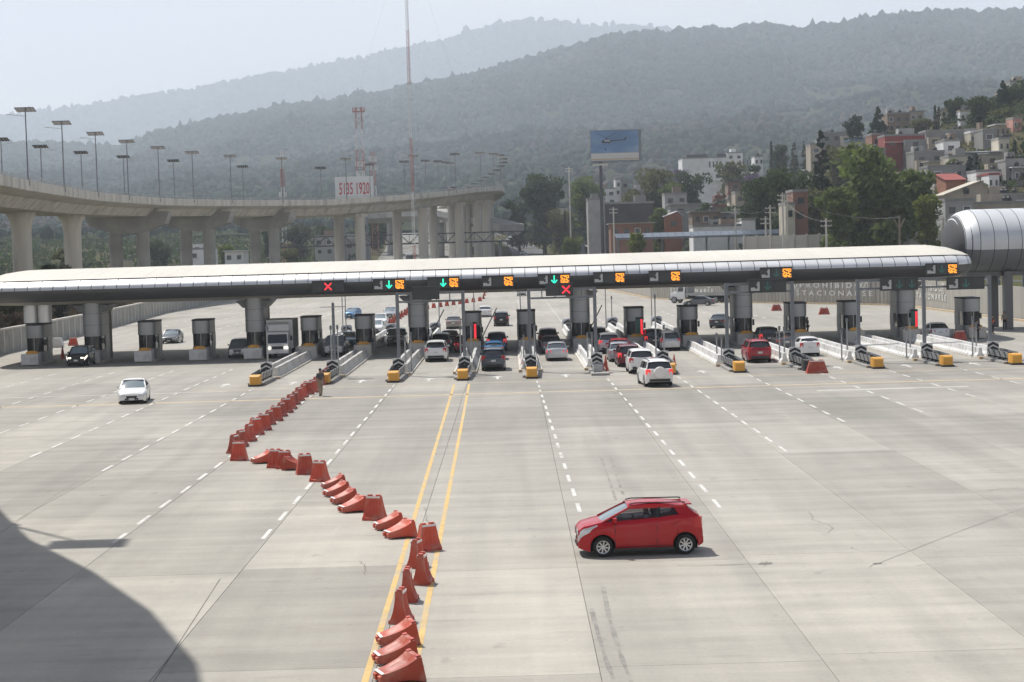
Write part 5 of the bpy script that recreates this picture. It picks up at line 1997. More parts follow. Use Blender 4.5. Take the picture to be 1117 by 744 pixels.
def flatbed(label, x, y, head):
    t = thing('flatbed_truck', label, 'truck', (x, y, 0), head)
    P = PAINT['white']
    rg = []
    for xx, z0, z1, w in ((4.2, .75, 1.35, .72), (4.25, .6, 1.45, .8), (4.1, .6, 1.6, .9), (3.2, .6, 1.78, .98), (3.1, .6, 2.0, 1.0), (2.75, .6, 2.55, .98), (2.6, .6, 2.62, .97), (1.7, .6, 2.65, .98)):
        rg.append([Vector((xx, -w, z0)), Vector((xx, w, z0)), Vector((xx, w, lerp(z0, z1, .6))), Vector((xx, w * .88, z1)), Vector((xx, -w * .88, z1)), Vector((xx, -w, lerp(z0, z1, .6)))])
    MB().loft(rg).build('cab', P, t, smooth=True, sharp=25)
    MB().slabpoly([(3.1, -.85, 1.9), (3.1, .85, 1.9), (2.78, .82, 2.48), (2.78, -.82, 2.48)], (.03, 0, .01)).build('windshield', M_CARGLASS, t)
    for s in (1, -1):
        MB().slabpoly([(2.95, s * .985, 1.75), (2.0, s * .985, 1.75), (2.0, s * .94, 2.42), (2.75, s * .94, 2.42)], (0, s * .02, 0)).build('side_window', M_CARGLASS, t)
        MB().tube((3.35, s * 1.02, .85), (4.15, s * .95, 1.0), .12, .1, 8).build('fender_trim', M_CHROME, t)
        MB().box((4.2, s * .72, 1.12), (.1, .26, .26)).build('headlight', M_HEAD, t)
        MB().tube((1.35, s * .92, .9), (1.35, s * .92, 3.1), .09, .09, 10).build('exhaust_stack', M_CHROME, t, smooth=True)
    MB().box((4.26, 0, 1.12), (.04, .9, .55)).build('grille', M_CHROME, t)
    MB().box((4.33, 0, .62), (.16, 2.1, .3)).build('bumper', M_CHROME, t)
    MB().box((-1.9, 0, 1.28), (6.9, 2.35, .16)).build('flat_deck', M_GALV, t)
    for s in (1, -1):
        MB().box((-1.9, s * 1.14, 1.42), (6.9, .08, .18)).build('deck_rail', M_GALV, t)
    MB().box((1.25, 0, 1.95), (.16, 2.2, 1.2)).build('headboard', M_GALV, t)
    MB().box((1.45, .4, 2.1), (.3, .3, .7)).build('red_winch', M_REDD, t)
    MB().box((-.6, 0, .85), (9, .9, .4)).build('chassis', M_UNDER, t)
    wheelset(t, (3.5, -2.2, -3.5), 2.3, .5)
    return t
p = G(752, 331)
flatbed('white conventional cab flatbed truck driving leftwards along the painted wall', p.x + 1.5, p.y + 2, R(180 - 32))
def bus(label, q, head):
    t = thing('bus', label, 'bus', q, head)
    b = MB()
    rg = [[Vector((x, y * k, z)) for y, z in ((-1.25, .35), (1.25, .35), (1.25, 2.2), (1.15, 3.2 * (1 if k > .97 else .985)), (-1.15, 3.2 * (1 if k > .97 else .985)), (-1.25, 2.2))] for x, k in ((5.5, .93), (5.4, .98), (5.2, 1), (-5.4, 1), (-5.5, .97))]
    b.loft(rg).build('body', PAINT['white'], t, smooth=True, sharp=30)
    MB().box((5.5, 0, 1.95), (.06, 2.2, 1.3)).build('windshield', M_CARGLASS, t)
    for s in (1, -1):
        for i in range(5):
            MB().box((3.6 - 2 * i, s * 1.245, 2.15), (1.85, .05, .95)).build('side_window', M_CARGLASS, t)
        MB().box((5.5, s * .85, .75), (.08, .4, .22)).build('headlight', M_HEAD, t)
    wheelset(t, (3.6, -2.8), 2.45, .48)
    return t
yb = 560
q = AT(447, 262, yb)
bus('white bus coming down the far highway between the piers', (q.x, yb, terr(q.x, yb) + .1), R(-90))
for i, (px, Y, c) in enumerate(((378, 640, 'orange'),)):
    q = AT(px, 265, Y)
    t = thing('far_truck', 'distant truck with brick red box under the viaduct', 'truck', (q.x, Y, terr(q.x, Y) + .1), R(-80))
    MB().box((-1, 0, 2.3), (5, 2.4, 2.6)).build('cargo_box', PAINT['orange'], t)
    rg = [[Vector((x, y, z)) for y, z in ((-1.1, .5), (1.1, .5), (1.1, h), (-1.1, h))] for x, h in ((1.7, 2.5), (2.6, 2.4), (3.1, 1.5), (3.2, 1.3))]
    MB().loft(rg).build('cab', PAINT['white'], t)
    wheelset(t, (2.3, -2.2), 2.2, .48)
# ================================================================== red water-filled barriers
BL, BH = .84, .90
def barrier_proto():
    t = thing('plastic_barrier', 'x', 'barrier')
    half = [(.28, 0), (.28, .10), (.245, .16), (.18, .34), (.135, .58), (.112, .80), (.10, BH)]
    rings = []
    nx_ = 9
    for i in range(nx_):
        u = -BL / 2 + BL * i / (nx_ - 1)
        edge = 1.0 if 0 < i < nx_ - 1 else .93
        groove = .74 if i in (2, 4, 6) else 1.0
        ring = [Vector((u * (1 - .34 * z / BH), y * edge * (groove if .12 < z < .84 else 1), z)) for y, z in half] + [Vector((u * (1 - .34 * z / BH), -y * edge * (groove if .12 < z < .84 else 1), z)) for y, z in half[::-1]]
        rings.append(ring)
    MB().loft(rings).build('barrier_body', M_RED, t, smooth=True, sharp=38)
    for u in (-.17, .17):
        MB().box((u, 0, BH + .025), (.16, .13, .06)).build('top_lug', M_RED, t)
    for s in (-1, 1):
        MB().box((s * .30, 0, .05), (.16, .60, .10)).build('fork_slot', M_REDD, t)
    b = MB()
    for s in (-1, 1):
        b.slabpoly([(-.28, s * .1125, .83), (.28, s * .1125, .83), (.275, s * .107, .90), (-.275, s * .107, .90)], (0, s * .008, 0))
    b.build('reflective_strip', M_REFL, t)
    return t
BP = barrier_proto()
bfirst = [True]
def barrier(px, py, rz, lie, label, group, z=0.0, sc=1.0, st=(1, 1, 1)):
    """lie: 0 upright, +1 / -1 fallen onto a flank"""
    p = G(px, py)
    o = BP if bfirst[0] else copy_tree(BP)
    bfirst[0] = False
    m = Matrix.Translation((p.x, p.y, z)) @ Matrix.Rotation(R(rz), 4, 'Z')
    if lie:
        m = m @ Matrix.Translation((0, lie * .41, .28)) @ Matrix.Rotation(lie * R(101.1), 4, 'X')     # at rest on its sloping flank
    o.matrix_world = m @ Matrix.Diagonal((sc * st[0], sc * st[1], sc * st[2], 1))
    tag(o, label, 'barrier', group)
    return o
# near wandering row, from the camera up to the bend: px, py, turn, fallen
ROW1 = [(436, 742, 108, -1), (431, 722, 108, -1), (434, 702, 106, -1), (438, 678, 84, 0), (445, 655, 88, 0), (461, 636, 86, 0), (455, 618, 80, 0), (467, 600, 30, 0),
        (436, 586, 112, -1), (424, 577, 112, -1), (409, 567, -20, 0), (385, 558, 112, -1), (375, 549, 112, -1), (367, 541, 112, -1), (364, 533, 110, -1), (349, 525, -18, 0), (333, 517, 20, 0),
        (322, 512, 80, 1), (311, 511, -10, 0), (301, 510, -12, 0), (286, 505, 110, -1)]
for i, (px, py, rz, lie) in enumerate(ROW1):
    lab = ('red plastic barrier lying on its side, ' if lie else 'red plastic barrier standing upright, ') + ORD[i] + ' from the bottom edge in the near row'
    barrier(px, py, rz + rnd.uniform(-5, 5), lie, lab, 'near row of red barriers', sc=(.95 if lie else .86) * rnd.uniform(.96, 1.04))
ROW2 = [(261, 502, 5, 0), (256, 494, 70, 0), (263, 487, 60, 0), (272, 481, 70, 0), (279, 474, 40, 0), (288, 469, 20, 0), (294, 463, 65, 0), (301, 459, 30, 0), (307, 454, 62, 0), (312, 450, 40, 0), (317, 446, 75, 0), (322, 441, 72, 0),
        (326, 437, 70, 0), (331, 433, 80, 0), (336, 430, 30, 0), (341, 428, 65, 0), (345, 424, 70, 0), (350, 420, 72, 0), (354, 416, 70, 0), (357, 413, 72, 0), (360, 410, 70, 0)]
for i, (px, py, rz, lie) in enumerate(ROW2):
    barrier(px, py, rz + rnd.uniform(-8, 8), lie, 'red plastic barrier, %s from the bend in the diagonal row to the island' % ORD[i], 'diagonal row of red barriers', sc=rnd.uniform(.82, .92))
ROW3 = [(426, 355), (429, 352.5), (432, 350), (435, 348), (438.5, 346), (442, 344), (445, 342), (448, 340)] 
for i, (px, py) in enumerate(ROW3):
    barrier(px, py, 60 + rnd.uniform(-25, 25), 0, 'far red barrier, %s in the row beside the oncoming queue' % ORD[i], 'far red barriers behind the booths', sc=.95)
ROW4 = [(466 + 7.2 * i, 337 - 1.05 * i) for i in range(9)] + [(527.5, 326), (528.5, 322.5), (529, 319.5)]
for i, (px, py) in enumerate(ROW4):
    barrier(px, py, rnd.uniform(-12, 12) if i < 9 else 80, 0, 'far red barrier, %s from the column in the row behind the booths' % ORD[i], 'far red barriers crossing behind the booths', sc=.85)
barrier(899, 343, 0, 0, 'red barrier against the painted wall, right one of two', 'red barriers at the painted wall', st=(1.6, 1, .9))
barrier(847, 339, 10, 0, 'red barrier against the painted wall, left one of two', 'red barriers at the painted wall', st=(1.6, 1, .9))
barrier(891, 407, 4, 0, 'large red barrier block before the white hatchback', 'red barriers on the islands', st=(1.75, 1.1, .95))
barrier(573, 402, 10, 0, 'small red block beside the yellow nosed island right of the yellow lines', 'red barriers on the islands', sc=.8)
barrier(80, 377, 5, 0, 'red barrier beside the white block at the far left', 'red barriers at the far left', st=(1.25, 1, .95))
barrier(52, 391, 70, 0, 'dark red barrier beside the far left booth', 'red barriers at the far left', sc=.8)
barrier(1047, 371, 0, 0, 'red barrier beside the last booth on the right', 'red barriers at the far right', st=(1.4, 1, .9))
wb_ = thing('water_tank_block', 'white plastic block beside the red barrier at the far left', 'barrier', G(63, 379))
MB().loft([[Vector((x * w, y * w, z)) for x, y in ((-.6, -.4), (.6, -.4), (.6, .4), (-.6, .4))] for z, w in ((0, 1), (.4, .95), (.9, .72), (1.0, .7))]).build('tank_body', M_WHITE, wb_)

def cone(px, py, h, label):
    t = thing('traffic_cone', label, 'cone', G(px, py), 0, 'red traffic cones')
    MB().box((0, 0, .03), (.42 * h, .42 * h, .06)).build('cone_base', M_REDD, t)
    MB().lathe([(.165 * h, .06), (.03 * h, h)], (0, 0, 0), 14).build('cone_body', M_RED, t, smooth=True)
    MB().lathe([(.112 * h, .5 * h), (.075 * h, .68 * h)], (0, 0, .004), 14, sx=1.0).build('cone_collar', M_RED, t, smooth=True)
cone(661, 407, 1.25, 'red traffic cone at the foot of the gantry post')
cone(68.5, 391, 1.2, 'red traffic cone beside the black SUV at the far left')
cone(735.5, 398, .8, 'small red cone on the island beside the long queue')

# ================================================================== people
M_SKIN = pm('skin', (.30, .16, .10), .6)
M_HAIR = pm('hair', (.015, .012, .010), .7)
def skin_mesh(name, verts, edges, radii, mat, parent, root=0):
    me = bpy.data.meshes.new(name)
    me.from_pydata(verts, edges, [])
    o = bpy.data.objects.new(name, me)
    COL.objects.link(o)
    md = o.modifiers.new('skin', 'SKIN')
    for i, r in enumerate(radii):
        sv = me.skin_vertices[0].data[i]
        sv.radius = (r, r) if not isinstance(r, tuple) else r
        sv.use_root = (i == root)
    md.use_smooth_shade = True
    o.modifiers.new('sub', 'SUBSURF').levels = 1
    o.modifiers['sub'].render_levels = 1
    me.materials.append(mat)
    o.parent = parent
    return o
def person(label, loc, rz, shirt, pants, walk=.18, arm=.1, vest=None, hat=None, group=None):
    t = thing('person', label, 'person', loc, rz, group)
    sm = pm('cloth_%d_%d_%d' % tuple(int(c * 255) for c in shirt), shirt, .9)
    pt = pm('cloth_%d_%d_%d' % tuple(int(c * 255) for c in pants), pants, .9)
    w = walk
    V = [(0, 0, .95), (0, 0, 1.18), (0, .01, 1.40), (0, .0, 1.50), (0, -.01, 1.60), (0, -.005, 1.69),
         (.18, 0, 1.40), (.25, -.02 + arm, 1.13), (.24, -.14 + arm * 1.5, .93), (-.18, 0, 1.40), (-.25, -.02 - arm, 1.13), (-.24, -.14 - arm * .3, .93),
         (.095, 0, .90), (.10, w * .35 - .03, .50), (.10, w, .09), (.10, w - .14, .05), (-.095, 0, .90), (-.10, -w * .35 - .03, .50), (-.10, -w, .09), (-.10, -w - .14, .05),
         (.235, -.20 + arm * 1.6, .84), (-.235, -.20 - arm * .3, .84)]
    E = [(0, 1), (1, 2), (2, 3), (3, 4), (4, 5), (2, 6), (6, 7), (7, 8), (2, 9), (9, 10), (10, 11), (0, 12), (12, 13), (13, 14), (14, 15), (0, 16), (16, 17), (17, 18), (18, 19), (8, 20), (11, 21)]
    Rr = [(.15, .11), (.14, .10), (.15, .10), .055, .085, .07, .06, .045, .034, .06, .045, .034, .085, .062, .045, .04, .085, .062, .045, .04, .028, .028]
    skin_mesh('body', V, E, Rr, M_SKIN, t)
    S = [V[i] for i in (0, 1, 2, 6, 7, 9, 10)]
    SE = [(0, 1), (1, 2), (2, 3), (3, 4), (2, 5), (5, 6)]
    skin_mesh('shirt', S, SE, [(.175, .135), (.165, .125), (.175, .125), .082, .062, .082, .062], sm, t)
    P = [V[i] for i in (0, 12, 13, 14, 16, 17, 18)]
    skin_mesh('trousers', P, [(0, 1), (1, 2), (2, 3), (0, 4), (4, 5), (5, 6)], [(.165, .13), .105, .08, .062, .105, .08, .062], pt, t)
    MB().lathe([(.02, .11), (.08, .085), (.105, .03), (.10, -.03)], (0, .015, 1.655), 12, cap=False).build('hair' if not hat else 'cap', M_HAIR if not hat else pm('cap_%d' % int(hat[0] * 99), hat, .8), t, smooth=True)
    for s in (-1, 1):
        MB().lathe([(.0, -.05), (.05, -.03), (.055, .02), (.03, .05)], (s * .10, (w if s > 0 else -w) - .08, .045), 8, sy=2.2).build('shoe', M_BLACK, t, smooth=True)
    if vest:
        vm = pm('vest_%d_%d' % (int(vest[0] * 255), int(vest[1] * 255)), vest, .8)
        skin_mesh('vest', [(0, 0, 1.0), (0, 0, 1.2), (0, .01, 1.38)], [(0, 1), (1, 2)], [(.195, .155), (.185, .145), (.195, .145)], vm, t)
    return t
person('vendor in dark shirt and light trousers walking beside the red barriers', G(350, 432), R(200), (.07, .075, .085), (.34, .27, .20), .22, .12)
person('attendant in dark clothes with green vest beside the booth right of the pale wagon', G(757, 372), R(30), (.03, .03, .035), (.02, .02, .025), .05, .0, vest=(.05, .32, .12))
person('person in dark jacket beside the booth behind the white hatchback', G(881, 366), R(60), (.03, .03, .04), (.03, .03, .035), .08, .1)
person('person in dark blue standing at the last booth on the right', G(1066, 371), R(0), (.02, .025, .04), (.02, .02, .03), .06, .03)
person('person in orange vest near the support column at the far right', G(1083, 364), R(40), (.03, .03, .03), (.03, .03, .04), .1, .1, vest=(.62, .12, .03))
person('person in light shirt beside the orange vest at the far right', G(1096, 360), R(-30), (.26, .25, .23), (.02, .02, .025), .06, .05, hat=(.03, .03, .03))
# driver of the red hatchback
drv = thing('person', 'driver in a pale shirt at the wheel of the red hatchback', 'person', hero.location, hero.rotation_euler.z)
dx, dy = hl_ - 1.98, .38
V = [(dx, dy, .74), (dx - .05, dy, .95), (dx - .06, dy, 1.14), (dx - .04, dy, 1.22), (dx - .02, dy, 1.30), (dx - .01, dy, 1.37),
     (dx - .04, dy + .18, 1.12), (dx + .10, dy + .22, .94), (dx + .36, dy + .12, 1.0), (dx - .04, dy - .18, 1.12), (dx + .10, dy - .22, .94), (dx + .36, dy - .12, 1.0),
     (dx + .36, dy + .1, .76), (dx + .36, dy - .1, .76), (dx + .62, dy + .1, .5), (dx + .62, dy - .1, .5)]
E = [(0, 1), (1, 2), (2, 3), (3, 4), (4, 5), (2, 6), (6, 7), (7, 8), (2, 9), (9, 10), (10, 11), (0, 12), (0, 13), (12, 14), (13, 15)]
skin_mesh('body', V, E, [.12, .12, .11, .055, .085, .07, .055, .045, .035, .055, .045, .035, .08, .08, .05, .05], M_SKIN, drv)
skin_mesh('shirt', [V[i] for i in (0, 1, 2, 6, 7, 9, 10)], [(0, 1), (1, 2), (2, 3), (3, 4), (2, 5), (5, 6)], [.15, .15, .14, .08, .062, .08, .062], pm('pale_shirt', (.42, .42, .44), .9), drv)
MB().lathe([(.02, .11), (.08, .085), (.105, .03), (.10, -.03)], (dx - .03, dy, 1.365), 12, cap=False).build('hair', M_HAIR, drv, smooth=True)
b = MB()
n = 16
for i in range(n):
    a0, a1 = 2 * math.pi * i / n, 2 * math.pi * (i + 1) / n
    b.bar((dx + .40 - .06 * math.sin(a0), dy + .18 * math.cos(a0), .97 + .17 * math.sin(a0)), (dx + .40 - .06 * math.sin(a1), dy + .18 * math.cos(a1), .97 + .17 * math.sin(a1)), .025, .025)
b.build('steering_wheel', M_TRIM, hero)
# ================================================================== trees
M_BARK = pm('bark', (.10, .075, .055), .95, var=.3, scale=2)
def leafm(name, col):
    return pm('leaves_' + name, col, .75, var=.35, scale=.6, spec=.2, trans=.42)
LEAF = {'green': leafm('green', (.12, .16, .042)), 'dark': leafm('dark', (.050, .074, .028)), 'pine': leafm('pine', (.030, .048, .024)),
        'bright': leafm('bright', (.15, .18, .035)), 'olive': leafm('olive', (.115, .125, .048)), 'dry': leafm('dry', (.26, .19, .11)), 'purple': leafm('purple', (.16, .12, .19)),
        'grey': leafm('grey', (.07, .082, .05))}
def leaf_cards(rs, C, size, mat, name, parent):
    n = len(C)
    a = rs.normal(size=(n, 3)); a /= np.linalg.norm(a, axis=1)[:, None]
    q = rs.normal(size=(n, 3))
    b_ = np.cross(a, q); b_ /= np.linalg.norm(b_, axis=1)[:, None]
    s = (size * rs.uniform(.6, 1.4, n))[:, None]
    w = s * rs.uniform(.5, .9, n)[:, None]
    V = np.stack([C - a * s - b_ * w * .3, C + b_ * w, C + a * s + b_ * w * .2, C - b_ * w], axis=1).reshape(-1, 3)
    me = bpy.data.meshes.new(name)
    me.vertices.add(n * 4); me.vertices.foreach_set('co', V.reshape(-1))
    me.loops.add(n * 4); me.loops.foreach_set('vertex_index', np.arange(n * 4, dtype=np.int32))
    me.polygons.add(n); me.polygons.foreach_set('loop_start', np.arange(0, n * 4, 4, dtype=np.int32))
    me.update(calc_edges=True)
    me.materials.append(mat)
    o = bpy.data.objects.new(name, me)
    COL.objects.link(o)
    o.parent = parent
    return o
def tree(label, base, h, w, kind, shape='round', seed=0, dens=1.0, group='trees behind the toll plaza', name=None):
    rs = np.random.RandomState(seed + 11)
    t = thing(name or {'round': 'broadleaf_tree', 'cone': 'conifer_tree', 'column': 'cypress_tree', 'bush': 'shrub'}[shape], label, 'tree' if shape != 'bush' else 'shrub', base, 0, group)
    b = MB()
    tr_ = max(.06, h * .022)
    top = {'round': .62, 'cone': .96, 'column': .95, 'bush': .5}[shape]
    pts = [Vector((0, 0, -.3)), Vector((rs.normal() * .02 * h, rs.normal() * .02 * h, h * .3)), Vector((rs.normal() * .03 * h, rs.normal() * .03 * h, h * top))]
    for i in range(2):
        b.tube(pts[i], pts[i + 1], tr_ * (1.3 if i == 0 else .8), tr_ * (.8 if i == 0 else .15), 7)
    blobs = []
    if shape in ('round', 'bush'):
        nb_ = 12 if shape == 'bush' else int(30 * max(1, w / 12) * max(1, h / w * .8))
        zlo = .16 if shape == 'round' else .12
        for i in range(nb_):
            u = rs.rand()
            z = lerp(zlo, .94, u)
            rad = w * .5 * math.sin(math.pi * min(1, .12 + .80 * (1 - abs(2 * (u - .42)) ** 2.0 * .75))) * math.sqrt(rs.rand()) * .86
            a = rs.rand() * 6.28
            c = Vector((rad * math.cos(a), rad * math.sin(a), z * h))
            br = w * rs.uniform(.13, .24)
            blobs.append((c, br))
            if i % 2 == 0 and shape == 'round':
                st = pts[0].lerp(pts[2], rs.uniform(.4, .9))
                b.tube(st, c, tr_ * .32, tr_ * .08, 5)
    elif shape == 'cone':
        for lv in range(17):
            z = lerp(.10, .98, lv / 16)
            rw_ = w * .5 * (1 - z) ** .75 * 1.12 + .10
            for i in range(9 if lv < 11 else 4):
                a = rs.rand() * 6.28
                rr = rw_ * rs.uniform(.35, .95)
                c = Vector((rr * math.cos(a), rr * math.sin(a), z * h - rr * .25 + rs.normal() * .02 * h))
                blobs.append((c, rw_ * .26 + .16))
                if i < 3:
                    b.tube((0, 0, z * h), c, tr_ * .2, tr_ * .05, 4)
    else:
        nl_ = max(14, int(h / (w * .22)))
        for lv in range(nl_):
            z = lerp(.06, .97, lv / (nl_ - 1))
            rw_ = w * .5 * math.sin(math.pi * min(.97, .25 + z * .73)) ** .6
            for i in range(2):
                a = rs.rand() * 6.28
                blobs.append((Vector((rw_ * .35 * math.cos(a), rw_ * .35 * math.sin(a), z * h)), rw_ * .72))
    b.build('trunk', M_BARK, t, smooth=True)
    C = []
    per = {'round': 120, 'cone': 30, 'column': 40, 'bush': 60}[shape] * dens
    for c, br in blobs:
        m = max(12, int(per * rs.uniform(.6, 1.3)))
        d = rs.normal(size=(m, 3)); d /= np.linalg.norm(d, axis=1)[:, None]
        rr = br * (1 - .55 * rs.rand(m) ** 1.6)[:, None] * np.array([[1, 1, .78]])
        C.append(np.array(c[:])[None] + d * rr)
    C = np.concatenate(C)
    ls = {'round': .030 * w + .10, 'cone': .028 * w + .12, 'column': .06 * w + .06, 'bush': .05 * w + .05}[shape]
    tag(leaf_cards(rs, C, ls, LEAF[kind], 'crown', t), kind='stuff')
    return t
def tree_px(label, px, pt, wpx, Y, kind, shape='round', seed=0, dens=1.0, minh=2.0, group='trees behind the toll plaza'):
    top = AT(px, pt, Y)
    z0 = terr(top.x, Y)
    h = max(minh, top.z - z0)
    w = wpx * Y / F_PX
    if shape == 'round' and h > w * 1.9:
        pass
    return tree(label, (top.x, Y, top.z - h), h, w, kind, shape, seed, dens, group)
T = [
    ('large round leafy tree dominating the right behind the canopy', 960, 163, 112, 322, 'green', 'round', 1.9),
    ('leafy tree merging with the right side of the large round tree', 1000, 183, 52, 330, 'green', 'round', 1.3),
    ('leafy tree merging with the left side of the large round tree', 915, 205, 50, 318, 'green', 'round', 1.2),
    ('small bright yellow green round tree at the right foot of the large tree', 1012, 212, 34, 312, 'bright', 'round', 1.0),
    ('dark pointed conifer rising left of the large round tree', 895, 142, 34, 372, 'pine', 'cone', 1.2),
    ('dark broad tree left of the pointed conifer', 860, 182, 64, 388, 'dark', 'round', 1.2),
    ('dark tree above the utility poles', 832, 192, 48, 402, 'dark', 'round', 1.0),
    ('dark leafy tree behind the brick tower', 882, 205, 50, 365, 'olive', 'round', 1.0),
    ('low dark tree at the left foot of the dark tree group', 822, 222, 36, 410, 'dark', 'round', .9),
    ('pale green round tree before the white building', 797, 176, 44, 660, 'olive', 'round', .9),
    ('dark tree right of the pale green tree', 822, 180, 24, 640, 'dark', 'round', .7),
    ('thin cypress on the skyline above the dark trees', 841, 153, 6, 640, 'pine', 'column', .8),
    ('dark round tree right of the thin cypress', 852, 157, 22, 640, 'dark', 'round', .7),
    ('grey green feathery tree on the skyline', 866, 155, 18, 640, 'grey', 'cone', .7),
    ('second feathery tree on the skyline', 877, 156, 16, 640, 'grey', 'cone', .7),
    ('dark green tree left of the white building', 752, 187, 40, 590, 'dark', 'round', .9),
    ('green tree in the middle above the brown block', 713, 186, 58, 600, 'olive', 'round', .9),
    ('green tree behind the grey house roofs', 735, 200, 40, 590, 'green', 'round', .8),
    ('lower green tree above the brown block', 695, 204, 34, 560, 'olive', 'round', .8),
    ('jacaranda with pale purple blossom beside the white building', 741, 183, 24, 680, 'purple', 'round', .6),
    ('jacaranda with purple blossom above the purple roof', 822, 189, 22, 610, 'purple', 'round', .6),
    ('green shrub tree between grey houses', 768, 222, 26, 470, 'dark', 'round', .7),
    ('small green tree beside the orange gabled house', 718, 226, 22, 452, 'green', 'round', .7),
    ('small green tree before the solar car park roof', 694, 252, 20, 370, 'bright', 'round', .7),
    ('tall dense tree right of the viaduct end', 592, 190, 54, 600, 'dark', 'round', 1.1),
    ('lower tree at the foot of the viaduct end', 566, 214, 36, 610, 'dark', 'round', .8),
    ('dense round tree left of the billboard post', 637, 194, 46, 590, 'green', 'round', .9),
    ('low tree below the tall dense tree', 610, 228, 34, 560, 'olive', 'round', .7),
    ('small rounded tree beside the side street', 622, 254, 26, 440, 'green', 'round', .8),
    ('thin dark cypress beside the side street', 616, 228, 5, 520, 'pine', 'column', .6),
    ('pine on the ridge, left one of the pair above the houses', 933, 127, 28, 560, 'pine', 'round', .8),
    ('pine on the ridge, right one of the pair above the houses', 958, 118, 30, 560, 'pine', 'cone', 1.0),
    ('olive green tree among the ridge houses', 1003, 131, 26, 545, 'olive', 'round', .7),
    ('left narrow cypress of two on the ridge', 1020, 114, 6, 540, 'pine', 'column', .7),
    ('right narrow cypress of two on the ridge', 1024, 116, 6, 540, 'pine', 'column', .7),
    ('dark green tree on the ridge right of the cypresses', 1040, 106, 24, 545, 'dark', 'round', .8),
    ('tall dark leafy tree above the grey tower house', 1069, 109, 36, 530, 'dark', 'round', 1.0),
    ('dark spruce on the ridge near the right edge', 1094, 89, 22, 540, 'pine', 'cone', 1.0),
    ('dark leafy tree at the right edge of the ridge', 1108, 98, 34, 545, 'dark', 'round', .9),
    ('yellow green rounded tree near the right edge', 1098, 123, 36, 520, 'olive', 'round', .8),
    ('dark cypress left of the white house', 1058, 171, 13, 428, 'pine', 'column', 1.0),
    ('shorter cypress beside the dark cypress', 1065, 167, 8, 434, 'pine', 'column', .8),
    ('small dark cypress above the white house roof', 1107, 153, 8, 450, 'pine', 'column', .8),
    ('small green tree behind the orange ramp roof', 1040, 175, 18, 440, 'green', 'round', .6),
    ('olive tree left among the hillside houses', 912, 158, 40, 480, 'olive', 'round', .8),
    ('olive bush tree behind the large tree', 930, 158, 34, 440, 'olive', 'round', .7),
    ('tree under the viaduct beside the grey house', 325, 247, 34, 600, 'grey', 'round', .9),
    ('dark narrow tree under the viaduct', 291, 250, 12, 620, 'dark', 'round', .6),
    ('low tree under the viaduct near the white hall', 318, 272, 28, 520, 'olive', 'round', .6),
    ('tree behind the piers in the middle distance', 412, 239, 40, 660, 'dark', 'round', .8),
    ('low tree left of the middle distance tree', 352, 247, 26, 640, 'dark', 'round', .7),
    ('green tree beyond the left piers', 168, 262, 22, 560, 'dark', 'round', .6),
    ('rounded green tree beneath the third pier', 246, 266, 22, 520, 'green', 'round', .6),
    ('small tree between the left piers', 70, 272, 24, 470, 'olive', 'round', .6),
    ('small pale tree beside the pier at far left', 178, 268, 18, 540, 'grey', 'round', .5),
]
for i, (lab, px, pt, w, Y, kind, shape, dens) in enumerate(T):
    tree_px(lab, px, pt, w, Y, kind, shape, i * 7 + 3, dens)
# dry slope behind the left wall
rs = random.Random(5)
tone = ['straw coloured', 'grey green', 'olive', 'tawny', 'dark green', 'withered brown']
SH = [(-56, 205, 3.2, 3.4, 'dry'), (-58, 214, 4.2, 4.2, 'olive'), (-61, 226, 5.0, 4.5, 'dark'), (-57, 196, 2.2, 2.8, 'dry'), (-63, 238, 4.6, 4.0, 'olive'), (-59, 232, 2.8, 3.2, 'dry'),
      (-64, 250, 3.6, 4.0, 'dry'), (-66, 262, 5.2, 4.5, 'dark'), (-60, 244, 2.4, 2.6, 'grey'), (-68, 276, 3.4, 4.4, 'dry'), (-64, 270, 2.6, 3.0, 'olive'), (-71, 292, 4.4, 4.4, 'olive'), (-66, 286, 2.4, 3.2, 'dry'),
      (-55, 188, 2.4, 3.0, 'olive'), (-60, 208, 2.4, 3.0, 'dry'), (-66, 224, 4.4, 4.4, 'dry'), (-70, 305, 3.0, 4.0, 'grey')]
NM = {'dry': 'tawny dry shrub', 'olive': 'olive green shrub', 'dark': 'dark green shrub', 'grey': 'grey green shrub'}
cnt = {}
for i, (x, y, h, w, k) in enumerate(SH):
    cnt[k] = cnt.get(k, 0) + 1
    tree('%s on the slope behind the left wall, %s of its colour by distance' % (NM[k], ORD[cnt[k] - 1]), (x, y, terr(x, y) - .1), h, w, k, 'bush', 400 + i, 1.0, 'shrubs on the left slope')

# low scrub filling the gaps on the right hillside and the valley floor
def scrub(name, label, n, xr, yr, size, mat, seed, cond):
    rs = np.random.RandomState(seed)
    C = []
    while len(C) < n:
        x, y = rs.uniform(*xr), rs.uniform(*yr)
        if not cond(x, y):
            continue
        s_ = rs.uniform(.5, 1.6)
        z = terr(x, y)
        for q in range(14):
            d = rs.normal(size=3)
            d /= np.linalg.norm(d)
            C.append((x + d[0] * s_ * size, y + d[1] * s_ * size, z + abs(d[2]) * s_ * size * .8))
    o = leaf_cards(rs, np.array(C), .32 * size, mat, name, None)
    tag(o, label, 'scrub', kind='stuff')
scrub('hillside_scrub', 'low green and brown scrub between the hillside houses', 52000, (40, 260), (325, 700), 1.7, LEAF['olive'], 31, lambda x, y: x > interp(y, WR) + 12 and mnoise.noise(Vector((x * .03, y * .03, 1))) > -.5)
scrub('hillside_bushes', 'dark green bushes between the hillside houses', 36000, (40, 250), (340, 690), 2.6, LEAF['dark'], 35, lambda x, y: x > interp(y, WR) + 16 and mnoise.noise(Vector((x * .02, y * .02, 4))) > -.1)
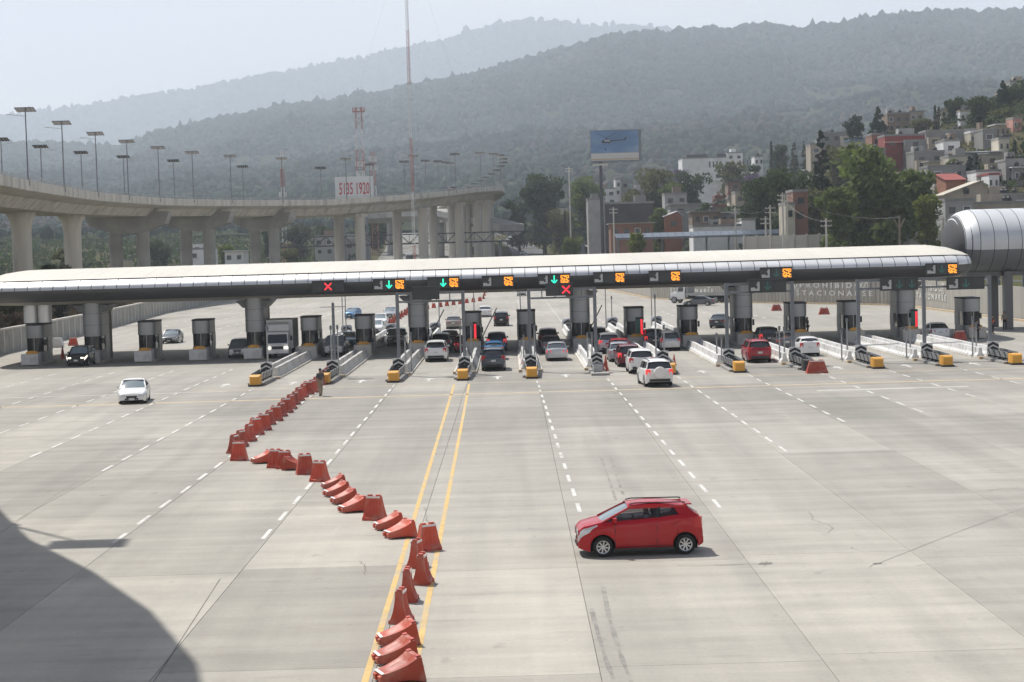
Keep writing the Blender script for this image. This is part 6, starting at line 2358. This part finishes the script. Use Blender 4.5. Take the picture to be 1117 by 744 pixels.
scrub('hillside_dry_scrub', 'dry tawny undergrowth between the hillside houses', 9000, (40, 260), (320, 680), 1.2, LEAF['dry'], 32, lambda x, y: x > interp(y, WR) + 12 and mnoise.noise(Vector((x * .03, y * .03, 7))) > 0)
scrub('valley_undergrowth', 'dark bushes covering the valley floor beyond the viaduct', 30000, (-330, 60), (460, 1000), 2.6, LEAF['dark'], 33, lambda x, y: x < lerp(-42, -75, (y - 460) / 540) or (18 < x))
scrub('slope_undergrowth', 'dry grass and weeds on the slope behind the left wall', 14000, (-95, -52), (172, 330), .8, LEAF['dry'], 34, lambda x, y: x < -interp(y, WL) - 2)

# ================================================================== houses
def wallm(name, c):
    return pm('house_' + name, c, .9, var=.14, scale=.5, dirt=(c[0] * .55, c[1] * .55, c[2] * .55, .55), dirt_scale=.22, tone=.04)
HM = {'grey': wallm('grey', (.25, .245, .235)), 'lgrey': wallm('lgrey', (.36, .355, .34)), 'brown': wallm('brown', (.23, .17, .13)), 'red': wallm('red', (.27, .06, .05)), 'brick': wallm('brick', (.25, .13, .09)),
      'white': wallm('white', (.72, .72, .71)), 'cream': wallm('cream', (.48, .44, .36)), 'beige': wallm('beige', (.38, .33, .26)), 'dark': wallm('dark', (.07, .065, .07)), 'purple': wallm('purple', (.12, .105, .16)),
      'orange': wallm('orange', (.30, .125, .07)), 'blue': wallm('blue', (.14, .25, .40)), 'pink': wallm('pink', (.52, .27, .22))}
M_WIN = pm('house_window', (.03, .035, .04), .15)
def house(label, x0, x1, yt, Y, wall, depth=9.0, roof='flat', win=(2, 1), roofm=None, minh=2.6, tanks=(), cat='house', name='house', rz=0.0, frame='white', eave=None):
    a, c = AT(x0, yt, Y), AT(x1, yt, Y)
    cx, w = (a.x + c.x) / 2, c.x - a.x
    zt = (a.z + c.z) / 2
    zg = min(terr(cx - w / 2, Y), terr(cx + w / 2, Y), terr(cx, Y + depth)) - .4
    h = max(minh, zt - zg)
    zb = zt - h
    t = thing(name, label, cat, (cx, Y, zb), rz, 'houses behind the toll plaza')
    wl = MB()
    wl.box((0, depth / 2, h / 2), (w, depth, h))
    wl.build('wall', HM[wall], t)
    rm = HM[roofm] if roofm else HM['grey']
    if roof == 'flat':
        r = MB()
        e = .12
        for q, s in (((0, -.02, h + .2), (w + .2, .2, .5)), ((0, depth + .02, h + .2), (w + .2, .2, .5)), ((-w / 2, depth / 2, h + .2), (.2, depth - .2, .5)), ((w / 2, depth / 2, h + .2), (.2, depth - .2, .5))):
            r.box(q, s)
        r.box((0, depth / 2, h + .03), (w - .2, depth - .2, .06))
        r.build('roof', rm, t)
    elif roof == 'eave':
        MB().box((0, depth / 2 - .4, h + .1), (w + 1.0, depth + 1.2, .22)).build('roof', rm, t)
    elif roof == 'shed':
        MB().slabpoly([(-w / 2 - .3, -.4, h + .02), (w / 2 + .3, -.4, h + .02), (w / 2 + .3, depth + .3, h + 1.7), (-w / 2 - .3, depth + .3, h + 1.7)], (0, 0, .16)).build('roof', rm, t)
        MB().slabpoly([(-w / 2, 0, h), (-w / 2, depth, h), (-w / 2, depth, h + 1.6)], (w, 0, 0)).build('gable', HM[wall], t)
    elif roof == 'gable':
        hh = w * .26
        MB().slabpoly([(-w / 2, .02, h), (w / 2, .02, h), (w * .25, .02, h + hh)], (0, depth - .04, 0)).build('gable', HM[wall], t)
        b = MB()
        b.slabpoly([(-w / 2 - .3, -.4, h - .08), (w * .25, -.4, h + hh + .04), (w * .25, depth + .3, h + hh + .04), (-w / 2 - .3, depth + .3, h - .08)], (0, 0, .16))
        b.slabpoly([(w / 2 + .3, -.4, h - .12), (w * .25, -.4, h + hh + .02), (w * .25, depth + .3, h + hh + .02), (w / 2 + .3, depth + .3, h - .12)], (0, 0, .16))
        b.build('roof', rm, t)
    if eave:
        MB().box((0, -.5, h - eave[1]), (w + .3, 1.1, .35)).build('eave_band', HM[eave[0]], t)
    nw, ns = win
    if nw:
        ww, wh = min(1.5, w / nw * .45), 1.25
        for j in range(ns):
            for i in range(nw):
                xx = -w / 2 + w * (i + .5) / nw + (((i * 37 + j * 17 + int(x0)) % 7) - 3) * .06
                zz = h - 1.75 - j * 2.8
                if zz < .7: continue
                f = MB()
                f.box((xx, -.03, zz + wh / 2 + .06), (ww + .24, .12, .12))
                f.box((xx, -.03, zz - wh / 2 - .06), (ww + .24, .16, .12))
                f.box((xx - ww / 2 - .06, -.03, zz), (.12, .12, wh))
                f.box((xx + ww / 2 + .06, -.03, zz), (.12, .12, wh))
                fo_ = f.build('window', HM[frame] if (i + j + int(x0)) % 4 == 0 else HM[wall], t)
                MB().box((xx, -.015, zz), (ww, .05, wh)).build('pane', M_WIN, fo_)
    hr = random.Random(int(x0 * 13 + yt))
    if roof == 'flat' and w > 3 and hr.random() < .65:
        rw2, rh2 = w * hr.uniform(.22, .45), hr.uniform(1.6, 2.4)
        MB().box((hr.uniform(-.3, .3) * w, depth * hr.uniform(.45, .7), h + rh2 / 2), (rw2, depth * .35, rh2)).build('roof_room', HM[hr.choice(['grey', 'lgrey', 'beige', 'brown', wall])], t)
    if w > 5 and wall != 'white' and hr.random() < .6:
        ew, eh = w * hr.uniform(.3, .55), h - hr.uniform(1.0, 2.6)
        if eh > 1.2:
            sx_ = hr.choice((-1, 1))
            ex_ = MB().box((sx_ * (w - ew) / 2 * .96, -1.1, eh / 2), (ew, 2.2, eh)).build('extension', HM[hr.choice(['grey', 'lgrey', 'beige', 'brown', 'cream'])], t)
            MB().box((sx_ * (w - ew) / 2 * .96, -2.22, eh - 1.2), (min(1.4, ew * .4), .06, 1.1)).build('pane', M_WIN, ex_)
    if roof == 'flat' and hr.random() < .5:
        b = MB()
        for q in (-.45, -.15, .2, .45):
            b.box((q * w, .1, h + .9), (.05, .05, 1.3))
        tag(b.build('rebar_stub', M_POST, t), kind='stuff')
    for tx, ty in tanks:
        tank((cx + tx * w / 2, Y + ty, zt + .08), label)
    return t
tank_n = {}
def tank(loc, lab, white=False):
    k = lab
    tank_n[k] = tank_n.get(k, 0) + 1
    t = thing('water_tank', '%s black roof tank on the %s' % (ORD[tank_n[k] - 1], ' '.join(lab.split()[:10])), 'water tank', loc, 0, 'rooftop water tanks')
    MB().lathe([(.55, 0), (.58, .2), (.55, .25), (.58, .5), (.55, .55), (.58, .85), (.52, 1.05), (.22, 1.25), (.22, 1.33)], (0, 0, 0), 14).build('tank_body', M_BLACK, t, smooth=True, sharp=30)
    MB().lathe([(.24, 0), (.24, .07)], (0, 0, 1.33), 12).build('tank_lid', M_BLACK, t)
H = [
    ('grey block house at the top right corner of the hillside', 1102, 1124, 89, 590, 'lgrey', dict(win=(2, 2), tanks=((-.4, 2),))),
    ('brown terraced house on the skyline beside the pine pair', 968, 992, 124, 585, 'brown', dict(win=(3, 2), tanks=((-.6, 3), (.3, 3)))),
    ('grey house adjoining the brown terraced house', 992, 1008, 122, 586, 'beige', dict(win=(2, 2))),
    ('narrow grey house on the ridge right of the cypresses', 1045, 1059, 116, 560, 'lgrey', dict(win=(1, 2), tanks=((.4, 2),))),
    ('brown house on the ridge left of the spruce', 1076, 1092, 110, 560, 'beige', dict(win=(2, 1))),
    ('long bare grey block building in the middle of the hillside', 1010, 1053, 143, 505, 'grey', dict(win=(0, 0), tanks=((.55, 2), (.8, 2)))),
    ('pale end block of the long grey building', 1053, 1066, 142, 504, 'lgrey', dict(win=(1, 1))),
    ('red house with pale pink eave and white columns', 965, 1009, 148, 478, 'red', dict(win=(3, 1), eave=('pink', 1.6), tanks=((-.1, 3),))),
    ('small brick house left of the red house', 951, 961, 147, 495, 'brick', dict(win=(1, 1), tanks=((.3, 2),))),
    ('long low grey house at the left end of the ridge', 897, 927, 145, 600, 'grey', dict(win=(3, 1), tanks=((-.2, 3),))),
    ('house with white and blue sheet roof below the pine pair', 928, 951, 153, 515, 'lgrey', dict(win=(2, 1), roof='eave', roofm='blue', tanks=((-.4, 2), (.1, 2)))),
    ('small white rooftop room with dark window', 1029, 1047, 154, 468, 'white', dict(win=(1, 1), tanks=((.2, 3),))),
    ('plain grey tower house below the tall leafy tree', 1072, 1087, 142, 478, 'grey', dict(win=(1, 1))),
    ('dark red house at the right edge', 1090, 1124, 147, 495, 'red', dict(win=(2, 1), tanks=((-.7, 2),))),
    ('house under a white flat canopy roof', 1048, 1092, 166, 455, 'grey', dict(win=(3, 1), roof='eave', roofm='white')),
    ('weathered grey house right of the red house', 997, 1030, 166, 462, 'grey', dict(win=(2, 1), tanks=((-.7, 2), (.5, 2)))),
    ('cream house above the dark cypress', 1035, 1059, 171, 446, 'cream', dict(win=(1, 1))),
    ('white house with pink eave band and two windows', 1065, 1097, 187, 418, 'white', dict(win=(2, 1), eave=('pink', 1.0), tanks=((.35, 3),))),
    ('grey unfinished house right of the white house', 1097, 1124, 175, 414, 'grey', dict(win=(2, 2), tanks=((-.6, 2), (-.2, 3), (.4, 2)))),
    ('grey house behind the orange ramp roof', 1012, 1054, 182, 428, 'grey', dict(win=(2, 1), tanks=((.6, 1), (.75, 3), (.5, 4)))),
    ('orange red wall house below the grey house', 1032, 1053, 197, 398, 'orange', dict(win=(0, 0), roof='shed', roofm='red')),
    ('brown house with pale gabled roof below the orange wall', 1030, 1083, 212, 376, 'beige', dict(win=(2, 1), roof='gable', roofm='cream', tanks=((-.1, -.2),))),
    ('low grey house at the right edge above the barrel structure', 1083, 1124, 213, 372, 'grey', dict(win=(2, 1), tanks=((-.4, 1), (-.2, 1), (.3, 2)))),
    ('grey block wall house in front, left of the barrel structure', 1031, 1062, 219, 348, 'lgrey', dict(win=(2, 1))),
    ('low brown house above the barrel structure', 1062, 1122, 222, 350, 'beige', dict(win=(3, 1), tanks=((.2, 1), (.35, 1)))),
    ('long white building with narrow slit windows on the hillside', 744, 793, 172.5, 800, 'white', dict(win=(0, 0), depth=18)),
    ('white tower block at the right end of the slit window building', 793, 810, 167, 799, 'white', dict(win=(2, 2), depth=16)),
    ('house with a purple grey roof among trees', 794, 826, 198, 615, 'brown', dict(win=(2, 1), roof='eave', roofm='purple', tanks=((.3, 2),))),
    ('beige narrow house among trees above the white wall', 802, 812, 210, 520, 'beige', dict(win=(1, 1))),
    ('brown house with grey roof behind the white wall', 755, 786, 231, 440, 'brown', dict(win=(3, 1), roof='eave', roofm='grey', tanks=((.5, 2),))),
    ('orange gabled house with pale sloping roof', 725, 744, 236, 448, 'orange', dict(win=(1, 1), roof='gable', roofm='white')),
    ('low house with white flat roof beside the brown house', 786, 803, 232, 446, 'grey', dict(win=(2, 1), roof='eave', roofm='white')),
    ('bright white low building with a stepped end', 756, 809, 247, 396, 'white', dict(win=(0, 0))),
    ('white stepped end block of the low building', 809, 824, 240, 395.5, 'white', dict(win=(0, 0))),
    ('narrow brick tower house right of the utility poles', 865, 881, 209, 352, 'brick', dict(win=(1, 2))),
    ('beige house at the foot of the brick tower house', 857, 867, 223, 350, 'cream', dict(win=(1, 1))),
    ('grey house above the garage roof', 725, 749, 212, 520, 'lgrey', dict(win=(2, 1))),
    ('grey house with wide garage opening', 731, 777, 223, 498, 'lgrey', dict(win=(2, 1), roof='eave', roofm='lgrey')),
    ('dark netted brown block behind the billboard post', 660, 713, 222, 465, 'dark', dict(win=(0, 0))),
    ('pale grey block left of the dark netted block', 641, 660, 218, 466, 'lgrey', dict(win=(0, 0))),
    ('low orange red house with tiled edge below the dark block', 666, 712, 244, 425, 'brick', dict(win=(4, 1), roof='eave', roofm='beige')),
    ('white building far behind the billboard post', 651, 672, 206, 660, 'white', dict(win=(2, 2))),
    ('tall white stair block far behind the billboard', 671, 677, 196, 659, 'white', dict(win=(1, 2))),
    ('grey tower right of the white stair block', 677, 686, 197, 655, 'grey', dict(win=(1, 1))),
    ('plain grey block house above the dark netted block', 689, 702, 209, 560, 'grey', dict(win=(1, 1))),
    ('grey concrete house far left of the side street', 650, 663, 226, 520, 'grey', dict(win=(1, 1))),
    ('low white hall under the viaduct at left', 205, 232, 272, 520, 'white', dict(win=(2, 1))),
    ('low white shed with open front between two piers', 245, 266, 274, 515, 'white', dict(win=(2, 1), roof='eave', roofm='white')),
    ('grey two storey house below the truss bridge', 343, 374, 258, 560, 'lgrey', dict(win=(3, 2))),
    ('grey house right of the two storey house', 374, 402, 262, 590, 'grey', dict(win=(2, 1))),
    ('small yellow house beside the second pier', 128, 136, 284, 420, 'cream', dict(win=(1, 1))),
    ('small white house seen between the left piers', 210, 221, 266, 600, 'white', dict(win=(1, 1))),
    ('far pale house on the hillside left of the skyline cypress', 823, 832, 171, 660, 'white', dict(win=(2, 1), tanks=((0, 2),))),
    ('far cream house above the feathery trees', 884, 897, 158, 560, 'beige', dict(win=(1, 1))),
    ('grey house between the large tree and the red house', 940, 966, 163, 470, 'grey', dict(win=(2, 1), tanks=((.3, 2),))),
]
hr_ = random.Random(21)
WALLC = ['lgrey', 'cream', 'beige', 'grey', 'white', 'pink', 'lgrey', 'brown', 'brick', 'cream']
CN = {'lgrey': 'pale grey', 'cream': 'cream', 'beige': 'beige', 'grey': 'grey', 'white': 'white', 'pink': 'pink', 'brown': 'brown', 'brick': 'brick'}
for rown, Y, pa, pb, step in (('top', 545, 905, 1117, 21), ('second', 500, 885, 1117, 23), ('third', 455, 900, 1117, 25), ('fourth', 405, 1020, 1117, 22), ('lower left', 540, 690, 830, 19), ('middle left', 610, 780, 890, 18)):
    px, i_ = pa + 6, 0
    while px < pb:
        wpx = hr_.uniform(9, 15)
        yy = Y + hr_.uniform(-9, 9)
        zt_ = terr((px - CX) / F_PX * yy, yy) + hr_.uniform(3.2, 5.6)
        e_y = CY - 100 - (zt_ - CAM_H) / yy * F_PX - ROLL * (px - CX)
        wc = hr_.choice(WALLC)
        H.append(('%s house, %s from the left in the %s hillside row' % (CN[wc], ORD[i_], rown), px - wpx / 2, px + wpx / 2, e_y, yy, wc,
                  dict(win=(2, hr_.choice((1, 2))), roof=hr_.choice(('flat', 'flat', 'eave')), roofm=hr_.choice(('lgrey', 'grey', 'red', 'white', 'beige')), depth=7, tanks=((hr_.uniform(-.6, .6), 2),) if hr_.random() < .5 else ())))
        i_ += 1
        px += step * hr_.uniform(.75, 1.3)
for lab, x0, x1, yt, Y, wall, kw in H:
    t = house(lab, x0, x1, yt, Y, wall, **kw)
    if 'slit window' in lab:
        a, c = AT(744, 172.5, 800), AT(793, 172.5, 800)
        hh = a.z - t.location.z
        for i in range(4):
            MB().box((4.2 + i * 1.6 - 2, -.03, hh - 3.1), (.6, .12, 2.6)).build('slit_window', M_WIN, t)
        MB().box((7.0, -1.0, hh - 8.5), (7, 2.2, 3.5)).build('annex', HM['white'], t)
        MB().box((7.0, -2.15, hh - 8.3), (5, .1, 1.6)).build('annex_window', M_WIN, t)
        MB().box((-3, 5, hh + .9), (9, 5, 1.2)).build('rooftop_plant', HM['dark'], t)

# ------------------------------------------------------------------ solar car park roof, boundary wall, poles
pk = thing('solar_carport', 'long dark blue solar carport roof behind the canopy', 'carport', (0, 0, 0))
YA = 372
a, c = AT(672, 262, YA), AT(872, 259, YA)
zt = 11.0
M_SOLAR = pm('carport_panels', (.06, .075, .10), .3, var=.15, scale=.4)
n = 24
for i in range(n):
    x0, x1 = lerp(a.x, c.x, i / n), lerp(a.x, c.x, (i + 1) / n)
    MB().slabpoly([(x0 + .04, YA, zt - .55), (x1 - .04, YA, zt - .55), (x1 - .04, YA + 6, zt + .35), (x0 + .04, YA + 6, zt + .35)], (0, 0, .12)).build('solar_panel', M_SOLAR, pk)
for i in range(9):
    x = lerp(a.x + .5, c.x - .5, i / 8)
    MB().box((x, YA + 2.5, (zt + terr(x, YA)) / 2 - .35), (.35, .35, zt - terr(x, YA) - .3)).build('carport_post', M_POST, pk)
    MB().bar((x, YA + 2.5, zt - 2.0), (x, YA + .3, zt - .6), .18, .18).build('carport_brace', M_POST, pk)
MB().bar((a.x, YA + .1, zt - .72), (c.x, YA + .1, zt - .72), .2, .28).build('carport_beam', M_POST, pk)
cars_c = ['white', 'silver', 'black', 'white', 'redsuv', 'grey', 'white', 'blue', 'silver']
for i in range(9):
    x = lerp(a.x + 2.6, c.x - 3, i / 8.6)
    car('sedan' if i % 2 else 'suv', cars_c[i], 'parked %s car, %s from the left under the solar carport' % (cars_c[i].replace('redsuv', 'red'), ORD[i]), x, YA + 3.2, DN, 'cars under the carport', z=max(terr(x - 1, YA + 3), terr(x + 1, YA + 5), terr(x, YA + 1)) + .02)
PW = [(AT(812, 268, 330).x, 330), (AT(1036, 266, 318).x, 318)]
pw = thing('precast_boundary_wall', 'pale grey precast wall running below the large round tree', 'wall')
n = 16
for i in range(n):
    x0, x1 = lerp(PW[0][0], PW[1][0], i / n), lerp(PW[0][0], PW[1][0], (i + 1) / n)
    y0, y1 = lerp(330, 318, i / n), lerp(330, 318, (i + 1) / n)
    z = 10.0
    zg = min(terr(x0, y0), terr(x1, y1)) - .3
    MB().bar((x0 + .03, y0, (z + zg) / 2), (x1 - .03, y1, (z + zg) / 2), .2, z - zg).build('wall_panel', M_CONC, pw)
    MB().box((x0, y0 - .1, (z + zg) / 2 + .1), (.3, .35, z - zg + .2)).build('wall_post', M_CONC, pw)
# house fronts under the big tree
POL = [(853.5, 210, 318, 'concrete', 'concrete utility pole with crossarms, left one of the close pair'), (857, 211, 322, 'lattice', 'ladder-like lattice pole, right one of the close pair'), (840, 224, 325, 'concrete', 'utility pole left of the close pair'),
       (981, 235, 306, 'wood', 'dark forked wooden pole under the large tree'), (901, 238, 304, 'concrete', 'grey pole at the left foot of the large tree'), (620.5, 182, 470, 'concrete', 'tall thin pole left of the billboard'),
       (835, 236, 330, 'concrete', 'short utility pole beside the white wall'), (669, 226, 410, 'concrete', 'pole just right of the billboard post'), (1029, 236, 312, 'concrete', 'pole at the right foot of the large tree'), (802, 226, 380, 'concrete', 'lamp pole over the white low building')]
ptop = []
for px, pt, Y, m, lab in POL:
    tpt = AT(px, pt, Y)
    z0 = terr(tpt.x, Y) - .3
    t = thing('utility_pole', lab, 'pole', (tpt.x, Y, z0), 0, 'utility poles behind the toll plaza')
    h = tpt.z - z0
    mt = M_WOOD if m == 'wood' else M_CONC
    if m == 'lattice':
        for s in (-.22, .22):
            MB().box((s, 0, h / 2), (.1, .2, h)).build('pole_leg', mt, t)
        b = MB()
        for i in range(int(h / .6)):
            b.box((0, 0, .3 + i * .6), (.36, .12, .12))
        b.build('rung', mt, t)
    else:
        MB().tube((0, 0, 0), (0, 0, h), .22, .13, 10).build('pole_shaft', mt, t, smooth=True)
    b = MB()
    if m == 'wood':
        b.bar((0, 0, h - 2.2), (-.9, 0, h - .6), .14, .14)
        b.bar((0, 0, h - 2.2), (.9, 0, h - .5), .14, .14)
    else:
        for zz in (.5, 1.3):
            b.box((0, -.15, h - zz), (1.9, .12, .12))
            for q in (-.8, -.3, .3, .8):
                b.box((q, -.15, h - zz + .14), (.08, .08, .18))
    b.build('crossarm', mt, t)
    ptop.append(tpt)
def wire(p, q, sag, lab):
    b = MB()
    n = 10
    P = [p.lerp(q, i / n) - Vector((0, 0, sag * 4 * (i / n) * (1 - i / n))) for i in range(n + 1)]
    for u, v in zip(P, P[1:]):
        b.tube(u, v, .035, .035, 4, cap=False)
    o = b.build('overhead_wire', M_BLACK)
    tag(o, lab, 'wire', 'overhead wires')
wire(ptop[0] - Vector((0, 0, .3)), ptop[3] - Vector((0, 0, .3)), 1.6, 'upper sagging wire from the close pole pair to the forked pole')
wire(ptop[0] - Vector((0, 0, 1.2)), ptop[4] - Vector((0, 0, .4)), 1.0, 'lower sagging wire from the close pole pair to the grey pole')
wire(ptop[3] - Vector((0, 0, .5)), ptop[8] - Vector((0, 0, .4)), .8, 'wire from the forked pole to the pole on the right')
wire(ptop[0] - Vector((0, 0, .4)), ptop[2] - Vector((0, 0, .4)), .4, 'short wire between the close pole pair and its left neighbour')
wire(ptop[9] - Vector((0, 0, .4)), ptop[2] - Vector((0, 0, .5)), .9, 'wire from the lamp pole to the utility pole')

# ================================================================== haze
hz = MB().box((0, 5800, 780), (14000, 12000, 1610)).build('haze', None)
m, N, L = new_mat('haze_air')
out = N.new('ShaderNodeOutputMaterial')
v = N.new('ShaderNodeVolumePrincipled')
v.inputs['Color'].default_value = (.79, .88, .99, 1)
v.inputs['Density'].default_value = .00015
v.inputs['Anisotropy'].default_value = .2
L.new(v.outputs[0], out.inputs['Volume'])
hz.data.materials.append(m)
tag(hz, 'thin blue grey haze filling the valley air', 'haze', kind='stuff')
